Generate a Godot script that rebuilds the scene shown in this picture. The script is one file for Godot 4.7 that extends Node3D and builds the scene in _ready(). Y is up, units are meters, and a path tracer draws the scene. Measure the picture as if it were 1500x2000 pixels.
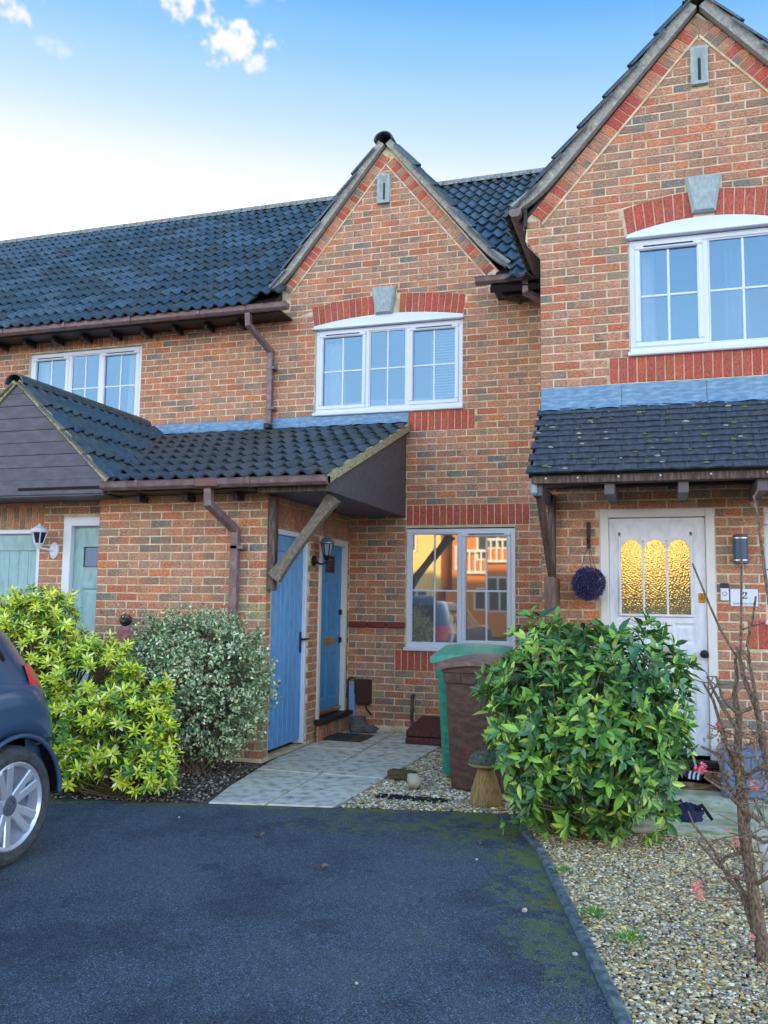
extends Node3D
# A terrace of brick houses in open shade on a clear winter day, seen from the drive. y up, metres.

var rng := RandomNumberGenerator.new()
var taken := {}
var mats := {}
var cam_at := Vector3(2.655, 1.428, 9.234)
var cam_basis := Basis()
var brick_cache := {}
var brick_jobs := {}
var tile_jobs := {}

# ------------------------------------------------------------------ mesh builder
class MB:
	var v := PackedVector3Array()
	var n := PackedVector3Array()
	var t := PackedVector2Array()
	var c := PackedColorArray()
	var tint := Color.WHITE
	var colored := false
	var xf := Transform3D.IDENTITY
	func tri(a: Vector3, b: Vector3, d: Vector3, ua := Vector2.ZERO, ub := Vector2.ZERO, ud := Vector2.ZERO):
		a = xf * a; b = xf * b; d = xf * d
		var k := (b - a).cross(d - a).normalized()
		v.append(a); v.append(d); v.append(b)
		n.append(k); n.append(k); n.append(k)
		t.append(ua); t.append(ud); t.append(ub)
		if colored:
			c.append(tint); c.append(tint); c.append(tint)
	func stri(a: Vector3, b: Vector3, d: Vector3, na: Vector3, nb: Vector3, nd: Vector3, ua := Vector2.ZERO, ub := Vector2.ZERO, ud := Vector2.ZERO):
		v.append(xf * a); v.append(xf * d); v.append(xf * b)
		n.append((xf.basis * na).normalized()); n.append((xf.basis * nd).normalized()); n.append((xf.basis * nb).normalized())
		t.append(ua); t.append(ud); t.append(ub)
		if colored:
			c.append(tint); c.append(tint); c.append(tint)
	func quad(a: Vector3, b: Vector3, d: Vector3, e: Vector3, r := Rect2(0, 0, 1, 1)):   # anticlockwise seen from outside
		var p := r.position
		var s := r.size
		tri(a, b, d, p + Vector2(0, s.y), p + s, p + Vector2(s.x, 0))
		tri(a, d, e, p + Vector2(0, s.y), p + Vector2(s.x, 0), p)
	func box(at: Vector3, size: Vector3, bev := 0.0, basis := Basis.IDENTITY):
		var keep := xf
		xf = xf * Transform3D(basis, at)
		var h := size / 2.0
		bev = minf(bev, minf(h.x, minf(h.y, h.z)) * 0.8)
		var i := h - Vector3(bev, bev, bev)
		quad(Vector3(-i.x, -i.y, h.z), Vector3(i.x, -i.y, h.z), Vector3(i.x, i.y, h.z), Vector3(-i.x, i.y, h.z))
		quad(Vector3(i.x, -i.y, -h.z), Vector3(-i.x, -i.y, -h.z), Vector3(-i.x, i.y, -h.z), Vector3(i.x, i.y, -h.z))
		quad(Vector3(h.x, -i.y, i.z), Vector3(h.x, -i.y, -i.z), Vector3(h.x, i.y, -i.z), Vector3(h.x, i.y, i.z))
		quad(Vector3(-h.x, -i.y, -i.z), Vector3(-h.x, -i.y, i.z), Vector3(-h.x, i.y, i.z), Vector3(-h.x, i.y, -i.z))
		quad(Vector3(-i.x, h.y, i.z), Vector3(i.x, h.y, i.z), Vector3(i.x, h.y, -i.z), Vector3(-i.x, h.y, -i.z))
		quad(Vector3(-i.x, -h.y, -i.z), Vector3(i.x, -h.y, -i.z), Vector3(i.x, -h.y, i.z), Vector3(-i.x, -h.y, i.z))
		if bev > 0.0:
			for sx in [-1.0, 1.0]:
				for sy in [-1.0, 1.0]:
					_eq(Vector3(sx * h.x, sy * i.y, -i.z), Vector3(sx * h.x, sy * i.y, i.z), Vector3(sx * i.x, sy * h.y, i.z), Vector3(sx * i.x, sy * h.y, -i.z), Vector3(sx, sy, 0))
					_eq(Vector3(sx * h.x, -i.y, sy * i.z), Vector3(sx * h.x, i.y, sy * i.z), Vector3(sx * i.x, i.y, sy * h.z), Vector3(sx * i.x, -i.y, sy * h.z), Vector3(sx, 0, sy))
					_eq(Vector3(-i.x, sx * h.y, sy * i.z), Vector3(i.x, sx * h.y, sy * i.z), Vector3(i.x, sx * i.y, sy * h.z), Vector3(-i.x, sx * i.y, sy * h.z), Vector3(0, sx, sy))
					for sz in [-1.0, 1.0]:
						var a := Vector3(sx * h.x, sy * i.y, sz * i.z)
						var b := Vector3(sx * i.x, sy * h.y, sz * i.z)
						var d := Vector3(sx * i.x, sy * i.y, sz * h.z)
						if sx * sy * sz > 0: tri(a, b, d)
						else: tri(a, d, b)
		xf = keep
	func _eq(a: Vector3, b: Vector3, d: Vector3, e: Vector3, out: Vector3):
		if (b - a).cross(d - a).dot(out) > 0: quad(a, b, d, e)
		else: quad(a, e, d, b)
	func bar(a: Vector3, b: Vector3, w: float, h: float, up := Vector3.UP, bev := 0.0):   # a beam from a to b, w across, h along up
		var y := (b - a).normalized()
		var x := y.cross(up).normalized()
		var z := x.cross(y)
		box((a + b) / 2.0, Vector3(w, (b - a).length(), h), bev, Basis(x, y, z))
	func tube(pts: Array, rad: Array, seg := 8, caps := true):
		var side := Vector3.ZERO
		var rings := []
		for i in pts.size():
			var d: Vector3 = (pts[mini(i + 1, pts.size() - 1)] - pts[maxi(i - 1, 0)]).normalized()
			if side == Vector3.ZERO:
				side = d.cross(Vector3.UP if absf(d.y) < 0.9 else Vector3.RIGHT).normalized()
			side = (side - d * side.dot(d)).normalized()
			var o := d.cross(side)
			var ring := []
			for k in seg:
				var a := TAU * k / seg
				ring.append(side * cos(a) + o * sin(a))
			rings.append(ring)
		for i in pts.size() - 1:
			for k in seg:
				var q := (k + 1) % seg
				var r0: float = rad[mini(i, rad.size() - 1)]
				var r1: float = rad[mini(i + 1, rad.size() - 1)]
				var p0: Vector3 = pts[i]
				var p1: Vector3 = pts[i + 1]
				var a0: Vector3 = rings[i][k]
				var b0: Vector3 = rings[i][q]
				var a1: Vector3 = rings[i + 1][k]
				var b1: Vector3 = rings[i + 1][q]
				stri(p0 + a0 * r0, p0 + b0 * r0, p1 + b1 * r1, a0, b0, b1, Vector2(float(k) / seg, 0), Vector2(float(k + 1) / seg, 0), Vector2(float(k + 1) / seg, 1))
				stri(p0 + a0 * r0, p1 + b1 * r1, p1 + a1 * r1, a0, b1, a1, Vector2(float(k) / seg, 0), Vector2(float(k + 1) / seg, 1), Vector2(float(k) / seg, 1))
		if caps:
			for e in [0, pts.size() - 1]:
				var r: float = rad[mini(e, rad.size() - 1)]
				for k in range(1, seg - 1):
					var a: Vector3 = pts[e] + rings[e][0] * r
					var b: Vector3 = pts[e] + rings[e][k] * r
					var d: Vector3 = pts[e] + rings[e][k + 1] * r
					if e == 0: tri(a, d, b)
					else: tri(a, b, d)
	func lathe(prof: Array, seg := 24):   # prof: Vector2(radius, y) from bottom to top, outside
		for i in prof.size() - 1:
			var p: Vector2 = prof[i]
			var q: Vector2 = prof[i + 1]
			var e := (q - p).normalized()
			var np := Vector2(e.y, -e.x)
			for k in seg:
				var a := TAU * k / seg
				var b := TAU * (k + 1) / seg
				var ca := Vector3(cos(a), 0, -sin(a))
				var cb := Vector3(cos(b), 0, -sin(b))
				var A := ca * p.x + Vector3(0, p.y, 0)
				var B := cb * p.x + Vector3(0, p.y, 0)
				var C := cb * q.x + Vector3(0, q.y, 0)
				var D := ca * q.x + Vector3(0, q.y, 0)
				var na := ca * np.x + Vector3(0, np.y, 0)
				var nb := cb * np.x + Vector3(0, np.y, 0)
				var u0 := Vector2(float(k) / seg, float(i) / prof.size())
				var u1 := Vector2(float(k + 1) / seg, float(i + 1) / prof.size())
				if p.x > 1e-5: stri(A, B, C, na, nb, nb, u0, Vector2(u1.x, u0.y), u1)
				if q.x > 1e-5: stri(A, C, D, na, nb, na, u0, u1, Vector2(u0.x, u1.y))
	func prism(poly: Array, z0: float, z1: float):   # poly in the xy plane, anticlockwise; z1 is the front
		var p2 := PackedVector2Array(poly)
		if Geometry2D.is_polygon_clockwise(p2):
			p2.reverse()
		var k := Geometry2D.triangulate_polygon(p2)
		for i in range(0, k.size(), 3):
			var a := p2[k[i]]
			var b := p2[k[i + 1]]
			var d := p2[k[i + 2]]
			if (b - a).cross(d - a) < 0:
				var s := b
				b = d; d = s
			tri(Vector3(a.x, a.y, z1), Vector3(b.x, b.y, z1), Vector3(d.x, d.y, z1), a, b, d)
			tri(Vector3(a.x, a.y, z0), Vector3(d.x, d.y, z0), Vector3(b.x, b.y, z0), a, d, b)
		for i in p2.size():
			var a := p2[i]
			var b := p2[(i + 1) % p2.size()]
			quad(Vector3(a.x, a.y, z0), Vector3(b.x, b.y, z0), Vector3(b.x, b.y, z1), Vector3(a.x, a.y, z1))
	func sheet(grid: Array, two := false):   # grid[i][j] of Vector3, smooth normals, seen from the side of di x dj
		var ni := grid.size()
		var nj: int = grid[0].size()
		var nn := []
		for i in ni:
			var row := []
			for j in nj:
				var di: Vector3 = grid[mini(i + 1, ni - 1)][j] - grid[maxi(i - 1, 0)][j]
				var dj: Vector3 = grid[i][mini(j + 1, nj - 1)] - grid[i][maxi(j - 1, 0)]
				row.append(di.cross(dj).normalized())
			nn.append(row)
		for i in ni - 1:
			for j in nj - 1:
				var u00 := Vector2(float(i) / ni, float(j) / nj)
				var u11 := Vector2(float(i + 1) / ni, float(j + 1) / nj)
				stri(grid[i][j], grid[i + 1][j], grid[i + 1][j + 1], nn[i][j], nn[i + 1][j], nn[i + 1][j + 1], u00, Vector2(u11.x, u00.y), u11)
				stri(grid[i][j], grid[i + 1][j + 1], grid[i][j + 1], nn[i][j], nn[i + 1][j + 1], nn[i][j + 1], u00, u11, Vector2(u00.x, u11.y))
	func add(m: MB, x: Transform3D):
		for i in m.v.size():
			v.append(x * m.v[i])
			n.append((x.basis * m.n[i]).normalized())
		t.append_array(m.t)
	func mesh() -> ArrayMesh:
		var a := []
		a.resize(Mesh.ARRAY_MAX)
		a[Mesh.ARRAY_VERTEX] = v
		a[Mesh.ARRAY_NORMAL] = n
		a[Mesh.ARRAY_TEX_UV] = t
		if colored: a[Mesh.ARRAY_COLOR] = c
		var m := ArrayMesh.new()
		m.add_surface_from_arrays(Mesh.PRIMITIVE_TRIANGLES, a)
		return m

# ------------------------------------------------------------------ nodes
func numbered(called: String, parent: Node) -> String:
	var key := "%d/%s" % [parent.get_instance_id(), called]
	var k: int = taken.get(key, 0)
	taken[key] = k + 1
	return called if k == 0 else "%s_%03d" % [called, k]

func put(node: Node3D, called: String, parent: Node) -> Node3D:
	node.name = numbered(called, parent)
	parent.add_child(node, true)
	return node

func part(called: String, mb: MB, m: Material, parent: Node, kind := "") -> MeshInstance3D:
	var o := MeshInstance3D.new()
	o.mesh = mb.mesh()
	o.material_override = m
	if kind: o.set_meta("kind", kind)
	put(o, called, parent)
	return o

func inst(called: String, me: Mesh, m: Material, parent: Node, x: Transform3D) -> MeshInstance3D:
	var o := MeshInstance3D.new()
	o.mesh = me
	o.material_override = m
	o.transform = x
	put(o, called, parent)
	return o

func thing(called: String, label: String, category: String, at := Vector3.ZERO, turn := 0.0, group := "") -> Node3D:
	var o := Node3D.new()
	o.position = at
	o.rotation.y = turn
	tag(o, label, category, group)
	put(o, called, self)
	return o

func tag(o: Node, label: String, category: String, group := ""):
	o.set_meta("label", label)
	o.set_meta("category", category)
	if group: o.set_meta("group", group)

func node(called: String, parent: Node, at := Vector3.ZERO) -> Node3D:
	var o := Node3D.new()
	o.position = at
	put(o, called, parent)
	return o

func struct(called: String, mb: MB, m: Material) -> MeshInstance3D:
	return part(called, mb, m, self, "structure")

func R(a: float, b: float) -> float:
	return rng.randf_range(a, b)

func seen_size(p: Vector3) -> float:   # how large something near p shows: 0 outside the picture
	var q := cam_basis.inverse() * (p - cam_at)
	if q.z > -0.3: return 0.0
	if absf(q.x / q.z) > 0.47 or absf(q.y / q.z) > 0.62: return 0.0
	return 1.0 / -q.z

# ------------------------------------------------------------------ materials
func rgb(r: float, g: float, b: float) -> Color:
	return Color(r / 255.0, g / 255.0, b / 255.0)

func flat(key: String, col: Color, rough := 0.6, metal := 0.0) -> StandardMaterial3D:
	if mats.has(key): return mats[key]
	var m := StandardMaterial3D.new()
	m.albedo_color = col
	m.roughness = rough
	m.metallic = metal
	mats[key] = m
	return m

func ntex(freq: float, ramp: Array, octaves := 4, size := 256, sd := 1, kind := FastNoiseLite.TYPE_SIMPLEX_SMOOTH, stretch := 1.0) -> NoiseTexture2D:
	var f := FastNoiseLite.new()
	f.seed = sd
	f.noise_type = kind
	f.frequency = freq
	f.fractal_octaves = octaves
	var t := NoiseTexture2D.new()
	t.noise = f
	t.width = size
	t.height = int(size * stretch)
	t.seamless = true
	if ramp.size():
		var g := Gradient.new()
		g.offsets = PackedFloat32Array()
		g.colors = PackedColorArray()
		var off := PackedFloat32Array()
		var cs := PackedColorArray()
		for i in ramp.size():
			off.append(ramp[i][0]); cs.append(ramp[i][1])
		g.offsets = off
		g.colors = cs
		t.color_ramp = g
	return t

func noisy(key: String, ramp: Array, scale: Vector3, freq := 0.02, rough := 0.7, bump := 0.0, sd := 1, octaves := 5, world := true) -> StandardMaterial3D:
	if mats.has(key): return mats[key]
	var m := StandardMaterial3D.new()
	m.albedo_texture = ntex(freq, ramp, octaves, 256, sd)
	m.uv1_triplanar = true
	m.uv1_world_triplanar = world
	m.uv1_scale = scale
	m.roughness = rough
	if bump > 0.0:
		m.heightmap_enabled = true
		m.heightmap_scale = bump
		m.heightmap_texture = ntex(freq * 2.0, [], 5, 256, sd + 7)
	mats[key] = m
	return m

func colours(key: String, rough := 0.5, back := 0.0) -> StandardMaterial3D:   # takes vertex or copy colours
	if mats.has(key): return mats[key]
	var m := StandardMaterial3D.new()
	m.vertex_color_use_as_albedo = true
	m.roughness = rough
	if back > 0.0:
		m.backlight_enabled = true
		m.backlight = Color(back, back, back)
	mats[key] = m
	return m

func glass(key: String, col: Color, metal := 0.75, rough := 0.02, rip := 0.0) -> StandardMaterial3D:
	if mats.has(key): return mats[key]
	var m := StandardMaterial3D.new()
	m.transparency = BaseMaterial3D.TRANSPARENCY_ALPHA
	m.albedo_color = Color(col.r, col.g, col.b, 0.02)
	m.metallic = metal
	m.roughness = rough
	if rip > 0.0:
		m.normal_enabled = true
		var nt := ntex(0.035, [], 1, 256, 31)
		nt.as_normal_map = true
		nt.bump_strength = 5.0
		m.normal_texture = nt
		m.normal_scale = rip
		m.uv1_scale = Vector3(1, 3.5, 1)
	mats[key] = m
	return m

func brick_images() -> Array:
	# 6 x 20 brick faces: rows 0-13 mixed multi stock, 14-17 plain red dressings, 18-19 lichened
	var w := 768
	var h := 960
	var cw := 128
	var ch := 48
	var bytes := PackedByteArray()
	bytes.resize(w * h * 3)
	var bump := PackedByteArray()
	bump.resize(w * h)
	var f := FastNoiseLite.new()
	f.seed = 5
	f.frequency = 0.035
	f.fractal_octaves = 3
	var g := FastNoiseLite.new()
	g.seed = 9
	g.frequency = 0.22
	g.fractal_octaves = 2
	var tones := [[216, 142, 104], [208, 150, 120], [200, 146, 118], [188, 144, 116], [220, 138, 92], [196, 120, 90], [172, 146, 122], [132, 130, 122], [190, 140, 114], [212, 156, 124], [180, 136, 110], [206, 132, 98]]
	var pick := [0, 1, 2, 3, 4, 5, 6, 8, 9, 10, 11, 1, 2, 3, 8, 10, 11, 0, 7, 2]
	var r := RandomNumberGenerator.new()
	r.seed = 77
	for ri in 20:
		for ci in 6:
			var base: Array = tones[pick[r.randi() % pick.size()]]
			var other: Array = tones[pick[r.randi() % pick.size()]]
			if r.randf() < 0.35: other = [146, 128, 112]
			if ri >= 14 and ri < 18:
				base = [188 + r.randi() % 22, 92 + r.randi() % 16, 74 + r.randi() % 14]
				other = [166, 88, 74]
			elif ri >= 18:
				base = [178, 160, 112]
				other = [158, 158, 124]
			var edge := r.randf_range(0.15, 0.85)
			var soft := r.randf_range(0.04, 0.3)
			var flip := r.randf() < 0.5
			var streaks := r.randf() < 0.45
			var mix_max := r.randf_range(0.3, 1.0)
			var so := r.randf() * 500.0
			for y in ch:
				for x in cw:
					var px := ci * cw + x
					var py := ri * ch + y
					var a := f.get_noise_2d(x * 1.2 + so, y * 2.0 + so)
					var b := g.get_noise_2d(x + so, y - so)
					var k := smoothstep(edge - soft, edge + soft, float(x) / cw + a * 0.35)
					if flip: k = 1.0 - k
					k *= mix_max
					if ri >= 14 and ri < 18: k *= 0.4
					if streaks and ri < 14: k = clampf(k + maxf(0.0, f.get_noise_2d(x * 4.0 + so, y * 0.3 + so) * 1.6 - 0.3), 0.0, 1.0)
					var lum := 0.98 + a * 0.24 + b * 0.22
					if b < -0.36: lum *= 0.74
					var e := mini(mini(x, cw - 1 - x), mini(y, ch - 1 - y))
					var o := (py * w + px) * 3
					for i in 3:
						bytes[o + i] = clampi(int(lerpf(base[i], other[i], k) * lum), 8, 250)
					bump[py * w + px] = clampi(int(128 + b * 90 + a * 60 + (0 if e > 2 else -25)), 0, 255)
	return [ImageTexture.create_from_image(Image.create_from_data(w, h, false, Image.FORMAT_RGB8, bytes)), ImageTexture.create_from_image(Image.create_from_data(w, h, false, Image.FORMAT_L8, bump))]

func asphalt_material() -> StandardMaterial3D:
	var s := 640
	var bytes := PackedByteArray()
	bytes.resize(s * s * 3)
	var bump := PackedByteArray()
	bump.resize(s * s)
	var r := RandomNumberGenerator.new()
	r.seed = 4
	var lat := PackedFloat32Array()
	var q := 320
	lat.resize(q * q)
	for i in q * q: lat[i] = r.randf()
	for y in s:
		for x in s:
			var v := lat[(y >> 1) * q + (x >> 1)]
			var w := lat[((y >> 3) * 7 % q) * q + ((x >> 3) * 5 % q)]
			var l := 49.0 + v * v * 66.0 + w * 12.0 + r.randf() * 16.0
			if v > 0.985: l += 46.0
			if v < 0.1: l *= 0.6
			var o := (y * s + x) * 3
			bytes[o] = int(minf(l * 0.9, 255)); bytes[o + 1] = int(minf(l * 1.04, 255)); bytes[o + 2] = int(minf(l * 1.18, 255))
			bump[y * s + x] = int(clampf(v * 200.0 + w * 40.0, 0, 255))
	var m := StandardMaterial3D.new()
	m.albedo_texture = ImageTexture.create_from_image(Image.create_from_data(s, s, false, Image.FORMAT_RGB8, bytes))
	m.heightmap_enabled = true
	m.heightmap_texture = ImageTexture.create_from_image(Image.create_from_data(s, s, false, Image.FORMAT_L8, bump))
	m.heightmap_scale = 0.35
	m.roughness = 0.75
	# moss and lichen where they grow on the drive: x -4..4 over u, z 2..10 over v
	var d := Image.create_empty(512, 512, false, Image.FORMAT_RGBA8)
	var f := FastNoiseLite.new()
	f.seed = 12
	f.frequency = 0.035
	f.fractal_octaves = 5
	var g := FastNoiseLite.new()
	g.seed = 15
	g.frequency = 0.16
	g.fractal_octaves = 3
	for j in 512:
		for i in 512:
			var x := -4.0 + i / 64.0
			var z := 2.0 + j / 64.0
			var n := f.get_noise_2d(i, j)
			var n2 := g.get_noise_2d(i, j)
			var far := 3.68 + (x + 0.565) * -0.222       # the drive's far edge
			var kx := 1.97 + (z - 4.02) * 0.283           # its kerb
			var moss := 0.0
			moss += exp(-pow((x - 1.52) / 0.26, 2.0) - pow((z - 3.55) / 0.38, 2.0)) * 1.25
			moss += exp(-pow((kx - x - 0.12) / 0.16, 2.0)) * smoothstep(6.4, 4.4, z) * 0.9
			moss += exp(-pow((z - far - 0.02) / 0.07, 2.0)) * 0.9
			moss += exp(-pow((x - 1.0) / 0.7, 2.0) - pow((z - 3.6) / 0.35, 2.0)) * 0.5
			moss = clampf(moss * (0.42 + n * 1.5 + n2 * 1.4), 0.0, 0.75)
			var wide := f.get_noise_2d(i * 0.3 + 300.0, j * 0.22)
			var pale := clampf((n * 0.5 + wide - 0.08) * 0.9, 0.0, 0.26) * (0.7 + 0.6 * n2)
			var damp := clampf((-n * 0.5 - wide - 0.04) * 1.3, 0.0, 0.45) * (0.8 + 0.5 * n2)
			for sp in [Vector3(0.35, 4.9, 0.10), Vector3(0.52, 5.05, 0.05), Vector3(1.2, 5.5, 0.13), Vector3(-0.3, 4.45, 0.08), Vector3(1.75, 6.1, 0.07)]:
				damp = maxf(damp, 0.4 * smoothstep(sp.z, sp.z * 0.4, Vector2(x - sp.x, z - sp.y).length() * (1.0 + n2 * 0.8)))
			var crack := absf(f.get_noise_2d(i * 0.35 - 200.0, j * 0.35 + 90.0) - 0.21)
			if crack < 0.004 and wide > -0.1: damp = 0.65
			var col := Color(0.42, 0.48, 0.16) if moss > 0.03 else (Color(0.46, 0.46, 0.45) if pale > damp else Color(0.12, 0.14, 0.17))
			col.a = maxf(moss, maxf(pale, damp))
			d.set_pixel(i, j, col)
	m.detail_enabled = true
	m.detail_albedo = ImageTexture.create_from_image(d)
	m.detail_uv_layer = BaseMaterial3D.DETAIL_UV_2
	m.detail_blend_mode = BaseMaterial3D.BLEND_MODE_MIX
	return m

# ------------------------------------------------------------------ bricks
func brick_uv(design: int) -> Rect2:
	var ci := design % 6
	var ri := design / 6
	return Rect2((ci + 0.02) / 6.0, (ri + 0.03) / 20.0, 0.96 / 6.0, 0.94 / 20.0)

func brick4(bl: Vector2, br: Vector2, tr: Vector2, tl: Vector2, design: int, upright := false, deep := 0.02) -> MB:
	var mb := MB.new()
	var r := brick_uv(design)
	var cen := (bl + br + tr + tl) / 4.0
	var ch := 0.003
	var o := [bl, br, tr, tl]
	var inn := []
	for p in o:
		var d: Vector2 = p - cen
		inn.append(cen + Vector2(d.x - signf(d.x) * ch, d.y - signf(d.y) * ch))
	var uvs := [r.position + Vector2(0, r.size.y), r.position + r.size, r.position + Vector2(r.size.x, 0), r.position]
	if upright: uvs = [uvs[1], uvs[2], uvs[3], uvs[0]]
	var f := []
	var b := []
	var q := []
	for i in 4:
		f.append(Vector3(inn[i].x, inn[i].y, 0))
		b.append(Vector3(o[i].x, o[i].y, -0.003))
		q.append(Vector3(o[i].x, o[i].y, -deep))
	mb.tri(f[0], f[1], f[2], uvs[0], uvs[1], uvs[2])
	mb.tri(f[0], f[2], f[3], uvs[0], uvs[2], uvs[3])
	for i in 4:
		var j := (i + 1) % 4
		mb.tri(b[i], b[j], f[j], uvs[i], uvs[j], uvs[j])
		mb.tri(b[i], f[j], f[i], uvs[i], uvs[j], uvs[i])
		mb.tri(q[i], q[j], b[j], uvs[i], uvs[j], uvs[j])
		mb.tri(q[i], b[j], b[i], uvs[i], uvs[j], uvs[i])
	return mb

func job(house: String, wall: Node3D, called: String, mb, key: String, x: Transform3D, mid: Vector3):
	if not brick_jobs.has(house): brick_jobs[house] = []
	brick_jobs[house].append({"wall": wall, "called": called, "mb": mb, "key": key, "x": x, "s": seen_size(x * mid)})

func plane_xf(o: Vector3, u: Vector3) -> Transform3D:   # local x along u, y up, z out of the wall
	return Transform3D(Basis(u, Vector3.UP, u.cross(Vector3.UP)), o)

func mixed() -> int:
	return rng.randi() % 84

func red() -> int:
	return 84 + rng.randi() % 24

func lay(house: String, wall: Node3D, o: Vector3, u: Vector3, y0: float, courses: int, span: Callable, lichen = null, phase := 0.0, slant_from := 1e9, under = null):
	var base := plane_xf(o, u)
	for k in courses:
		var yb := y0 + 0.075 * k
		var lo: Array = span.call(yb + 0.006)
		var hi: Array = span.call(yb + 0.069)
		if lo.size() != hi.size() or yb < slant_from:
			var mid: Array = span.call(yb + 0.0375)
			lo = mid; hi = mid
		for s in lo.size():
			var L: Vector2 = lo[s]
			var H: Vector2 = hi[s]
			var a := minf(L.x, H.x)
			var b := maxf(L.y, H.y)
			var off := phase + (0.1125 if k % 2 else 0.0)
			var i := int(floor((a - off) / 0.225))
			while off + i * 0.225 < b - 0.001:
				var x0 := off + i * 0.225
				var x1 := x0 + 0.2135
				i += 1
				var bl := maxf(x0, L.x)
				var tl := maxf(x0, H.x)
				var br := minf(x1, L.y)
				var tr := minf(x1, H.y)
				if br - bl < 0.022 and tr - tl < 0.022: continue
				br = maxf(br, bl + 0.004); tr = maxf(tr, tl + 0.004)
				var d := mixed()
				var ybl := yb + 0.006
				var ybr := yb + 0.006
				if under != null:
					var ua: float = under.call(bl) + 0.010
					var ub: float = under.call(br) + 0.010
					if ua < yb + 0.11: ybl = maxf(ybl, ua)
					if ub < yb + 0.11: ybr = maxf(ybr, ub)
					if maxf(ybl, ybr) > yb + 0.062: 
						if minf(ybl, ybr) > yb + 0.056: continue
						ybl = minf(ybl, yb + 0.062)
						ybr = minf(ybr, yb + 0.062)
				if lichen != null and rng.randf() < lichen.call((bl + br) / 2.0, yb): d = 108 + rng.randi() % 12
				var jit := Transform3D(Basis.from_euler(Vector3(R(-0.008, 0.008), R(-0.006, 0.006), R(-0.005, 0.005))), Vector3.ZERO)
				if absf(bl - tl) < 0.001 and absf(br - tr) < 0.001 and ybl < yb + 0.0065 and ybr < yb + 0.0065:
					var w := br - bl
					var key := "b%d_%d" % [int(w * 1000.0 + 0.5), d]
					if not brick_cache.has(key):
						brick_cache[key] = brick4(Vector2(0, 0), Vector2(w, 0), Vector2(w, 0.063), Vector2(0, 0.063), d)
					job(house, wall, "brick", brick_cache[key], key, base * Transform3D(jit.basis, Vector3(bl, yb + 0.006, R(-0.0012, 0.0012))), Vector3(w / 2, 0.03, 0))
				else:
					job(house, wall, "brick", brick4(Vector2(bl, ybl), Vector2(br, ybr), Vector2(tr, yb + 0.069), Vector2(tl, yb + 0.069), d), "", base, Vector3((bl + br) / 2, yb, 0))

func soldiers(house: String, wall: Node3D, o: Vector3, u: Vector3, x0: float, x1: float, y: float, h := 0.215, proud := 0.003, dull := false):
	var base := plane_xf(o, u)
	var n := int(round((x1 - x0) / 0.075))
	var step := (x1 - x0) / n
	for i in n:
		var d := mixed() if dull else red()
		var w := step - 0.01
		job(house, wall, "soldier_brick", brick4(Vector2(0, 0), Vector2(w, 0), Vector2(w, h), Vector2(0, h), d, true), "", base * Transform3D(Basis(), Vector3(x0 + step * i + 0.005, y + 0.005, proud + R(-0.001, 0.001))), Vector3(0.03, h / 2, 0))

func arch(house: String, wall: Node3D, o: Vector3, xc: float, hw: float, y_end: float, sag: float, h: float, key_w: float, lean := 0.03):
	# a flat segmental arch of red soldiers with room for a keystone
	var n := int(round(2.0 * hw / 0.075))
	for i in n:
		var a := -1.0 + 2.0 * i / n
		var b := -1.0 + 2.0 * (i + 1) / n
		var g := 0.005 / hw
		var bl := Vector2(xc + (a + g) * hw, y_end + sag * (1.0 - a * a))
		var br := Vector2(xc + (b - g) * hw, y_end + sag * (1.0 - b * b))
		if absf((bl.x + br.x) / 2.0 - xc) < key_w: continue
		var tl := bl + Vector2(a * lean, h)
		var tr := br + Vector2(b * lean, h)
		job(house, wall, "arch_brick", brick4(bl, br, tr, tl, red(), true), "", Transform3D(Basis(), o + Vector3(0, 0, 0.004)), Vector3(bl.x, bl.y, 0))

func slope_bricks(house: String, wall: Node3D, o: Vector3, a: Vector2, b: Vector2, h: float, step := 0.081):
	# bricks on edge up a gable's slope; a to b is the inner line, h the width of the band outwards
	var dir := (b - a).normalized()
	var out := Vector2(-dir.y, dir.x)
	if out.y < 0: out = -out
	var n := int((b - a).length() / step)
	for i in n:
		var p := a + dir * (step * i + 0.006)
		var q := a + dir * (step * (i + 1) - 0.006)
		var pts := [p, q, q + out * h, p + out * h]
		if dir.cross(out) < 0: pts = [q, p, p + out * h, q + out * h]
		job(house, wall, "verge_brick", brick4(pts[0], pts[1], pts[2], pts[3], red() if rng.randf() < 0.45 else mixed(), true), "", Transform3D(Basis(), o + Vector3(0, 0, 0.004 + R(-0.001, 0.001))), Vector3(p.x, p.y, 0))

func finish_bricks(m: Material):
	for house in brick_jobs:
		var per := {}
		for j in brick_jobs[house]:
			if not per.has(j.called): per[j.called] = []
			per[j.called].append(j)
		for called in per:
			var list: Array = per[called]
			list.sort_custom(func(p, q): return p.s > q.s)
			var rest := {}
			for i in list.size():
				var j = list[i]
				if i < 298 and j.s > 0.0:
					var me = j.mb if j.key == "" else brick_cache[j.key]
					if j.key != "":
						if not brick_cache.has(j.key + "m"): brick_cache[j.key + "m"] = me.mesh()
						inst(called, brick_cache[j.key + "m"], m, j.wall, j.wall.transform.affine_inverse() * j.x)
					else:
						inst(called, me.mesh(), m, j.wall, j.x)
				else:
					if not rest.has(j.wall): rest[j.wall] = MB.new()
					rest[j.wall].add(j.mb, j.x)
			for w in rest:
				part(called + "s", rest[w], m, w, "stuff")

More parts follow.
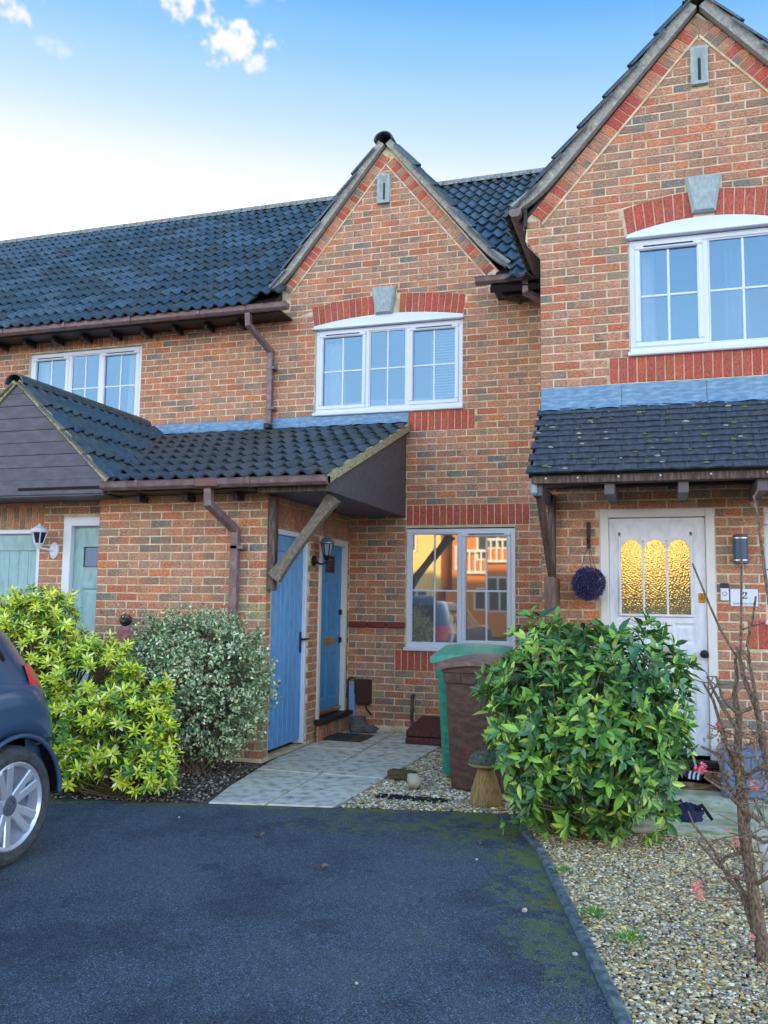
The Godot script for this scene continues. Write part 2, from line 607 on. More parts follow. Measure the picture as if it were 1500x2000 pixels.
func cut(a: float, b: float, holes: Array) -> Array:   # the interval a..b less the holes (Vector2 each)
	var out := [Vector2(a, b)]
	for h in holes:
		var next := []
		for s in out:
			if h.y <= s.x or h.x >= s.y:
				next.append(s)
				continue
			if h.x > s.x + 0.02: next.append(Vector2(s.x, h.x))
			if h.y < s.y - 0.02: next.append(Vector2(h.y, s.y))
		out = next
	return out

func wall_sheet(o: Vector3, u: Vector3, x0: float, x1: float, y0: float, y1: float, holes: Array, thick := 0.12) -> MB:
	# the mortar body of a wall: Rect2 holes are left open, with their reveals
	var mb := MB.new()
	mb.xf = plane_xf(o, u)
	var xs := [x0, x1]
	var ys := [y0, y1]
	for h in holes:
		xs.append(h.position.x); xs.append(h.end.x)
		ys.append(h.position.y); ys.append(h.end.y)
	xs.sort(); ys.sort()
	var zf := -0.0035
	var zb := -thick
	var open := func(px: float, py: float) -> bool:
		if px < x0 or px > x1 or py < y0 or py > y1: return true
		for h in holes:
			if h.has_point(Vector2(px, py)): return true
		return false
	for i in xs.size() - 1:
		for j in ys.size() - 1:
			var a: float = xs[i]
			var b: float = xs[i + 1]
			var c: float = ys[j]
			var d: float = ys[j + 1]
			if b - a < 1e-4 or d - c < 1e-4: continue
			var mx := (a + b) / 2.0
			var my := (c + d) / 2.0
			if open.call(mx, my): continue
			mb.quad(Vector3(a, c, zf), Vector3(b, c, zf), Vector3(b, d, zf), Vector3(a, d, zf))
			mb.quad(Vector3(b, c, zb), Vector3(a, c, zb), Vector3(a, d, zb), Vector3(b, d, zb))
			if open.call(a - 0.001, my): mb.quad(Vector3(a, c, zb), Vector3(a, c, zf), Vector3(a, d, zf), Vector3(a, d, zb))
			if open.call(b + 0.001, my): mb.quad(Vector3(b, c, zf), Vector3(b, c, zb), Vector3(b, d, zb), Vector3(b, d, zf))
			if open.call(mx, d + 0.001): mb.quad(Vector3(a, d, zf), Vector3(b, d, zf), Vector3(b, d, zb), Vector3(a, d, zb))
			if open.call(mx, c - 0.001): mb.quad(Vector3(a, c, zb), Vector3(b, c, zb), Vector3(b, c, zf), Vector3(a, c, zf))
	mb.xf = Transform3D.IDENTITY
	return mb

# ------------------------------------------------------------------ roofs
func roman_tile(sd: int) -> MB:   # interlocking concrete tile with two rolls: x along the eaves, y up the slope, z out
	var mb := MB.new()
	var r := RandomNumberGenerator.new()
	r.seed = sd
	var w := 0.298
	var n := 16
	var tilt := 0.026
	var top := []
	var bot := []
	for i in n + 1:
		var x := w * i / n
		var ph := fposmod(x / 0.149 + 0.08, 1.0)
		var c := 0.5 - 0.5 * cos(TAU * pow(ph, 1.55))
		var hgt := 0.043 * pow(c, 1.15)
		bot.append(Vector3(x, -0.015 + r.randf_range(-0.002, 0.002), hgt + tilt + 0.012))
		top.append(Vector3(x, 0.37, hgt + 0.004))
	var ns := []
	for i in n + 1:
		var along: Vector3 = bot[mini(i + 1, n)] - bot[maxi(i - 1, 0)]
		ns.append(along.cross(top[i] - bot[i]).normalized())
	for i in n:
		mb.stri(bot[i], bot[i + 1], top[i + 1], ns[i], ns[i + 1], ns[i + 1])
		mb.stri(bot[i], top[i + 1], top[i], ns[i], ns[i + 1], ns[i])
		var d := Vector3(0, 0.006, -0.02)
		mb.quad(bot[i] + d, bot[i + 1] + d, bot[i + 1], bot[i])
	for e in [0, n]:
		var p: Vector3 = bot[e]
		var q: Vector3 = top[e]
		var d := Vector3(0, 0, -0.02)
		if e == 0: mb.quad(q + d, p + d, p, q)
		else: mb.quad(p + d, q + d, q, p)
	return mb

func plain_tile(sd: int) -> MB:
	var mb := MB.new()
	var r := RandomNumberGenerator.new()
	r.seed = sd
	var w := 0.163
	var l := 0.105
	var j := r.randf_range(-0.003, 0.003)
	var z := r.randf_range(0.0, 0.004)
	var a := Vector3(0.001, -0.01 + j, 0.022 + z)
	var b := Vector3(w / 2, -0.008 + j, 0.025 + z)
	var c := Vector3(w, -0.01 - j, 0.022 + z)
	var e := Vector3(0.001, l, 0.009)
	var f := Vector3(w / 2, l, 0.011)
	var g := Vector3(w, l, 0.009)
	mb.quad(a, b, f, e); mb.quad(b, c, g, f)
	var d := Vector3(0, 0.002, -0.016)
	mb.quad(a + d, b + d, b, a); mb.quad(b + d, c + d, c, b)
	mb.quad(e + d, a + d, a, e); mb.quad(c + d, g + d, g, c)
	return mb

func tile_slope(house: String, roof: Node3D, variants: Array, o: Vector3, along: Vector3, up: Vector3, cols: int, rows: int, pitch_x: float, pitch_y: float, skip = null, stagger := 0.0):
	var nrm := along.cross(up).normalized()
	if not tile_jobs.has(house): tile_jobs[house] = []
	for k in rows:
		for i in cols:
			var off := i * pitch_x + (stagger if k % 2 else 0.0)
			var p := o + along * off + up * (k * pitch_y)
			var mid := p + along * pitch_x * 0.5 + up * pitch_y * 0.4
			if skip != null and skip.call(mid): continue
			var b := Basis(along, up, nrm) * Basis.from_euler(Vector3(R(-0.01, 0.01), R(-0.012, 0.012), R(-0.008, 0.008)))
			tile_jobs[house].append({"roof": roof, "k": rng.randi() % variants.size(), "v": variants, "x": Transform3D(b, p + nrm * R(0.0, 0.003)), "s": seen_size(mid)})

func finish_tiles(ms: Array):
	for house in tile_jobs:
		var list: Array = tile_jobs[house]
		list.sort_custom(func(p, q): return p.s > q.s)
		var rest := {}
		var cache := {}
		for i in list.size():
			var j = list[i]
			if i < 298 and j.s > 0.0:
				var key = [j.v, j.k]
				if not cache.has(key): cache[key] = j.v[j.k].mesh()
				inst("tile", cache[key], ms[(1 + rng.randi() % 2) if str(j.roof.name).begins_with("porch") else (3 if str(j.roof.name).begins_with("canopy") else rng.randi() % 3)], j.roof, j.x)
			else:
				if not rest.has(j.roof): rest[j.roof] = MB.new()
				rest[j.roof].add(j.v[j.k], j.x)
		for w in rest:
			part("tiles", rest[w], ms[0], w, "stuff")

func ridge(roof: Node3D, a: Vector3, b: Vector3, m: Material, r := 0.13, step := 0.44):
	var d := (b - a).normalized()
	var n := int((b - a).length() / step)
	var side := d.cross(Vector3.UP).normalized()
	for i in n:
		var mb := MB.new()
		var p := a + d * (step * i)
		var q := a + d * (step * (i + 1) + 0.02)
		for sgn in [0, 1]:
			var e := p if sgn == 0 else q
		for k in 8:
			var t0 := PI * k / 8.0
			var t1 := PI * (k + 1) / 8.0
			var r0 := side * cos(t0) * r + Vector3.UP * sin(t0) * r * 0.9
			var r1 := side * cos(t1) * r + Vector3.UP * sin(t1) * r * 0.9
			mb.stri(p + r0, q + r0, q + r1, r0, r0, r1)
			mb.stri(p + r0, q + r1, p + r1, r0, r1, r1)
			mb.quad(p + r1, p + r1 * 0.86, p + r0 * 0.86, p + r0)
			mb.quad(q + r0, q + r0 * 0.86, q + r1 * 0.86, q + r1)
			mb.quad(p + r1 * 0.86, q + r1 * 0.86, q + r0 * 0.86, p + r0 * 0.86)
		part("ridge_tile", mb, m, roof)

func gutter(parent: Node, path: Array, m: Material, w := 0.11, h := 0.075, ends := true):
	# an open square-ish gutter along a straight path (its back top edge line)
	var mb := MB.new()
	var a: Vector3 = path[0]
	var b: Vector3 = path[1]
	var d := (b - a).normalized()
	var out := d.cross(Vector3.UP).normalized()
	var prof := [Vector2(0, 0), Vector2(0.006, -h * 0.75), Vector2(0.03, -h), Vector2(w * 0.7, -h), Vector2(w * 0.93, -h * 0.7), Vector2(w, -0.012), Vector2(w + 0.006, 0.0), Vector2(w - 0.008, 0.0), Vector2(w - 0.012, -h * 0.65), Vector2(w * 0.68, -h + 0.008), Vector2(0.03, -h + 0.008)]
	for i in prof.size() - 1:
		var p: Vector2 = prof[i]
		var q: Vector2 = prof[i + 1]
		var P := out * p.x + Vector3.UP * p.y
		var Q := out * q.x + Vector3.UP * q.y
		mb.quad(a + P, a + Q, b + Q, b + P)
	if ends:
		for e in [a, b]:
			var s := 1.0 if e == b else -1.0
			for i in range(1, 6):
				var p: Vector2 = prof[i]
				var q: Vector2 = prof[i + 1] if i < 5 else prof[0]
				var P: Vector3 = e + out * p.x + Vector3.UP * p.y
				var Q: Vector3 = e + out * q.x + Vector3.UP * q.y
				if s > 0: mb.tri(e, P, Q)
				else: mb.tri(e, Q, P)
	var g := part("gutter", mb, m, parent)
	var n := int((b - a).length() / 0.9)
	for i in n:
		var mk := MB.new()
		var p := a + d * ((i + 0.35) * (b - a).length() / n)
		mk.bar(p + out * (w + 0.008) + Vector3(0, 0.004, 0), p + out * (w * 0.93 + 0.008) + Vector3(0, -h * 0.7, 0), 0.03, 0.006, out)
		mk.bar(p + out * (w * 0.95) + Vector3(0, -h * 0.72, 0), p + out * (w * 0.6) + Vector3(0, -h - 0.006, 0), 0.03, 0.006, out)
		part("gutter_clip", mk, m, g)

func pipe(parent: Node, pts: Array, m: Material, w := 0.065) -> MeshInstance3D:
	var mb := MB.new()
	for i in pts.size() - 1:
		var a: Vector3 = pts[i]
		var b: Vector3 = pts[i + 1]
		var d := (b - a).normalized()
		mb.bar(a - d * 0.018, b + d * 0.018, w, w, Vector3(0, 0, 1) if absf(d.z) < 0.6 else Vector3.RIGHT, 0.006)
	return part("downpipe", mb, m, parent)

# ------------------------------------------------------------------ windows and doors
func window_in(parent: Node, o: Vector3, u: Vector3, x0: float, x1: float, y0: float, y1: float, lights: Array, gm: Material, rows := 2, sill := 0.03, split := 0.5) -> Node3D:
	# lights: [width share, opens?] from left to right; each has two columns of panes
	var wn := node("window", parent)
	var P := plane_xf(o, u)
	var white := mats["upvc"] as Material
	var fr := MB.new()
	fr.xf = P
	var zf := -0.028
	var zb := -0.1
	var f := 0.05
	var zc := (zf + zb) / 2.0
	var dz := zf - zb
	fr.box(Vector3((x0 + x1) / 2, y1 - f / 2, zc), Vector3(x1 - x0, f, dz), 0.006)
	fr.box(Vector3((x0 + x1) / 2, y0 + f / 2, zc), Vector3(x1 - x0, f, dz), 0.006)
	fr.box(Vector3(x0 + f / 2, (y0 + y1) / 2, zc), Vector3(f, y1 - y0 - 2 * f + 0.001, dz), 0.006)
	fr.box(Vector3(x1 - f / 2, (y0 + y1) / 2, zc), Vector3(f, y1 - y0 - 2 * f + 0.001, dz), 0.006)
	var total := 0.0
	for l in lights: total += l[0]
	var xs := x0 + f
	var span := x1 - x0 - 2 * f
	var panes := []
	for i in lights.size():
		var xe: float = xs + span * lights[i][0] / total
		if i < lights.size() - 1:
			fr.box(Vector3(xe, (y0 + y1) / 2, zc), Vector3(0.045, y1 - y0 - 2 * f + 0.001, dz - 0.002), 0.006)
		var a := xs + (0.0225 if i > 0 else 0.0)
		var b := xe - (0.0225 if i < lights.size() - 1 else 0.0)
		var c := y0 + f
		var d := y1 - f
		if lights[i][1]:
			var sa := MB.new()
			sa.xf = P
			var s := 0.05
			var z0 := -0.07
			var z1 := -0.014
			var zm := (z0 + z1) / 2
			a -= 0.008; b += 0.008; c -= 0.008; d += 0.008
			sa.box(Vector3((a + b) / 2, d - s / 2, zm), Vector3(b - a, s, z1 - z0), 0.012)
			sa.box(Vector3((a + b) / 2, c + s / 2, zm), Vector3(b - a, s, z1 - z0), 0.012)
			sa.box(Vector3(a + s / 2, (c + d) / 2, zm), Vector3(s, d - c - 2 * s + 0.004, z1 - z0), 0.012)
			sa.box(Vector3(b - s / 2, (c + d) / 2, zm), Vector3(s, d - c - 2 * s + 0.004, z1 - z0), 0.012)
			var sash := part("sash", sa, white, wn)
			var v := MB.new()
			v.xf = P
			v.box(Vector3((a + b) / 2, d - 0.022, z1 + 0.003), Vector3((b - a) * 0.72, 0.012, 0.006), 0.002)
			part("trickle_vent", v, mats["dark_plastic"], sash)
			a += s; b -= s; c += s; d -= s
		else:
			a += 0.012; b -= 0.012; c += 0.012; d -= 0.012
			var bd := MB.new()
			bd.xf = P
			bd.box(Vector3((a + b) / 2, d + 0.006, -0.046), Vector3(b - a + 0.024, 0.012, 0.02), 0.004)
			bd.box(Vector3((a + b) / 2, c - 0.006, -0.046), Vector3(b - a + 0.024, 0.012, 0.02), 0.004)
			bd.box(Vector3(a - 0.006, (c + d) / 2, -0.046), Vector3(0.012, d - c, 0.02), 0.004)
			bd.box(Vector3(b + 0.006, (c + d) / 2, -0.046), Vector3(0.012, d - c, 0.02), 0.004)
			part("bead", bd, white, wn)
		var ym := c + (d - c) * split
		var xm := (a + b) / 2
		var bars := MB.new()
		bars.xf = P
		bars.box(Vector3(xm, (c + d) / 2, -0.048), Vector3(0.02, d - c, 0.012), 0.004)
		if rows > 1:
			bars.box(Vector3((a + xm - 0.01) / 2, ym, -0.048), Vector3(xm - 0.01 - a, 0.02, 0.012), 0.004)
			bars.box(Vector3((b + xm + 0.01) / 2, ym, -0.048), Vector3(b - xm - 0.01, 0.02, 0.012), 0.004)
		part("glazing_bar", bars, white, wn)
		for cx in 2:
			for ry in rows:
				var pa := a if cx == 0 else xm + 0.01
				var pb := xm - 0.01 if cx == 0 else b
				var pc := c if ry == 0 else ym + 0.01
				var pd := (ym - 0.01 if rows > 1 else d) if ry == 0 else d
				var g := MB.new()
				g.xf = P * Transform3D(Basis.from_euler(Vector3(R(-0.006, 0.006), R(-0.006, 0.006), 0)), Vector3((pa + pb) / 2, (pc + pd) / 2, -0.05))
				var hx := (pb - pa) / 2 + 0.004
				var hy := (pd - pc) / 2 + 0.004
				g.quad(Vector3(-hx, -hy, 0), Vector3(hx, -hy, 0), Vector3(hx, hy, 0), Vector3(-hx, hy, 0))
				part("pane", g, gm, wn)
		xs = xe
	part("frame", fr, white, wn)
	if sill > 0:
		var sl := MB.new()
		sl.xf = P
		sl.box(Vector3((x0 + x1) / 2, y0 - 0.016, 0.0), Vector3(x1 - x0 + 0.03, 0.036, 0.075), 0.008)
		part("sill", sl, white, wn)
	return wn

func room_behind(parent: Node, o: Vector3, u: Vector3, x0: float, x1: float, y0: float, y1: float, deep: float, m: Material):
	var mb := MB.new()
	mb.xf = plane_xf(o, u)
	var zb := -deep
	var zf := -0.12
	var t := 0.05
	mb.box(Vector3((x0 + x1) / 2, (y0 + y1) / 2, zb - t / 2), Vector3(x1 - x0 + 2 * t, y1 - y0 + 2 * t, t))
	mb.box(Vector3(x0 - t / 2, (y0 + y1) / 2, (zb + zf) / 2), Vector3(t, y1 - y0 + 2 * t, zf - zb))
	mb.box(Vector3(x1 + t / 2, (y0 + y1) / 2, (zb + zf) / 2), Vector3(t, y1 - y0 + 2 * t, zf - zb))
	mb.box(Vector3((x0 + x1) / 2, y0 - t / 2, (zb + zf) / 2), Vector3(x1 - x0, t, zf - zb))
	mb.box(Vector3((x0 + x1) / 2, y1 + t / 2, (zb + zf) / 2), Vector3(x1 - x0, t, zf - zb))
	part("room", mb, m, parent)

func curtain(wn: Node, o: Vector3, u: Vector3, x0: float, x1: float, y0: float, y1: float, z: float, m: Material, folds := 6.0):
	var mb := MB.new()
	mb.xf = plane_xf(o, u)
	var g := []
	for i in 41:
		var s := i / 40.0
		var col := []
		for j in 5:
			var q := j / 4.0
			col.append(Vector3(lerpf(x0, x1, s) + 0.01 * sin(s * 9.0 + q * 2.0), lerpf(y0, y1, q), z + 0.028 * sin(s * TAU * folds) + 0.008 * sin(s * 31.0 + q * 3.0)))
		g.append(col)
	mb.sheet(g)
	part("curtain", mb, m, wn)

func panel(mb: MB, x0: float, x1: float, y0: float, y1: float, z: float, deep := 0.012, b := 0.022, rise := 0.006):
	# a sunk panel with a raised field, in the plane of mb.xf; the face round it is made by door_face
	var q := [Vector2(x0, y0), Vector2(x1, y0), Vector2(x1, y1), Vector2(x0, y1)]
	var a := [Vector2(x0 + b, y0 + b), Vector2(x1 - b, y0 + b), Vector2(x1 - b, y1 - b), Vector2(x0 + b, y1 - b)]
	var c := [Vector2(x0 + 2 * b, y0 + 2 * b), Vector2(x1 - 2 * b, y0 + 2 * b), Vector2(x1 - 2 * b, y1 - 2 * b), Vector2(x0 + 2 * b, y1 - 2 * b)]
	for i in 4:
		var j := (i + 1) % 4
		mb.quad(Vector3(q[i].x, q[i].y, z), Vector3(q[j].x, q[j].y, z), Vector3(a[j].x, a[j].y, z - deep), Vector3(a[i].x, a[i].y, z - deep))
		mb.quad(Vector3(a[i].x, a[i].y, z - deep), Vector3(a[j].x, a[j].y, z - deep), Vector3(c[j].x, c[j].y, z - deep + rise), Vector3(c[i].x, c[i].y, z - deep + rise))
	mb.quad(Vector3(c[0].x, c[0].y, z - deep + rise), Vector3(c[1].x, c[1].y, z - deep + rise), Vector3(c[2].x, c[2].y, z - deep + rise), Vector3(c[3].x, c[3].y, z - deep + rise))

func door_face(mb: MB, x0: float, x1: float, y0: float, y1: float, z: float, thick: float, holes: Array):
	var keep := mb.xf
	var xs := [x0, x1]
	var ys := [y0, y1]
	for h in holes:
		xs.append(h.position.x); xs.append(h.end.x); ys.append(h.position.y); ys.append(h.end.y)
	xs.sort(); ys.sort()
	for i in xs.size() - 1:
		for j in ys.size() - 1:
			var a: float = xs[i]
			var b: float = xs[i + 1]
			var c: float = ys[j]
			var d: float = ys[j + 1]
			if b - a < 1e-4 or d - c < 1e-4: continue
			var inside := false
			for h in holes:
				if h.has_point(Vector2((a + b) / 2, (c + d) / 2)): inside = true
			if not inside: mb.quad(Vector3(a, c, z), Vector3(b, c, z), Vector3(b, d, z), Vector3(a, d, z))
	var zb := z - thick
	mb.quad(Vector3(x1, y0, zb), Vector3(x0, y0, zb), Vector3(x0, y1, zb), Vector3(x1, y1, zb))
	mb.quad(Vector3(x0, y0, zb), Vector3(x0, y0, z), Vector3(x0, y1, z), Vector3(x0, y1, zb))
	mb.quad(Vector3(x1, y0, z), Vector3(x1, y0, zb), Vector3(x1, y1, zb), Vector3(x1, y1, z))
	mb.quad(Vector3(x0, y1, z), Vector3(x1, y1, z), Vector3(x1, y1, zb), Vector3(x0, y1, zb))
	mb.quad(Vector3(x0, y0, zb), Vector3(x1, y0, zb), Vector3(x1, y0, z), Vector3(x0, y0, z))
	mb.xf = keep

func door_frame(parent: Node, P: Transform3D, x0: float, x1: float, y0: float, y1: float, w: float, m: Material, zf := -0.02, zb := -0.13):
	var mb := MB.new()
	mb.xf = P
	var zc := (zf + zb) / 2
	mb.box(Vector3(x0 + w / 2, (y0 + y1) / 2, zc), Vector3(w, y1 - y0, zf - zb), 0.006)
	mb.box(Vector3(x1 - w / 2, (y0 + y1) / 2, zc), Vector3(w, y1 - y0, zf - zb), 0.006)
	mb.box(Vector3((x0 + x1) / 2, y1 - w / 2, zc), Vector3(x1 - x0 - 2 * w + 0.002, w, zf - zb), 0.006)
	part("door_frame", mb, m, parent)

func boards(parent: Node, P: Transform3D, x0: float, x1: float, y0: float, y1: float, z: float, w: float, m: Material, across := false, called := "board"):
	var n := int(round(((y1 - y0) if across else (x1 - x0)) / w))
	for i in n:
		var mb := MB.new()
		mb.xf = P
		if across:
			var s := (y1 - y0) / n
			mb.box(Vector3((x0 + x1) / 2, y0 + s * (i + 0.5), z - 0.01), Vector3(x1 - x0, s - 0.0015, 0.02), 0.005)
		else:
			var s := (x1 - x0) / n
			mb.box(Vector3(x0 + s * (i + 0.5), (y0 + y1) / 2, z - 0.01), Vector3(s - 0.0012, y1 - y0, 0.02), 0.004)
		part(called, mb, m, parent)

func rect_hole(x0: float, y0: float, x1: float, y1: float) -> Rect2:
	return Rect2(x0, y0, x1 - x0, y1 - y0)

func gable_span(yb: float, xc: float, half: float, ybase: float, tip: float) -> Array:
	if yb >= tip: return []
	var w := half * (tip - yb) / (tip - ybase)
	return [Vector2(xc - w, xc + w)]

func vent(parent: Node, o: Vector3, x0: float, x1: float, y0: float, y1: float, m: Material):
	# a stone slit with splayed reveals
	var mb := MB.new()
	mb.xf = Transform3D(Basis(), o)
	var e := 0.018
	var mx := (x0 + x1) / 2
	var z := 0.038
	var d := 0.003
	var q := [Vector2(x0, y0), Vector2(x1, y0), Vector2(x1, y1), Vector2(x0, y1)]
	var a := [Vector2(x0 + e, y0 + e), Vector2(x1 - e, y0 + e), Vector2(x1 - e, y1 - e), Vector2(x0 + e, y1 - e)]
	var s := [Vector2(mx - 0.012, y0 + 0.05), Vector2(mx + 0.012, y0 + 0.05), Vector2(mx + 0.012, y1 - 0.09), Vector2(mx - 0.012, y1 - 0.09)]
	for i in 4:
		var j := (i + 1) % 4
		mb.quad(Vector3(q[i].x, q[i].y, -0.02), Vector3(q[j].x, q[j].y, -0.02), Vector3(q[j].x, q[j].y, z), Vector3(q[i].x, q[i].y, z))
		mb.quad(Vector3(q[i].x, q[i].y, z), Vector3(q[j].x, q[j].y, z), Vector3(a[j].x, a[j].y, z), Vector3(a[i].x, a[i].y, z))
		mb.quad(Vector3(a[i].x, a[i].y, z), Vector3(a[j].x, a[j].y, z), Vector3(s[j].x, s[j].y, d), Vector3(s[i].x, s[i].y, d))
	var v := part("gable_vent", mb, m, parent)
	var k := MB.new()
	k.xf = Transform3D(Basis(), o)
	k.quad(Vector3(s[0].x - 0.01, s[0].y - 0.01, d - 0.004), Vector3(s[1].x + 0.01, s[1].y - 0.01, d - 0.004), Vector3(s[2].x + 0.01, s[2].y + 0.01, d - 0.004), Vector3(s[3].x - 0.01, s[3].y + 0.01, d - 0.004))
	part("slot", k, mats["black"], v)

func keystone(parent: Node, o: Vector3, pts: Array, m: Material):
	# pts: bottom left, bottom right, top right, top left; a tapered block with a bevelled face
	var mb := MB.new()
	mb.xf = Transform3D(Basis(), o)
	var c := Vector2.ZERO
	for p in pts: c += p / 4.0
	var e := []
	for p in pts: e.append(Vector2(p.x - signf(p.x - c.x) * 0.022, p.y - signf(p.y - c.y) * 0.014))
	for i in 4:
		var j := (i + 1) % 4
		var P: Vector2 = pts[i]
		var Q: Vector2 = pts[j]
		mb.quad(Vector3(P.x, P.y, -0.03), Vector3(Q.x, Q.y, -0.03), Vector3(Q.x, Q.y, 0.03), Vector3(P.x, P.y, 0.03))
		mb.quad(Vector3(P.x, P.y, 0.03), Vector3(Q.x, Q.y, 0.03), Vector3(e[j].x, e[j].y, 0.055), Vector3(e[i].x, e[i].y, 0.055))
	mb.quad(Vector3(e[0].x, e[0].y, 0.055), Vector3(e[1].x, e[1].y, 0.055), Vector3(e[2].x, e[2].y, 0.055), Vector3(e[3].x, e[3].y, 0.055))
	part("keystone", mb, m, parent)

func verge(parent: Node, a: Vector2, b: Vector2, z0: float, z1: float, h: float, m: Material, called := "verge", foot := 0.0):
	# a strip of mortar bedding from a (foot) to b (apex) along a gable, h high above the line
	var mb := MB.new()
	var d := (b - a).normalized()
	var o := Vector2(-d.y, d.x)
	if o.y < 0: o = -o
	var n := 14
	var lower := []
	var upper := []
	for i in n + 1:
		var s := float(i) / n
		var p := a.lerp(b, s)
		var lift := foot * pow(maxf(0.0, 1.0 - s * 5.0), 2.0)
		p.y += lift
		p.x += signf(a.x - b.x) * lift * 0.7
		lower.append(p)
		upper.append(p + o * (h + 0.006 * sin(i * 2.3)))
	for i in n:
		var A: Vector2 = lower[i]
		var B: Vector2 = lower[i + 1]
		var C: Vector2 = upper[i + 1]
		var D: Vector2 = upper[i]
		var q := [A, B, C, D]
		if (B - A).cross(C - A) < 0: q = [B, A, D, C]
		mb.quad(Vector3(q[0].x, q[0].y, z1), Vector3(q[1].x, q[1].y, z1), Vector3(q[2].x, q[2].y, z1), Vector3(q[3].x, q[3].y, z1))
		mb.quad(Vector3(q[1].x, q[1].y, z1), Vector3(q[0].x, q[0].y, z1), Vector3(q[0].x, q[0].y, z0), Vector3(q[1].x, q[1].y, z0))
		mb.quad(Vector3(q[2].x, q[2].y, z0), Vector3(q[3].x, q[3].y, z0), Vector3(q[3].x, q[3].y, z1), Vector3(q[2].x, q[2].y, z1))
	for e in [0, n]:
		var A: Vector2 = lower[e]
		var D: Vector2 = upper[e]
		mb.quad(Vector3(A.x, A.y, z0), Vector3(A.x, A.y, z1), Vector3(D.x, D.y, z1), Vector3(D.x, D.y, z0))
	part(called, mb, m, parent)

func deck(mb: MB, a: Vector3, b: Vector3, c: Vector3, d: Vector3, t := 0.08):   # a sloping slab below the quad a b c d (anticlockwise from above)
	var n := (b - a).cross(d - a).normalized() * t
	mb.quad(a, b, c, d)
	mb.quad(d - n, c - n, b - n, a - n)
	mb.quad(a - n, b - n, b, a); mb.quad(b - n, c - n, c, b); mb.quad(c - n, d - n, d, c); mb.quad(d - n, a - n, a, d)

func lead(parent: Node, pts: Array, m: Material):   # a strip of lead: three rows of points (wall top, fold, apron edge)
	var mb := MB.new()
	mb.sheet(pts)
	part("lead_flashing", mb, m, parent)

func lead_strip(parent: Node, x0: float, x1: float, y0: float, y1: float, z: float, zo: float, m: Material):
	var n := maxi(1, int((x1 - x0) / 0.62))
	for k in n:
		var a := x0 + (x1 - x0) * k / n
		var b := x0 + (x1 - x0) * (k + 1) / n - 0.004
		var g := []
		for i in 9:
			var x := lerpf(a, b, i / 8.0)
			var w := 0.003 * sin(i * 2.1 + k * 3.0)
			g.append([Vector3(x, y0 + w * 2.0, zo + w + 0.004), Vector3(x, y0 + 0.02, z + 0.02 + w), Vector3(x, lerpf(y0, y1, 0.5), z + 0.012 - w), Vector3(x, y1 - 0.012, z + 0.008 + w), Vector3(x, y1, z - 0.006)])
		var mb := MB.new()
		mb.sheet(g)
		part("lead_flashing", mb, m, parent)

# ------------------------------------------------------------------ plants
func leaf_mesh(l: float, w: float, droop := 0.15, fold := 0.25) -> MB:
	var mb := MB.new()
	var ys := [0.0, 0.28, 0.62, 1.0]
	var ws := [0.05, 0.92, 0.85, 0.0]
	for i in 3:
		var y0: float = ys[i] * l
		var y1: float = ys[i + 1] * l
		var w0: float = ws[i] * w / 2
		var w1: float = ws[i + 1] * w / 2
		var z0: float = -droop * l * ys[i] * ys[i]
		var z1: float = -droop * l * ys[i + 1] * ys[i + 1]
		var c0 := Vector3(0, y0, z0)
		var c1 := Vector3(0, y1, z1)
		for s in [-1.0, 1.0]:
			var e0 := Vector3(s * w0, y0, z0 + fold * w0)
			var e1 := Vector3(s * w1, y1, z1 + fold * w1)
			if s > 0:
				mb.tri(c0, e0, c1)
				if w1 > 0: mb.tri(e0, e1, c1)
			else:
				mb.tri(c0, c1, e0)
				if w1 > 0: mb.tri(e0, c1, e1)
	return mb

func aim(at: Vector3, dir: Vector3, up: Vector3, roll := 0.0, size := 1.0) -> Transform3D:   # leaf: y along dir, z towards up
	var y := dir.normalized()
	var z := (up - y * up.dot(y))
	z = z.normalized() if z.length() > 1e-4 else y.cross(Vector3.RIGHT).normalized()
	var x := y.cross(z)
	return Transform3D(Basis(x, y, z).rotated(y, roll).scaled(Vector3(size, size, size)), at)

func foliage(parent: Node3D, leaves: Array, me: Mesh, ms: Array, many: Material, picked: int):
	# leaves: [transform, tone index, tone colour]; the ones that show largest become parts, the rest one mass
	if picked > 0:
		leaves.sort_custom(func(p, q): return p[3] > q[3])
	var rest := []
	for i in leaves.size():
		if i < picked: inst("leaf", me, ms[leaves[i][1] % ms.size()], parent, leaves[i][0])
		else: rest.append(leaves[i])
	var mm := MultiMesh.new()
	mm.transform_format = MultiMesh.TRANSFORM_3D
	mm.use_colors = true
	mm.mesh = me
	mm.instance_count = rest.size()
	for i in rest.size():
		mm.set_instance_transform(i, rest[i][0])
		mm.set_instance_color(i, rest[i][2])
	var o := MultiMeshInstance3D.new()
	o.multimesh = mm
	o.material_override = many
	o.set_meta("kind", "stuff")
	put(o, "foliage", parent)

func lin(c: Color) -> Color:
	return c.srgb_to_linear()

func ball_dir() -> Vector3:
	var z := R(-1, 1)
	var a := R(0, TAU)
	var r := sqrt(1.0 - z * z)
	return Vector3(r * cos(a), z, r * sin(a))

func squash(d: Vector3, rad: Vector3, p := 2.6) -> Vector3:   # a point on a rounded-box surface in direction d
	var q := Vector3(absf(d.x) / rad.x, absf(d.y) / rad.y, absf(d.z) / rad.z)
	var s := pow(pow(q.x, p) + pow(q.y, p) + pow(q.z, p), 1.0 / p)
	return d / s

